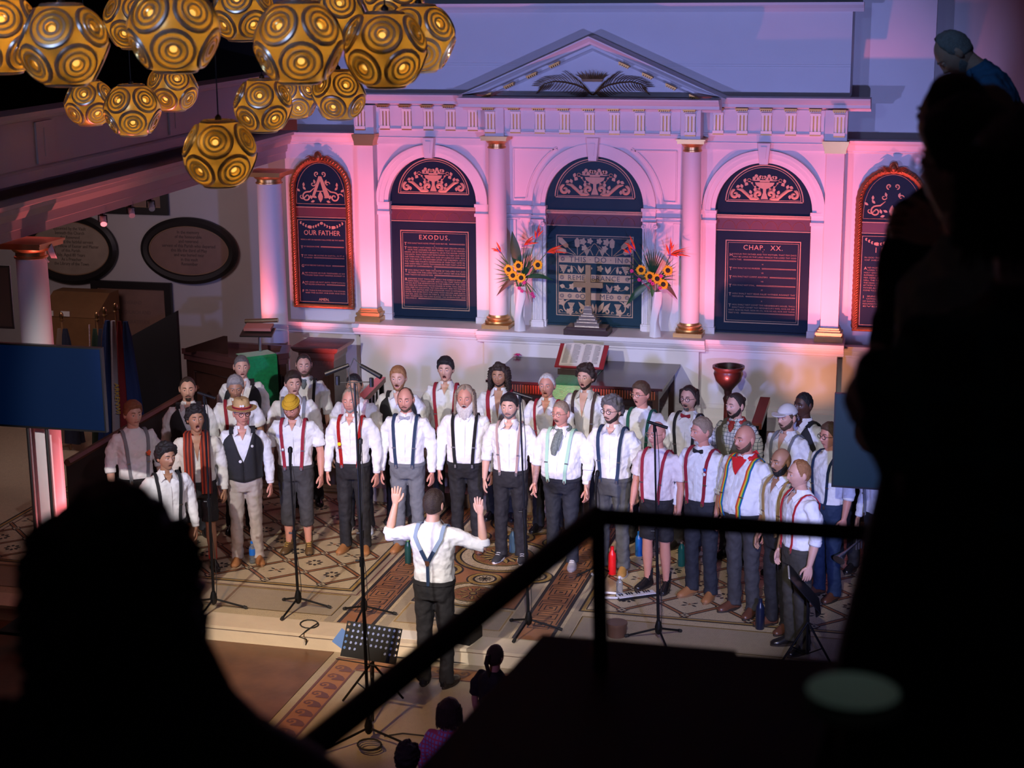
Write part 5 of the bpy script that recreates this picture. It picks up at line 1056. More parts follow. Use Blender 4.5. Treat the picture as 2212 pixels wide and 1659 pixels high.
# pendant lamps
SILV = M('polished_brass_ring', (.80, .72, .58), .32, .8)
_n = SILV.node_tree; _t = _n.nodes.new('ShaderNodeBsdfTranslucent'); _t.inputs['Color'].default_value = (1, .8, .45, 1); _m = _n.nodes.new('ShaderNodeMixShader'); _m.inputs[0].default_value = .05; _n.links.new(_n.nodes['Principled BSDF'].outputs[0], _m.inputs[1]); _n.links.new(_t.outputs[0], _m.inputs[2]); _n.links.new(_m.outputs[0], _n.nodes['Material Output'].inputs[0]); SHG = bpy.data.materials.new('perforated_brass'); SHG.use_nodes = True
def _shade():
    nt = SHG.node_tree; N = nt.nodes; L = nt.links; b = N['Principled BSDF']; out = N['Material Output']
    b.inputs['Base Color'].default_value = (.72, .54, .20, 1); b.inputs['Metallic'].default_value = 1; b.inputs['Roughness'].default_value = .30
    tc = N.new('ShaderNodeTexCoord'); wv = N.new('ShaderNodeTexWave'); wv.wave_type = 'RINGS'; wv.rings_direction = 'SPHERICAL'; wv.inputs['Scale'].default_value = 5; wv.inputs['Distortion'].default_value = 6; wv.inputs['Detail'].default_value = 1
    L.new(tc.outputs['Object'], wv.inputs['Vector'])
    tr = N.new('ShaderNodeBsdfTranslucent'); tr.inputs['Color'].default_value = (1.0, .74, .22, 1); mx = N.new('ShaderNodeMixShader')
    mr = N.new('ShaderNodeMapRange'); mr.inputs[3].default_value = .10; mr.inputs[4].default_value = .34; L.new(wv.outputs['Fac'], mr.inputs[0]); L.new(mr.outputs[0], mx.inputs[0])
    L.new(b.outputs[0], mx.inputs[1]); L.new(tr.outputs[0], mx.inputs[2]); L.new(mx.outputs[0], out.inputs[0])
_shade()
gr_ = (1+5**.5)/2; ico = [(0, 0, 1), (0, 0, -1)]+[(cos(2*pi*k/5+o)*.8944, sin(2*pi*k/5+o)*.8944, s_*.4472) for s_, o in ((1, 0), (-1, pi/5)) for k in range(5)]
ico = [Vector(v) for v in ico]
GLOW = bpy.data.materials.new('frosted_lamp_centre'); GLOW.use_nodes = True
def _glow():
    nt = GLOW.node_tree; N = nt.nodes; L = nt.links; b = N['Principled BSDF']; b.inputs['Base Color'].default_value = (.9, .75, .5, 1); b.inputs['Roughness'].default_value = .4
    tr = N.new('ShaderNodeBsdfTranslucent'); tr.inputs['Color'].default_value = (1, .85, .55, 1); mx = N.new('ShaderNodeMixShader'); mx.inputs[0].default_value = .9
    L.new(b.outputs[0], mx.inputs[1]); L.new(tr.outputs[0], mx.inputs[2]); L.new(mx.outputs[0], N['Material Output'].inputs[0])
_glow()
def shade_mesh():
    b = MB(); n = 132; m = 84; V = [tuple(Vector((cos(-pi/2+pi*j/m)*cos(2*pi*i/n), cos(-pi/2+pi*j/m)*sin(2*pi*i/n), sin(-pi/2+pi*j/m)))*.222) for j in range(m+1) for i in range(n)]
    b.v = V
    for j in range(m):
        for i in range(n):
            k = (i+1) % n; f = (j*n+i, j*n+k, (j+1)*n+k, (j+1)*n+i); c = sum((Vector(V[q]) for q in f), Vector())/4; d = c.normalized(); a = math.degrees(math.acos(min(1, max(q.dot(d) for q in ico))))
            if a < 26.2: continue
            b.f.append(f); b.m.append(0)
    PR = [(.112, .1915, 1), (.106, .203, 1), (.094, .207, 1), (.091, .201, 0), (.075, .203, 1), (.073, .209, 1), (.061, .210, 1), (.058, .202, 0), (.044, .203, 1), (.042, .209, 1), (.030, .209, 1), (.027, .196, 0), (.019, .192, 1), (.018, .188, 2)]
    for d in ico:
        q = d.to_track_quat('Z', 'Y'); n2 = 40; top = d.z > .9
        for (r0, h0, m0), (r1, h1, m1) in zip(PR, PR[1:]):
            if top and r1 < .05: break
            V2 = [q @ Vector((r*cos(2*pi*i/n2), r*sin(2*pi*i/n2), h)) for r, h in ((r0, h0), (r1, h1)) for i in range(n2)]
            b.add(V2, [(i, (i+1) % n2, n2+(i+1) % n2, n2+i) for i in range(n2)], 1 if m0 == 1 and m1 == 1 else 0)
        if not top: b.add([q @ Vector((.018*cos(2*pi*i/20), .018*sin(2*pi*i/20), .188)) for i in range(20)], [tuple(range(20))], 2)
    return b
BULB = emis('lamp_bulb_glow', (1, .62, .22), 26)
lamp0 = thing('pendant_lamp', 'x', 'pendant lamp'); sm_ = shade_mesh().build('lamp_shade', [SHG, SILV, GLOW], lamp0, ang=50)
b = MB(); b.ball((0, 0, .0), (.036, .036, .042), 16, 10); b.build('bulb', BULB, lamp0)
b = MB(); b.lathe([(.02, .04), (.024, .05), (.024, .11), (.008, .13)], n=14); b.build('socket', METAL, lamp0)
b = MB(); b.tube([(0, 0, .12), (0, 0, 5.15)], .004, 6); b.lathe([(.02, .2), (.02, .225), (.006, .24)], n=12); b.build('cord', BLACK, lamp0)
ll = bpy.data.lights.new('bulb_light', 'POINT'); ll.energy = 27; ll.color = (1, .66, .26); ll.shadow_soft_size = .035; lo = bpy.data.objects.new('bulb_light', ll); COL.objects.link(lo); lo.parent = lamp0
LP = [(0, 75, 90, 'cut off by the left edge, beside the big one'), (138, 97, 95, 'large, second from the left at the top'), (375, 65, 98, 'largest, cropped at its top near the gallery'), (290, 45, 65, 'half hidden behind the largest one'), (523, 25, 68, 'cropped by the top edge beside the largest one'), (645, 92, 95, 'large, in the middle of the upper row'), (718, 35, 72, 'half hidden right behind the middle one'), (833, 108, 88, 'large, before the rightmost one'), (905, 83, 78, 'rightmost, against the blue wall'), (850, 5, 65, 'cropped by the top edge above the right pair'), (193, 222, 53, 'small, lowest at the left below the big one'), (286, 238, 60, 'small, beside the lowest left one over the gallery front'), (373, 190, 54, 'small, tucked under the largest one'), (568, 228, 62, 'medium, just above the lowest hanging one'), (640, 212, 47, 'smallest, behind the middle pair'), (732, 205, 58, 'medium, in front of the cornice'), (475, 332, 78, 'hanging lowest of all by a long cord')]
for i, (u, v, r, lb) in enumerate(LP):
    t = lamp0 if i == 0 else copy_tree(lamp0); t.location = at(u, v, d=.222*F_/r); t.rotation_euler = (0, 0, i*2.1+.3); t['label'] = 'perforated brass globe pendant lamp, '+lb; t['group'] = 'cluster of brass pendant lamps'
# altar table
t = thing('altar_table', 'long polished mahogany altar table with fluted apron before the wall', 'table', (.12, -1.08, .5)); b = MB()
b.box(-1.06, 1.06, -.66, .66, .77, .80); b.build('table_top', M('polished_table_top', (.045, .018, .022), .18, var=.2), t, smooth=False)
b = MB(); b.box(-1.0, 1.0, -.60, -.57, .63, .77); b.box(-1.0, 1.0, .57, .60, .63, .77); b.box(-1.0, -.97, -.57, .57, .63, .77); b.box(.97, 1.0, -.57, .57, .63, .77); b.build('apron', DKWOOD, t, smooth=False)
b = MB()
for k in range(62): b.box(-.97+k*.0315, -.955+k*.0315, -.612, -.60, .65, .75)
b.build('fluting', M('red_mahogany_fluting', (.26, .06, .03), .35, var=.2), t, smooth=False)
for sx in (-1, 1):
    for sy in (-1, 1): b = MB(); b.prism([(-.035, -.035), (.035, -.035), (.035, .035), (-.035, .035)], 0, .77, 'z'); o = b.build('leg', DKWOOD, t, smooth=False); o.location = (sx*.97, sy*.57, 0)
GC = M('emerald_damask', (.0, .27, .09), .5, bump=.4, bscale=60, var=.5, vscale=28, Sheen_Weight=.4)
def drape(path, w, name='altar_cloth'):
    b = MB(); ribbon(b, path, [(0, -.3, 1) if i < 2 else (0, -1, .05) for i in range(len(path))], w, .006); return b
o = drape([(.09, -.85, 1.304), (.09, -1.72, 1.304), (.09, -1.758, 1.290), (.09, -1.762, 1.12), (.09, -1.768, .88)], .44).build('altar_cloth', GC, ang=50, label='emerald green damask cloth over the middle of the altar table', category='cloth')
t = thing('bible_stand', 'low dark wooden book rest under the open bible', 'book stand', (.08, -1.10, 1.311)); b = MB(); b.prism([(.28, 0), (-.20, 0), (-.20, .03), (-.165, .07), (-.15, .055), (.24, .235), (.26, .22)], -.22, .22, 'x'); b.build('wedge', DKWOOD, t, smooth=False)
b = MB(); b.box(-.24, .24, -.225, -.20, .0, .07); b.build('lip', DKWOOD, t, smooth=False)
t = thing('open_bible', 'large open bible with printed pages and red cover edges on the altar', 'book', (.08, -1.24, 1.405)); t.rotation_euler = (radians(32), 0, 0); PAGE = M('paper_pages', (.78, .74, .68), .7); b = MB(); b.box(-.30, .30, -.01, .39, -.03, -.012); b.build('cover', M('red_leather_cover', (.33, .03, .04), .5), t, smooth=False)
for s_ in (-1, 1):
    b = MB(); n = 10; top = [(s_*.245*k/n, .018*sin(pi*(k/n)**.6)+.006) for k in range(n+1)]; b.prism([(x, z) for x, z in top]+[(s_*.245, -.012), (0, -.012)], .01, .37); b.build('page_block', PAGE, t)
INKG = M('printed_text_grey', (.28, .26, .26), .8); b = MB()
for s_ in (-1, 1):
    for cx in (.07, .175):
        for k in range(26):
            zz = .018*sin(pi*((cx)/.245)**.6)+.0085; b.box(s_*cx-.043, s_*cx+.043-(.02 if k % 7 == 3 else 0), .03+k*.0125, .035+k*.0125, zz, zz+.0012)
b.build('printed_columns', INKG, t, smooth=False)
b = MB(); MAG = M('magenta_petals', (.62, .02, .20), .5)
for k in range(6): a = k*1.05; b.tube([(0, 0, .01), (.03*cos(a), .03*sin(a), .03), (.06*cos(a), .05*sin(a), .012)], [.004, .013, .003], 6, flat=.4)
b.tube([(0, 0, .01), (-.02, -.07, .008), (-.03, -.11, .008)], .003, 5); b.build('fallen_flower', MAG, loc=at(1118, 770, z=1.31), label='magenta flower lying on the left back corner of the altar table', category='flower')
# cross
BRS_ = M('tarnished_brass', (.33, .20, .09), .28, .9, var=.3, vscale=8); t = thing('altar_cross', 'brass cross on a stepped silver and brass foot standing on the ledge', 'cross', (0, -.33, 1.62))
b = MB(); b.box(-.30+.02, .28, -.16, .14, 0, .07); b.box(-.25, .25, -.13, .12, .07, .10); b.build('wooden_plinth', DKWOOD, t, smooth=False)
b = MB(); 
for a, z0, z1 in ((.155, .10, .15), (.13, .15, .185), (.105, .185, .225), (.08, .225, .25), (.055, .25, .31), (.045, .31, .35)): b.box(-a, a, -a*.6-.0, a*.6, z0, z1)
b.build('stepped_foot', M('dull_silver_gilt', (.38, .33, .26), .25, .95, var=.2), t, smooth=False)
b = MB(); b.box(-.032, .032, -.02, .02, .35, .86); b.box(-.185, .185, -.0215, .0215, .58, .645); b.build('cross_shaft', BRS_, t, smooth=False)
# vases and flowers
CERW = M('white_glazed_ceramic', (.78, .77, .80), .25); LEAFD = M('dark_green_leaf', (.012, .06, .025), .4, var=.3); LEAFM = M('mid_green_leaf', (.04, .13, .03), .5, var=.3); YEL = M('sunflower_yellow', (.80, .42, .01), .6, var=.2); DISC = M('sunflower_disc', (.02, .012, .01), .8, bump=.5, bscale=200); ORR = M('strelitzia_orange_red', (.75, .07, .02), .45, var=.3); BRL = M('brown_curled_leaf', (.10, .05, .03), .5, var=.3); PUR = M('strelitzia_blue', (.10, .08, .35), .5)
def blade(b, p, q, w, sag=.0, n=6, nrm=(0, -1, .2)):
    p, q = Vector(p), Vector(q); pts = [p.lerp(q, k/n)+Vector((0, 0, sag*sin(pi*k/n))) for k in range(n+1)]; d = (q-p).normalized(); s_ = d.cross(Vector(nrm)).normalized(); nn = s_.cross(d).normalized()
    rows = [[tuple(c+s_*w*sin(pi*min(1, .08+k/n*.92))), tuple(c+nn*w*.25*sin(pi*k/n)+nn*.002), tuple(c-s_*w*sin(pi*min(1, .08+k/n*.92))), tuple(c-nn*.003+nn*w*.12*sin(pi*k/n))] for k, c in enumerate(pts)]
    b.loft(rows)
def arrangement(cx, side, suns, strel, R):
    t = thing('white_vase', 'tall twisted white ceramic vase on the ledge %s of the brass cross' % side, 'vase', (cx, -.36, 1.62)); b = MB()
    b.loft([[(w*(cos(a)**3*.35+cos(a)*.65)*cos(tw)-w*(sin(a)**3*.35+sin(a)*.65)*sin(tw)+ox, w*(cos(a)**3*.35+cos(a)*.65)*sin(tw)+w*(sin(a)**3*.35+sin(a)*.65)*cos(tw), z) for a in [2*pi*k/24 for k in range(24)]] for z, w, tw, ox in ((0, .075, 0, 0), (.06, .07, .15, .0), (.18, .058, .5, -.012), (.30, .062, .9, -.006), (.42, .075, 1.2, .008), (.52, .072, 1.4, .012), (.57, .066, 1.5, .010), (.57, .05, 1.5, .010), (.50, .04, 1.4, .01))]); b.build('vase_body', CERW, t)
    t = thing('flower_arrangement', 'sunflowers, strelitzias and palm leaves in the vase %s of the cross' % side, 'flowers', (cx, -.36, 2.17)); o = Vector((cx, -.36, 2.17))
    for u, v in suns:
        p = at(u, v, y=-.48)-o; b = MB(); n = 16
        for k in range(n):
            a = 2*pi*k/n; d = Vector((cos(a), -.15, sin(a))); blade(b, p+d*.025, p+d*(.062+.006*(k % 3)), .012, 0, 4)
        for k in range(n): a = 2*pi*(k+.5)/n; d = Vector((cos(a), -.02, sin(a))); blade(b, p+d*.02+Vector((0, .006, 0)), p+d*.058+Vector((0, .006, 0)), .012, 0, 4)
        s2 = b.build('sunflower', YEL, t); b = MB(); b.ball(tuple(p+Vector((0, -.008, 0))), (.030, .014, .030), 16, 8); b.build('seed_disc', DISC, s2); b = MB(); b.tube([tuple(p+Vector((0, .01, 0))), tuple(p*.5+Vector((0, .02, 0))), (0, 0, -.05)], .006, 6); b.build('stem', LEAFM, s2)
    for u, v, du, dv in strel:
        p = at(u, v, y=-.42)-o; e = at(u+du, v+dv, y=-.46)-o; b = MB(); dd = (e-p)
        for k in range(7): w = Vector((dd.x+.05*sin(k*2.3), -.04+.02*cos(k*1.9), dd.z+.06*cos(k*1.7))); blade(b, p, p+w*(.7+.08*k), .010, .01, 5)
        s2 = b.build('strelitzia_bloom', ORR, t); b = MB(); blade(b, p-dd*.25, p+dd*.9, .010, -.012); b.build('bract', PUR, s2); b = MB(); b.tube([tuple(p), tuple(p*.55+Vector((0, .02, .02))), (0, 0, -.05)], .005, 6); b.build('stem', LEAFM, s2)
    return t, o
def leaves(t, o, items):
    for nm, mat, (u0, v0), (u1, v1), w, sag in items:
        b = MB(); blade(b, at(u0, v0, y=-.38)-o, at(u1, v1, y=-.44)-o, w, sag, 10); b.build(nm, mat, t)
def fan(t, o, c, tips, w, mat, nm='palm_frond'):
    b = MB()
    for u, v in tips: blade(b, at(*c, y=-.38)-o, at(u, v, y=-.40-.002*(u % 7))-o, w, .01, 6)
    b.build(nm, mat, t)
t, o = arrangement(-.87, 'left', [(1120, 574), (1162, 572), (1108, 595), (1126, 600), (1099, 582)], [(1082, 545, -12, -14), (1132, 530, 20, -12), (1158, 516, 6, -24), (1182, 545, 30, -6)], 1)
leaves(t, o, [('banana_leaf', LEAFD, (1122, 590), (1106, 498), .065, 0), ('curled_brown_leaf', BRL, (1128, 600), (1072, 640), .035, .06), ('dark_leaf', LEAFD, (1130, 600), (1196, 606), .03, .04), ('dark_leaf', LEAFD, (1130, 600), (1150, 560), .03, 0)])
fan(t, o, (1122, 600), [(1068, 556), (1066, 568), (1065, 580), (1067, 592), (1066, 604), (1070, 612), (1076, 548), (1075, 622)], .008, LEAFM); fan(t, o, (1128, 600), [(1138, 545), (1146, 540), (1152, 548), (1158, 552), (1130, 545), (1165, 560), (1142, 535)], .007, LEAFD); fan(t, o, (1132, 605), [(1150, 640), (1158, 650), (1145, 655), (1140, 632), (1165, 640)], .006, LEAFM, 'hanging_foliage')
b = MB()
for u, v in ((1133, 610), (1128, 628), (1153, 640), (1150, 634), (1122, 622)):
    p = at(u, v, y=-.50)-o
    for k in range(5): a = k*1.26; b.ball(tuple(p+Vector((.014*cos(a), -.01, .014*sin(a)))), (.012, .006, .010), 7, 5)
    b.tube([tuple(p), (0, 0, -.02)], .002, 4)
b.build('pink_blossom_spray', MAG, t)
t, o = arrangement(.85, 'right', [(1385, 583), (1404, 597), (1443, 584), (1433, 614), (1420, 602)], [(1372, 540, -14, -22), (1362, 548, -8, -16), (1448, 550, 30, -4), (1447, 552, 0, -30)], 2)
leaves(t, o, [('fern_frond', LEAFD, (1405, 610), (1352, 660), .045, .03), ('curled_brown_leaf', BRL, (1420, 608), (1464, 648), .03, .05), ('dark_leaf', LEAFD, (1405, 606), (1450, 618), .04, .03), ('dark_leaf', LEAFM, (1410, 610), (1409, 642), .028, 0), ('dark_leaf', LEAFD, (1400, 600), (1362, 590), .03, .01)])
fan(t, o, (1410, 600), [(1395, 540), (1400, 536), (1406, 538), (1412, 537), (1418, 540), (1424, 540), (1430, 543), (1388, 545), (1436, 548)], .009, LEAFD); fan(t, o, (1415, 605), [(1462, 575), (1463, 585), (1464, 566), (1460, 595), (1456, 558), (1462, 605)], .007, LEAFM); fan(t, o, (1395, 602), [(1350, 572), (1348, 582), (1352, 592), (1350, 604), (1356, 562), (1360, 615)], .008, LEAFD)
b = MB()
for u, v in ((1365, 585), (1381, 604), (1404, 606), (1410, 612), (1428, 596), (1426, 622)):
    p = at(u, v, y=-.50)-o
    for k in range(7): a = k*.9; b.ball(tuple(p+Vector((.014*cos(a), -.01, .014*sin(a)))), (.011, .008, .011), 7, 5)
    b.tube([tuple(p), (0, 0, -.02)], .002, 4)
b.build('pink_blossom_spray', MAG, t)
# pedestal, bowl stand, handrails, pulpit
t = thing('wooden_pedestal', 'square dark mahogany pedestal with flared top left of the altar', 'pedestal', (-3.27, -1.0, .5)); b = MB(); b.box(-.22, .22, -.22, .22, .0, .80); b.box(-.25, .25, -.25, .25, 0, .08); b.build('body', DKWOOD, t, smooth=False)
b = MB(); b.loft([[(sx*w, sy*w, z) for sx, sy in ((-1, -1), (1, -1), (1, 1), (-1, 1))] for z, w in ((.80, .22), (.84, .235), (.90, .24), (.93, .29), (.965, .31), (.985, .31))]); b.build('flared_top', DKWOOD, t, smooth=False)
b = MB()
for k in range(20): b.box(-.20+k*.0205, -.19+k*.0205, -.228, -.22, .74, .80)
b.box(-.15, .15, -.226, -.22, .12, .68); b.build('carved_front', DKWOOD, t, smooth=False)
t = thing('turned_bowl_stand', 'dark turned wooden bowl on a slim column stand right of the altar', 'font', (1.85, -1.05, .5)); b = MB(); b.lathe([(.20, 0), (.20, .03), (.10, .06), (.05, .10), (.045, .50), (.06, .56), (.04, .60), (.05, .66)], n=24); b.build('stem', DKWOOD, t)
b = MB(); b.lathe([(.05, .66), (.08, .70), (.15, .78), (.175, .86), (.165, .90), (.19, .93), (.19, .955), (.165, .955), (.13, .87), (.0, .84)], n=36); b.build('bowl', DKWOOD, t)
for px, y0, lab in ((-2.12, -2.1, 'left'), (2.40, -2.1, 'right')):
    t = thing('handrail', 'mahogany-topped iron handrail at the %s side of the altar steps' % lab, 'handrail', (px, y0, 0)); b = MB(); b.prism([(0, 1.36), (0, 1.30), (-.82, 1.20), (-.82, 1.27)], -.055, .055, 'x'); b.build('top_rail', M('polished_handrail', (.20, .05, .03), .2), t, smooth=False)
    b = MB(); b.prism([(0, .62), (0, .58), (-.82, .48), (-.82, .52)], -.02, .02, 'x'); b.box(-.025, .025, -.02, .02, .33, 1.3); b.build('lower_rail', METAL, t, smooth=False)
    for k in range(7): b = MB(); y_ = -.05-.12*k; b.tube([(0, y_, .58+.12*y_), (.0, y_-.03, .85), (0, y_, 1.28+.12*y_)], .011, 6); b.build('baluster', METAL, t)
    b = MB(); b.box(-.025, .025, -.84, -.79, -.0, 1.24); b.build('post', METAL, t, smooth=False)
t = thing('pulpit', 'large panelled dark wooden pulpit with moulded top at the left', 'pulpit', (0, 0, 0)); A = [at(392, 752, z=1.47), at(515, 776, z=1.47), at(624, 762, z=1.47), at(605, 725, z=1.47)]; A = [(p.x, p.y) for p in A[:3]]; A += [(A[2][0]-.14, -1.14), (A[0][0]+.25, -1.12)]
def inset(P_, k): cx = sum(p[0] for p in P_)/len(P_); cy = sum(p[1] for p in P_)/len(P_); return [(cx+(p[0]-cx)*k, cy+(p[1]-cy)*k) for p in P_]
b = MB(); b.prism(inset(A, .93), 0, 1.36, 'z'); b.build('body', DKWOOD, t, smooth=False)
b = MB(); O_, I_ = A, inset(A, .80)
for k in range(4): b.loft([[(O_[k][0], O_[k][1], 1.40), (O_[k][0], O_[k][1], 1.47), (I_[k][0], I_[k][1], 1.47), (I_[k][0], I_[k][1], 1.36)], [(O_[k+1][0], O_[k+1][1], 1.40), (O_[k+1][0], O_[k+1][1], 1.47), (I_[k+1][0], I_[k+1][1], 1.47), (I_[k+1][0], I_[k+1][1], 1.36)]])
b.prism(inset(A, .97), 1.33, 1.41, 'z'); b.build('moulded_top', M('purple_brown_wood', (.075, .03, .03), .25, var=.2), t, smooth=False)
b = MB(); p = at(400, 752, z=1.5); q = at(483, 722, z=1.7); b.add([(p.x, p.y, 1.45), (q.x, q.y, 1.45), (q.x, q.y, 1.68), (p.x, p.y, 1.50), (p.x+.05, p.y+.02, 1.45), (q.x+.05, q.y, 1.45), (q.x+.05, q.y, 1.68), (p.x+.05, p.y+.02, 1.5)], [(0, 1, 2, 3), (7, 6, 5, 4), (0, 4, 5, 1), (1, 5, 6, 2), (2, 6, 7, 3), (3, 7, 4, 0)]); b.build('side_screen', DKWOOD, t, smooth=False)
for k in (1, 2):
    b = MB(); p, q = Vector((*A[k-1], 0)), Vector((*A[k], 0)); d = (q-p).normalized(); n = Vector((d.y, -d.x, 0)); L_ = (q-p).length
    a1, a2 = p+d*L_*.2, p+d*L_*.8; 
    b.tube([tuple(a1+Vector((0, 0, .4))), tuple(a2+Vector((0, 0, .4))), tuple(a2+Vector((0, 0, 1.2))), tuple(a1+Vector((0, 0, 1.2))), tuple(a1+Vector((0, 0, .4)))], .015, 6); o_ = b.build('panel_moulding', DKWOOD, t); o_.location = n*-.0+Vector((0, .03, 0))
p0, p1 = Vector((*A[1], 1.478)), Vector((*A[2], 1.478)); c0 = p0.lerp(p1, .42); dd = (p1-p0).normalized(); nn = Vector((dd.y, -dd.x, 0)); b = MB(); path = [c0-nn*.25, c0+nn*.01, c0+nn*.03+Vector((0, 0, -.02)), c0+nn*.04+Vector((0, 0, -.35)), c0+nn*.04+Vector((0, 0, -.80))]
rings = []
for i, p in enumerate(path): n2 = Vector((0, 0, 1)) if i < 2 else nn; rings.append([tuple(p-dd*.21), tuple(p-dd*.21+n2*.006), tuple(p+dd*.21+n2*.006), tuple(p+dd*.21)])
b.loft(rings); b.build('pulpit_cloth', GC, label='emerald green damask fall hanging over the front of the pulpit', category='cloth', smooth=False)
t = thing('reading_lamp', 'brass picture-style reading lamp and sloping book rest above the pulpit', 'lamp', tuple(at(552, 765, z=1.48)+Vector((0, .15, 0)))); b = MB(); b.tube([(0, 0, 0), (0, 0, .28)], .02, 10); b.build('post', STEEL, t)
b = MB(); b.box(-.20, .20, -.13, .10, .26, .28); o_ = b.build('book_rest', M('dark_bronze', (.08, .06, .05), .35, .7), t, smooth=False); o_.rotation_euler = (.25, 0, .15)
b = MB(); b.tube([(-.21, .06, .36), (.21, .10, .385)], .028, 14); b.tube([(0, .05, .28), (0, .1, .36)], .008, 6); b.build('lamp_tube', M('antique_brass_tube', (.42, .33, .20), .3, .9), t)
b = MB(); b.box(-.17, .17, -.05, .12, .295, .33); o_ = b.build('red_book', M('pink_red_book_edge', (.45, .16, .13), .6), t, smooth=False); o_.rotation_euler = (.2, 0, .15)
# memorials on the aisle wall
MARB = M('aged_cream_marble', (.34, .27, .21), .5, var=.3, vscale=4); MARB2 = M('brown_marble', (.22, .13, .10), .5, var=.35, vscale=3); EBON = M('ebony_frame', (.012, .010, .010), .45)
def oval(u, v, hw, hh, lab, mat, lines, k=0):
    c = at(u, v, y=.97); t = thing('oval_memorial', lab, 'memorial', tuple(c)); b = MB(); b.prism(arc(0, 0, hw, 0, 2*pi, 48, hh)[:-1], -.03, 0); b.build('inscribed_panel', mat, t, smooth=False)
    b = MB(); n = 56; b.loft([[((hw+o2)*cos(2*pi*i/n), y, (hh+o2)*sin(2*pi*i/n)) for o2, y in ((-.02, -.03), (0, -.07), (.06, -.08), (.11, -.05), (.11, 0))] for i in range(n+1)], cap=False, closed=False); b.build('black_frame', EBON, t)
    b = MB(); b.tube([((hw-.02)*cos(2*pi*i/n), -.035, (hh-.02)*sin(2*pi*i/n)) for i in range(n+1)], .008, 6); b.build('gilt_bead', M('dull_bead', (.3, .18, .1), .5), t)
    for i, ln in enumerate(lines): txt('inscription', ln, .066, M('worn_black_lettering', (.05, .035, .03), .7), t, (0, -.032, hh*.66-i*hh*1.42/len(lines)), sx=.85)
oval(410, 541, .62, .36, 'black-framed oval memorial with brown marble, the right one of the aisle pair', MARB2, ['In the memory', 'of the honourable', 'and reverend', 'servant of this Parish who departed', 'this life the third of May', 'and was buried near', 'in this vault', 'Remember'])
oval(155, 536, .62, .40, 'black-framed oval memorial with cream marble, partly behind the near column', MARB, ['appointed by the Vault', 'beneath this Church', 'the Reverend', 'Minister and the faithful servant', 'Honorary Fellow of Exeter and Master', 'of this Parish', 'July, Aged 80 Years', 'As a Preacher', 'the Library of the Town'])
def rectmem(u0, v0, u1, v1, lab, lines, mat):
    p, q = at(u0, v0, y=.97), at(u1, v1, y=.97); cx, cz = (p.x+q.x)/2, (p.z+q.z)/2; w, h = abs(q.x-p.x)/2, abs(p.z-q.z)/2; t = thing('framed_memorial', lab, 'memorial', (cx, .97, cz)); b = MB(); b.box(-w, w, -.03, 0, -h, h); b.build('inscribed_panel', mat, t, smooth=False)
    b = MB(); frame2(b, -w-.09, w+.09, -h-.09, h+.09, .10, -.06); b.build('black_frame', EBON, t, smooth=False); b = MB(); frame2(b, -w+.01, w-.01, -h+.01, h-.01, .012, -.035); b.build('gilt_slip', MATS['dull_bead'], t, smooth=False)
    for i, ln in enumerate(lines): txt('inscription', ln, .075, M('faint_carved_lettering', (.16, .10, .085), .7), t, (0, -.032, h*.55-i*.14), sx=.85)
rectmem(212, 618, 368, 780, 'black-framed rectangular memorial tablet below the oval ones', ['REVEREND', 'THIS CHURCH AND', 'WITH GRATITUDE'], MARB2)
rectmem(150, 392, 352, 450, 'black-framed tablet partly hidden by the gallery soffit', [], MARB2)
def spot_fix(u, v, i):
    p = at(u, v, z=3.6); t = thing('track_spotlight', 'small white track spotlight under the gallery, %s' % ['nearest the near column', 'middle one of the three', 'nearest the pulpit'][i], 'spotlight', tuple(p), 0, 'white spotlights under the gallery'); b = MB(); b.box(-.02, .02, -.02, .02, .05, .11); b.tube([(-.045, 0, -.02), (-.045, 0, .05), (.045, 0, .05), (.045, 0, -.02)], .008, 6); b.build('bracket', BLACK, t, smooth=False)
    b = MB(); b.tube([(-.01, .03, .03), (.04, -.06, -.03)], .032, 14); b.build('lamp_head', CERW, t)
for i, (u, v) in enumerate(((222, 476), (283, 458), (326, 444))): spot_fix(u, v, i)
t = thing('floodlight', 'round caged pink floodlight clamped to the near column capital', 'floodlight', tuple(at(104, 545, y=-6.75))); b = MB(); b.lathe([(.02, 0), (.06, .01), (.075, .05)], n=20); b.lathe([(.078, .05), (.078, .06), (.07, .06)], n=20, cap=False); o_ = b.build('lamp_bowl', M('white_enamel', (.7, .6, .6), .4), t); o_.rotation_euler = (0, 1.3, .5)
b = MB(); b.tube([(0, 0, -.09), (-.06, 0, -.03), (-.06, 0, .07), (.0, 0, .1)], .008, 6); b.build('yoke', MATS['white_enamel'], t)
# objects in the dark left aisle
t = thing('wooden_sound_desk', 'pale wooden desk with sloping top against the aisle wall', 'desk', (-7.38, .35, 0)); b = MB(); b.box(-.45, .4, -.35, .35, 0, 1.45); b.build('cabinet', BRWOOD, t, smooth=False); b = MB(); b.prism([(-.36, 1.45), (.36, 1.45), (.36, 1.72), (.1, 1.72)], -.46, .41, 'x'); b.build('sloping_top', BRWOOD, t, smooth=False)
for k in (0, 1): b = MB(); b.box(-.35+.25*k, -.22+.25*k, -.37, -.355, 1.46, 1.53); b.build('paper_label', PAGE, t, smooth=False)
t = thing('whiteboard', 'grey projection screen cut off by the left edge', 'screen', (-6.95, -3, 1.95)); b = MB(); b.box(-.7, .55, -.01, .01, 0, .72); b.build('screen_sheet', M('dull_grey_white_sheet', (.22, .23, .25), .8), t, smooth=False); b = MB(); frame2(b, -.72, .57, -.02, .74, .025, -.015); b.build('frame', STEEL, t, smooth=False)
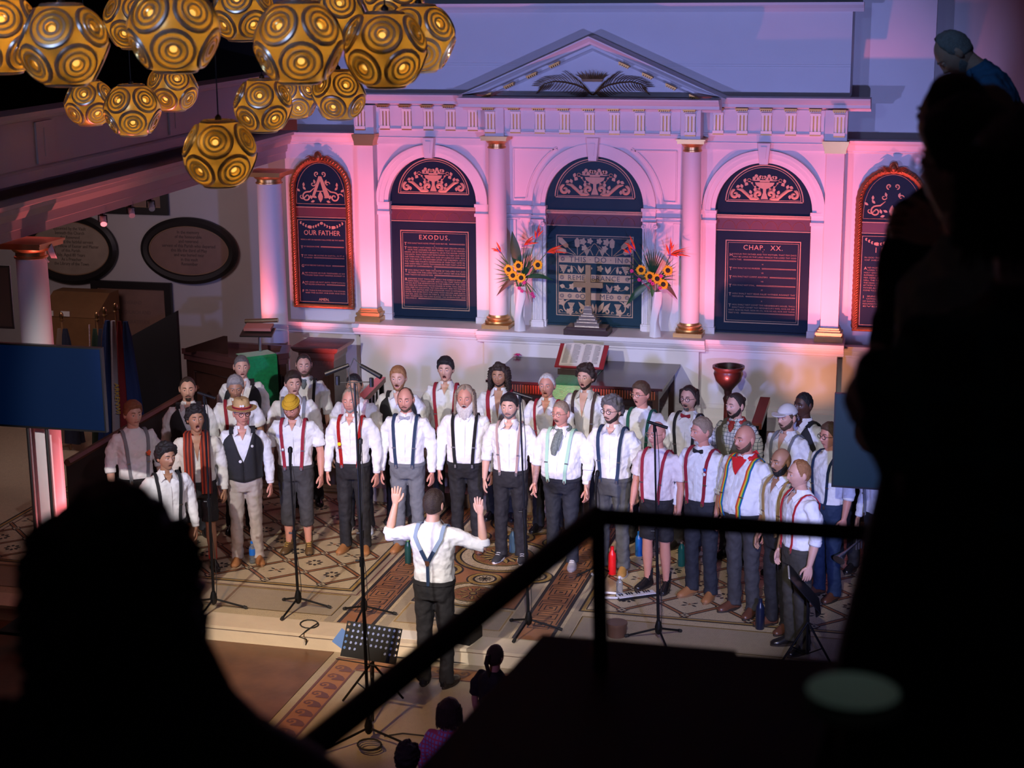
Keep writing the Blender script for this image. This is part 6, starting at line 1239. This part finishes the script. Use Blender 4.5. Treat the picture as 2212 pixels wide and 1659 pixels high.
b = MB(); b.prism([(-.95, 0), (.0, 0), (.0, 1.92), (-.93, 1.42)], -.03, .03); b.build('black_screen_panel', DARK, loc=(-5.0, -1.5, .0), smooth=False, label='tall matt black panel with sloping top left of the pulpit', category='panel')
t = thing('dark_pew', 'dark wooden pew with sloping brown rail running behind the left singers', 'pew', (0, 0, 0)); b = MB(); p, q = at(145, 1000, z=1.05), at(425, 838, z=1.15); b.tube([tuple(p), tuple(q)], .04, 6); b.build('top_rail', PEW, t); b = MB(); b.loft([[(p.x, p.y, 0), (p.x, p.y, 1.03), (p.x-.04, p.y+.04, 1.03), (p.x-.04, p.y+.04, 0)], [(q.x, q.y, 0), (q.x, q.y, 1.12), (q.x-.04, q.y+.04, 1.12), (q.x-.04, q.y+.04, 0)]]); b.build('back_panel', M('near_black_wood', (.02, .01, .008), .5), t, smooth=False)
FL = [('dark_green_cloth', (.01, .035, .015), 212, 690), ('brown_cloth', (.05, .02, .012), 228, 680), ('blue_cloth', (.01, .06, .22), 246, 672)]
def flag(u, v, label, cols, seed, emb=None):
    p = at(u, v, y=-2.9+.36*seed); t = thing('furled_flag', label, 'flag', (p.x, p.y, 0)); h = p.z; b = MB(); b.tube([(0, 0, 0), (0, 0, h)], .014, 8); b.build('pole', BRWOOD, t)
    b = MB(); b.ball((0, 0, h+.05), (.028, .028, .05), 10, 8); b.lathe([(.02, h-.02), (.035, h), (.02, h+.01)], n=12); b.build('finial', BRS_, t)
    for k, c in enumerate(cols):
        b = MB(); n = 20; rings = []
        for z, w in ((h-.12, .03), (h-.3, .06), (h-.8, .085), (h-1.35, .11), (h-1.7, .13)):
            rings.append([((w*(1+.28*sin(a*4+k+seed)))*cos(a)*.9+(k-(len(cols)-1)/2)*.075*(1+(h-z)*.5), (w*(1+.28*sin(a*4+k+seed)))*sin(a)*.6, max(z, .1)) for a in [2*pi*q/n for q in range(n)]])
        b.loft(rings); b.build('furled_cloth', c, t)
    return t, h
RC = cmat('flag_red', (.16, .006, .01)); WC = cmat('flag_white', (.30, .29, .32)); BC = cmat('flag_blue', (.004, .025, .11)); GNC = cmat('flag_dark_green', (.008, .03, .014)); BNC = cmat('flag_brown', (.045, .018, .012)); NVC = cmat('flag_navy', (.008, .012, .03)); YC = M('flag_gold_embroidery', (.6, .42, .02), .6)
t, h = flag(250, 672, 'furled union and blue flags nearest the black panel', [BC, WC, RC, BC], 1); txt('lettering', 'ARKENWI', .085, YC, t, (-.02, -.11, h-1.05), rot=(pi/2, pi/2, 0))
t, h = flag(226, 680, 'furled brown flag with yellow emblem', [BNC], 2); b = MB(); b.tube([(.03, -.10, h-.7), (-.03, -.11, h-.62), (.02, -.11, h-.72), (-.04, -.115, h-.85), (.01, -.115, h-1.02), (.06, -.11, h-.95), (.04, -.11, h-.82)], .010, 6); b.build('emblem', YC, t)
t, h = flag(210, 690, 'furled dark green troop flag with twisted cord hanging beside it', [GNC, NVC], 3); txt('lettering', 'TROOP', .10, WC, t, (.02, -.13, h-1.45), rot=(pi/2, .7, 0)); txt('lettering', 'RE PK', .08, WC, t, (.03, -.13, h-1.2), rot=(pi/2, .6, 0))
b = MB(); b.ball((.02, -.12, h-.98), (.03, .01, .06), 8, 6); b.build('white_badge', WC, t)
b = MB(); b.tube([(-.06, -.1, h-.05), (-.07, -.12, h-.6), (-.04, -.12, h-1.3)], .010, 6); b.build('twisted_cord', M('striped_cord', (.4, .3, .32), .8, var=.9, vscale=60), t)
t, h = flag(133, 690, 'furled flag with twisted white cord beside the near column', [cmat('flag_drab', (.14, .09, .06)), NVC], 4)
# screens
SCRB = M('dark_blue_screen', (.001, .008, .032), .25); b0 = SCRB.node_tree.nodes['Principled BSDF']; b0.inputs['Emission Color'].default_value = (.0, .05, .25, 1); b0.inputs['Emission Strength'].default_value = .05; b0.inputs['Roughness'].default_value = .6; b0.inputs['Specular IOR Level'].default_value = .15
SCRT = M('dark_teal_screen', (.001, .014, .020), .4); b0 = SCRT.node_tree.nodes['Principled BSDF']; b0.inputs['Emission Color'].default_value = (.0, .10, .14, 1); b0.inputs['Emission Strength'].default_value = .05
def tv(x0, x1, z0, z1, y, lab, mat, poles, rz=0):
    t = thing('television', lab, 'television', ((x0+x1)/2, y, 0), rz); w = (x1-x0)/2; b = MB(); b.box(-w, w, 0, .05, z0, z1); b.build('casing', BLACK, t, smooth=False); b = MB(); b.box(-w+.015, w-.015, -.004, .0, z0+.02, z1-.015); b.build('display', mat, t, smooth=False)
    for px in poles: b = MB(); b.tube([(px, .04, .03), (px, .04, z1-.2)], .022, 12); b.build('stand_pole', STEEL, t)
    b = MB(); b.box(min(poles)-.25, max(poles)+.25, -.35, .10, 0, .03); b.build('stand_base', METAL, t, smooth=False)
_p, _q = at(218, 752, y=-7.05), at(225, 935, y=-7.05); tv(_p.x-1.5, _p.x, _q.z, _p.z, -7.05, 'large dark blue television on a two-pole stand at the left edge', SCRB, (-.07, .12))
tv(3.36, 4.85, 1.33, 2.22, -5.30, 'dark teal television on a stand at the right of the choir', SCRT, (.2, .4))
ACR = M('clear_acrylic', (.9, .9, .9), .05, Transmission_Weight=.95, IOR=1.3)
t = thing('acrylic_lectern', 'transparent acrylic lectern below the left television', 'lectern', (-4.35, -7.65, 0)); t.rotation_euler = (0, 0, .5)
for nm, x0, x1, y0, y1, z0, z1 in (('side_panel', -.25, -.24, -.2, .2, -.16, 1.3), ('side_panel', .24, .25, -.2, .2, -.16, 1.3), ('shelf', -.24, .24, -.2, .2, .85, .86)): b = MB(); b.box(x0, x1, y0, y1, z0, z1); b.build(nm, ACR, t, smooth=False)
b = MB(); b.prism([(-.26, 1.25), (.24, 1.42), (.24, 1.435), (-.26, 1.265)], -.3, .3, 'x'); b.build('sloping_top', ACR, t, smooth=False)
# microphones and stands
def mic_head(b, p, d, L=.17, r=.018): p, d = Vector(p), Vector(d).normalized(); b.tube([tuple(p), tuple(p+d*L*.65), tuple(p+d*L*.68), tuple(p+d*L*.9), tuple(p+d*L)], [r*.75, r*.95, r*1.3, r*1.3, r*.6], 12)
def mstand(base, top, lab, tri=.30, rot=0., kind='vocal', h0=0, tilt=(0, -.2, 1)):
    base = Vector(base); top = Vector(top); t = thing('microphone_stand', lab, 'microphone stand', tuple(base)); T_ = top-base; b = MB()
    b.tube([(0, 0, .10), tuple(Vector((0, 0, .10)).lerp(T_, .5))], .014, 10); b.tube([tuple(Vector((0, 0, .10)).lerp(T_, .48)), tuple(T_)], .009, 10); b.build('pole', METAL, t)
    b = MB(); c = Vector((0, 0, .10)).lerp(T_, .5); b.tube([tuple(c-Vector((0, 0, .05))), tuple(c+Vector((0, 0, .03)))], .02, 10); b.tube([tuple(c), tuple(c+Vector((-.05, -.01, 0)))], .010, 8); b.build('clutch', METAL, t)
    b = MB(); b.lathe([(.02, .20), (.035, .14), (.03, .09), (.015, .07)], n=14); b.build('hub', METAL, t)
    for k in range(3):
        a = rot+2*pi*k/3; b = MB(); b.tube([(.02*cos(a), .02*sin(a), .12), (tri*cos(a), tri*sin(a), .02)], .010, 8); l = b.build('leg', METAL, t); b = MB(); b.tube([(tri*.93*cos(a), tri*.93*sin(a), .028), (tri*1.04*cos(a), tri*1.04*sin(a), .014)], .016, 8); b.build('rubber_foot', RUBBER, l)
    b = MB()
    if kind == 'vocal':
        mic_head(b, T_, tilt); b.build('microphone', METAL, t); b = MB(); b.tube([tuple(T_-Vector((0, 0, .05))), tuple(T_+Vector((0, 0, .02)))], .014, 10); b.build('clip', METAL, t)
    elif kind == 'pencil':
        b.tube([tuple(T_+Vector((-.06, 0, .06))), tuple(T_+Vector((.12, -.02, .02)))], .014, 10); b.build('microphone', METAL, t); b = MB(); b.tube([tuple(T_-Vector((0, 0, .03))), tuple(T_+Vector((0, 0, .05)))], .015, 10); b.build('clip', METAL, t)
    elif kind == 'pair':
        b.tube([tuple(T_+Vector((-.12, 0, .0))), tuple(T_+Vector((.16, 0, .02)))], .005, 8); b.build('crossbar', METAL, t)
        for sx, lb in ((-1, 0), (1, 0)):
            b = MB(); p = T_+Vector((sx*.14, 0, .02)); b.tube([tuple(p+Vector((0, 0, -.04))), tuple(p+Vector((0, 0, .03)))], .018, 10); b.tube([tuple(p+Vector((-sx*.09, .02, .12))), tuple(p+Vector((sx*.09, -.03, .05)))], [.016, .02], 12); b.build('microphone', METAL, t)
        b = MB(); b.tube([tuple(T_+Vector((0, 0, -.3))), tuple(T_+Vector((-.05, 0, .1))), tuple(T_+Vector((0, 0, .2))), tuple(T_+Vector((.06, 0, .14)))], .005, 6); b.build('cable', RUBBER, t)
    b = MB(); b.tube([tuple(T_.lerp(Vector((0, 0, .1)), f)+Vector((.014+.02*sin(f*9), .012, 0))) for f in [k/10 for k in range(11)]], .0035, 5); b.build('cable', RUBBER, t)
    return t
def S_(u, v, y): p = at(u, v, y=y); return (p.x, p.y, p.z)
mstand(at(463, 1320, z=0), S_(441, 862, -6.35), 'tall thin microphone stand before the striped-scarf singer', rot=.4, kind='pencil')
mstand(at(645, 1318, z=.0), S_(627, 1003, -6.2), 'black vocal microphone stand before the yellow beanie', rot=.35, tilt=(0, .1, 1))
mstand(at(787, 1336, z=0), S_(777, 985, -6.2), 'slim vocal microphone stand behind the tall pole', rot=.5, tilt=(.0, .2, 1))
mstand(at(1142, 1365, z=0), S_(1123, 862, -6.1), 'tall microphone stand right of the conductor', rot=.3, kind='pencil')
mstand(at(1422, 1385, z=0), S_(1414, 926, -6.1), 'microphone stand with pencil microphone before the bald T-shirted man', rot=1, kind='pencil')
mstand(at(1290, 1250, z=0), S_(1287, 1052, -5.0), 'short vocal microphone stand beside the man with grey curly hair', tri=.2, rot=1, tilt=(.1, .1, 1))
mstand(at(797, 1602, z=-.16), S_(766, 828, -8.36), 'very tall black stand with a pair of microphones at the centre front', tri=.5, rot=-.2, kind='pair')
def music_stand(base, desk_c, lab, holes=True, rz=0, w=.26, h=.15, tilt=.5, paper=None):
    t = thing('music_stand', lab, 'music stand', tuple(base), rz); D_ = Vector(desk_c)-Vector(base); D_.rotate(Matrix.Rotation(-rz, 3, 'Z')); b = MB(); b.tube([(0, 0, .12), tuple(D_+Vector((0, .03, -.05)))], .012, 10); b.build('post', METAL, t)
    d = MB()
    if holes:
        X = [-w, w]; nx, nz = 11, 6
        cw = 2*w/nx; ch = 2*h/nz
        for i in range(nx):
            for j in range(nz):
                cx, cz = -w+cw*(i+.5), -h+ch*(j+.5); solid = (j < 2 and 2 < i < 8) or (j == 0)
                if solid: d.box(cx-cw/2, cx+cw/2, -.002, .002, cz-ch/2, cz+ch/2)
                else:
                    n = 12; V = []; r = .0125; 
                    for k in range(n):
                        a = 2*pi*k/n+pi/4; m_ = max(abs(cos(a)), abs(sin(a))); V += [(cx+cos(a)/m_*cw/2, 0, cz+sin(a)/m_*ch/2), (cx+r*cos(a), 0, cz+r*sin(a))]
                    d.add(V, [(2*k, 2*k+1, (2*k+3) % (2*n), (2*k+2) % (2*n)) for k in range(n)])
        d.box(-w-.01, w+.01, -.05, .003, -h-.035, -h-.028)
    else: d.box(-w, w, -.004, .004, -h, h); d.box(-w, w, -.05, .003, -h-.01, -h)
    dk = d.build('desk', METAL, t, smooth=False); dk.location = D_; dk.rotation_euler = (-tilt, 0, 0)
    if holes: b = MB(); b.box(-w*.86, w*.9, .006, .010, -h*.9, h*1.0); pk = b.build('sheet_music', M('blue_sheet', (.30, .38, .72), .7), t, smooth=False); pk.location = D_; pk.rotation_euler = (-tilt, 0, 0)  # light blue paper showing through the desk holes
    if paper: b = MB(); b.box(-w*.85, w*.8, -.012, -.004, -h, h*1.05); pk = b.build('sheet_music', paper, t, smooth=False); pk.location = D_; pk.rotation_euler = (-tilt, 0, 0)
    for k in range(3):
        a = 1+2*pi*k/3; b = MB(); b.tube([(0, 0, .42), (.30*cos(a), .30*sin(a), .015)], .010, 8); l = b.build('leg', METAL, t); b = MB(); b.tube([(0, 0, .12), (.15*cos(a), .15*sin(a), .21)], .006, 6); b.build('brace', METAL, l)
    return t
music_stand(at(806, 1530, z=-.16), at(802, 1388, y=-7.98), 'black perforated music stand in front of the conductor', rz=-.14)
b = MB(); b.box(-.09, .09, 0, .003, -.07, .07); p = at(746, 1385, y=-7.9); o_ = b.build('blue_song_folder', M('light_blue_card', (.10, .22, .55), .7), loc=tuple(p), smooth=False, label='light blue folder sticking out behind the perforated music stand', category='folder'); o_.rotation_euler = (-.5, .6, 0)
music_stand(at(1742, 1440, z=0), at(1738, 1272, y=-6.35), 'black music stand with sheet music beside the red-suspendered man', holes=False, rz=-1.45, w=.19, h=.20, tilt=-.72, paper=M('white_sheet', (.6, .58, .5), .7))
# cables
def cable(P_, lab, r=.006, cat='cable'): b = MB(); b.tube(P_, r, 6); b.build('cable', RUBBER, label=lab, category=cat)
def fl(u, v, z=.008): p = at(u, v, z=z); return (p.x, p.y, z)
cable([fl(560, 1372, -.15), fl(620, 1390, -.15), fl(700, 1400, -.15), fl(800, 1414, -.15), fl(950, 1428, -.15), fl(1100, 1440, -.15)], 'black cable lying along the foot of the stone step')
cable([fl(668+20*cos(a), 1348+9*sin(a)) for a in [k*.5 for k in range(13)]]+[fl(662, 1362), fl(646, 1376, .01), (fl(645, 1385)[0], -6.73, -.05), fl(660, 1398, -.15)], 'thin black cable coiled on the stone edge by the vocal stand')
cable([fl(798+26*cos(a*1.0), 1608+12*sin(a), -.15+.004*a) for a in [k*.42 for k in range(46)]], 'coil of black cable on the floor behind the tripods', .008)
cable([fl(830, 1590, -.15), fl(870, 1584, -.15), fl(925, 1590, -.15), fl(960, 1600, -.15)], 'black cable trailing right from the music stand')
cable([fl(1188+14*cos(a), 1395+8*sin(a)) for a in [k*.5 for k in range(14)]], 'small loop of cable on the step right of the conductor')
# bottles and small things on the floor
def bottle(u, v, h, r, mat, lab, capm=STEEL, z=0, shape='flask'):
    p = at(u, v, z=z); t = thing('water_bottle', lab, 'bottle', (p.x, p.y, z)); b = MB(); b.lathe([(r*.92, 0), (r, .006), (r, h*.66), (r*.9, h*.74), (r*.5, h*.84), (r*.42, h*.9)], n=24); b.build('flask_body', mat, t); b = MB(); b.lathe([(r*.48, h*.9), (r*.48, h*.98), (r*.3, h)], n=16); b.build('cap', capm, t); return t
def bm(n, c, **k): return M(n, c, .3, **k)
PET = M('clear_plastic', (.75, .85, .95), .08, Transmission_Weight=.9, IOR=1.33)
t = bottle(546, 1216, .24, .033, PET, 'clear plastic water bottle with blue label beside the pale trousers', bm('blue_plastic', (.01, .15, .6))); b = MB(); b.lathe([(.0338, .09), (.0338, .16)], n=24, cap=False); b.build('label', MATS['blue_plastic'], t)
bottle(882, 1216, .27, .036, bm('dark_green_bottle', (.01, .06, .05)), 'dark green bottle with lime lid left of the conductor', bm('lime_plastic', (.25, .55, .08)))
bottle(1108, 1194, .27, .040, bm('pale_blue_bottle', (.18, .34, .60)), 'pale blue metal bottle between the black canvas shoes')
bottle(1322, 1240, .30, .042, bm('bright_red_bottle', (.75, .01, .015)), 'bright red bottle next to the railing post', MATS['bright_red_bottle'])
bottle(1380, 1200, .27, .040, bm('cobalt_blue_bottle', (.01, .12, .42)), 'cobalt blue bottle behind the black shorts', MATS['cobalt_blue_bottle'])
bottle(1472, 1222, .27, .038, bm('teal_bottle', (.01, .14, .18)), 'teal metal bottle right of the bare legs')
bottle(1641, 1358, .30, .042, bm('midnight_bottle', (.008, .012, .035)), 'midnight blue bottle at the foot of the rainbow-suspendered man', MATS['midnight_bottle'])
bottle(1338, 1290, .22, .032, PET, 'small clear water bottle beside the white melodica', CERW)
t = thing('melodica', 'white melodica keyboard with white tube lying on the mosaic floor', 'instrument', tuple(at(1374, 1290, z=.0)), .60); b = MB(); b.box(-.20, .20, -.05, .05, 0, .028); b.build('casing', BLACK, t, smooth=False); b = MB()
for k in range(15): b.box(-.195+k*.026, -.171+k*.026, -.048, .046, .028, .036)
b.build('white_keys', CERW, t, smooth=False); b = MB()
for k in range(14):
    if k % 7 not in (2, 6): b.box(-.176+k*.026, -.162+k*.026, 0, .046, .036, .043)
b.build('black_keys', BLACK, t, smooth=False); b = MB(); b.tube([(-.20, 0, .02), (-.27, .0, .03), (-.36, .08, .02), (-.33, .16, .02), (-.24, .17, .02), (-.16, .12, .02), (-.10, .08, .02)], .012, 8); b.build('blow_tube', CERW, t)
t = thing('floor_monitor', 'small black wedge loudspeaker on the step right of the conductor', 'loudspeaker', tuple(at(985, 1392, z=0)+Vector((0, .15, 0))), -.2); b = MB(); b.prism([(-.13, 0), (.13, 0), (.13, .10), (-.02, .24), (-.13, .20)], -.10, .16, 'x'); b.build('cabinet', METAL, t, smooth=False); b = MB(); b.box(-.08, .14, .128, .135, .01, .09); b.build('grille', RUBBER, t, smooth=False)
b = MB(); b.box(-.14, .14, -.10, .10, 0, .003); o_ = b.build('paper_sheet', PAGE, loc=tuple(at(885, 1372, z=.002)), smooth=False, label='sheet of white paper lying on the stone edge left of the conductor', category='paper')
t = thing('round_stool', 'low round brown stool top beside the railing post on the platform', 'stool', tuple(at(1332, 1372, z=0))); b = MB(); b.lathe([(.09, 0), (.095, .10), (.10, .11), (.10, .13), (.0, .13)], n=28); b.build('seat', M('brown_leatherette', (.12, .06, .04), .4), t)
t = thing('trumpet', 'silver trumpet bell held low at the right edge of the choir', 'trumpet', tuple(at(1812, 1210, y=-5.05)), .3); b = MB(); b.tube([(0, 0, 0), (.02, .02, .02), (.08, .06, .06), (.2, .14, .12), (.34, .22, .18)], [.062, .04, .016, .011, .010], 18); b.build('bell', STEEL, t); b = MB()
for k in range(3): b.tube([(.20+.03*k, .14+.02*k, .05), (.20+.03*k, .14+.02*k, .17)], .010, 8)
b.build('valves', STEEL, t)
# ---------------- audience and the near gallery ----------------
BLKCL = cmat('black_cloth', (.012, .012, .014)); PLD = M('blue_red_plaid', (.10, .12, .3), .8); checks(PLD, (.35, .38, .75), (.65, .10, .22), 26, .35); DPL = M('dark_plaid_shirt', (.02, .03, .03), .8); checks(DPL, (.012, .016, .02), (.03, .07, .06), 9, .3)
p = at(1068, 1396, z=1.08); person(p.x, p.y, 'girl with dark ponytail and black sleeveless top seen from behind', 1.24, z=-.16, rz=pi-.35, hair='ponytail', hc='dark', shirt=BLKCL, sleeve='short', coll=False, opn=0, trou=BLACKTR, group=None)
p = at(968, 1514, z=1.18); person(p.x, p.y, 'child with dark bobbed hair in blue and red plaid shirt seen from behind', 1.34, z=-.16, rz=pi-.2, hair='bob', hc='dark', shirt=PLD, coll=True, group=None)
p = at(878, 1612, z=1.14); person(p.x, p.y, 'dark-haired child at the bottom edge left of the plaid shirt', 1.30, z=-.16, rz=pi, hair='curly', hc='black', shirt=BLKCL, coll=False, opn=0, group=None)
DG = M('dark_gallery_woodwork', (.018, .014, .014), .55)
z_ = 4.4; Q = [at(1172, 1370, z=z_), at(1590, 1404, z=z_), at(1592, 1413, z=z_), at(1815, 1428, z=z_), at(1815, 1750, z=z_), at(820, 1750, z=z_)]
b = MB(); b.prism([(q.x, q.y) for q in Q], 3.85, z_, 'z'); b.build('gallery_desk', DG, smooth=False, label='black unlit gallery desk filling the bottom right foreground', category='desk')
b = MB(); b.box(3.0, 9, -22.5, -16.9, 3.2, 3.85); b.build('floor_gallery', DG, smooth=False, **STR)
t = thing('gallery_railing', 'dark out-of-focus metal gallery railing with sloping handrail in the foreground', 'railing', (0, 0, 0)); c = at(1292, 1116, d=3.7); e = at(2000, 1160, d=3.9); l = at(640, 1640, d=2.9)
b = MB(); b.tube([tuple(l), tuple(c)], .027, 12); b.build('sloping_handrail', DG, t); b = MB(); b.tube([tuple(c), tuple(e)], .020, 12); b.build('level_handrail', DG, t); b = MB(); b.tube([tuple(c), (c.x+.01, c.y, 4.3)], .018, 10); b.build('post', DG, t)
p = at(1842, 1504, d=2.12); b = MB(); b.lathe([(.0, 0), (.045, 0), (.058, .008), (.055, .009), (.04, .003), (0, .003)], n=36); b.build('side_plate', M('grey_green_ceramic', (.30, .34, .32), .5), loc=tuple(p), label='pale grey-green plate on a small black table in the dark foreground', category='plate')
t = thing('small_table', 'small black pedestal table holding the pale plate in the foreground', 'table', (p.x, p.y, 3.85)); b = MB(); b.lathe([(.0, p.z-3.865), (.06, p.z-3.865), (.06, p.z-3.851), (.0, p.z-3.851)], n=28); b.build('table_top', DG, t, smooth=False); b = MB(); b.lathe([(.05, 0), (.05, .02), (.015, .03), (.015, p.z-3.865)], n=16); b.build('stem', DG, t)
def gperson(u, v, d, label, h=1.7, **k):
    p = at(u, v, d=d); k.setdefault('group', None); return person(p.x, p.y, label, h, z=p.z-h, **k)
def shawl(r, tfx, HT): b = MB(); b.loft([[(w*sin(2*pi*k/28)-.03, .55*w*-cos(2*pi*k/28)+.02, z) for k in range(28)] for z, w in ((1.64, .10), (1.58, .125), (1.51, .155), (1.46, .20), (1.41, .28), (1.35, .35), (1.2, .42), (.9, .45), (.5, .46))]); b.build('dark_shawl', BLKCL, r)
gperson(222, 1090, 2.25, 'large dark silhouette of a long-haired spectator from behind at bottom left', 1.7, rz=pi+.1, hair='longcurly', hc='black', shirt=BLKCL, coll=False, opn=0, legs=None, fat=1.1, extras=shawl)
def coat(r, tfx, HT): b = MB(); b.loft([[(w*sin(2*pi*k/24), .9*w*.55*-cos(2*pi*k/24), z) for k in range(24)] for z, w in ((1.42, .19), (1.2, .25), (.9, .31), (.5, .38), (.1, .42))]); b.build('long_coat', BLKCL, r)
armA = [[Vector((-.165, 0, 1.405)), Vector((-.19, .02, 1.30)), Vector((-.22, -.0, 1.12)), Vector((-.22, -.1, .9)), (Vector((0, -.1, -1)), Vector((1, 0, 0)), Vector((0, -1, 0)), .6, 0)], [Vector((.165, 0, 1.405)), Vector((.20, .02, 1.32)), Vector((.24, .06, 1.20)), Vector((.235, -.08, 1.38)), (Vector((.3, -.3, -1)), Vector((-1, 0, 0)), Vector((0, -1, 0)), .6, .3)]]
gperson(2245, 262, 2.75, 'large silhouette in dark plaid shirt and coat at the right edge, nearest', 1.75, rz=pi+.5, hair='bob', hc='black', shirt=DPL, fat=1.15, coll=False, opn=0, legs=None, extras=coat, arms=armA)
HR = lambda sg, w: (Vector((-.2, -1, -.1)), Vector((0, 0, -1)), Vector((-1, .2, 0)), 1.3, 0)
armB = [[Vector((-.165, 0, 1.405)), Vector((-.19, .02, 1.30)), Vector((-.24, -.08, 1.24)), Vector((-.16, -.18, 1.48)), (Vector((.1, -1, .2)), Vector((1, 0, 0)), Vector((0, 0, 1)), 1.3, 0)], [Vector((.14, .02, 1.405)), Vector((.15, .05, 1.30)), Vector((.16, .08, 1.12)), Vector((.15, .05, .89)), (Vector((0, -.1, -1)), Vector((-1, 0, 0)), Vector((0, -1, 0)), .6, 0)]]
gperson(2112, 240, 3.55, 'bespectacled spectator in profile with raised fist in a pale T-shirt', 1.75, rz=pi+1.0, hair='short', hc='black', ht=.03, glasses=GLB, shirt=cmat('pale_olive_jersey', (.40, .40, .30)), sleeve='short', coll=False, opn=0, legs=None, arms=armB, fat=.86)
gperson(2075, 165, 4.4, 'dark-haired spectator with bun behind the bespectacled one', 1.7, rz=pi+.9, hair='slick', hc='black', shirt=BLKCL, coll=False, opn=0, legs=None)
gperson(2140, 192, 4.8, 'fair-haired spectator at the right edge behind the bun', 1.7, rz=pi+.6, hair='longback', hc='sandy', shirt=BLKCL, coll=False, opn=0, legs=None)
r_ = gperson(2120, 62, 9.5, 'balding man in blue shirt leaning over the far gallery rail at top right', 1.78, rz=-pi/2+.2, hair='fringe', hc='grey', beard='stubble', bc='grey', shirt=cmat('blue_denim_shirt', (.03, .12, .24)), hpit=.35, legs='long')
r_.rotation_euler = (.55, 0, -pi/2+.1); q = at(2048, 70, d=9.5); r_.location = q-Matrix.Rotation(-pi/2+.1, 3, 'Z') @ Matrix.Rotation(.55, 3, 'X') @ Vector((0, -.03, 1.76))
b = MB(); b.prism([(4.6, -18), (4.9, -18), (4.9, -6), (4.6, -6)], 3.2, 3.8, 'z'); b.build('wall_gallery_right', DG, smooth=False, **STR)
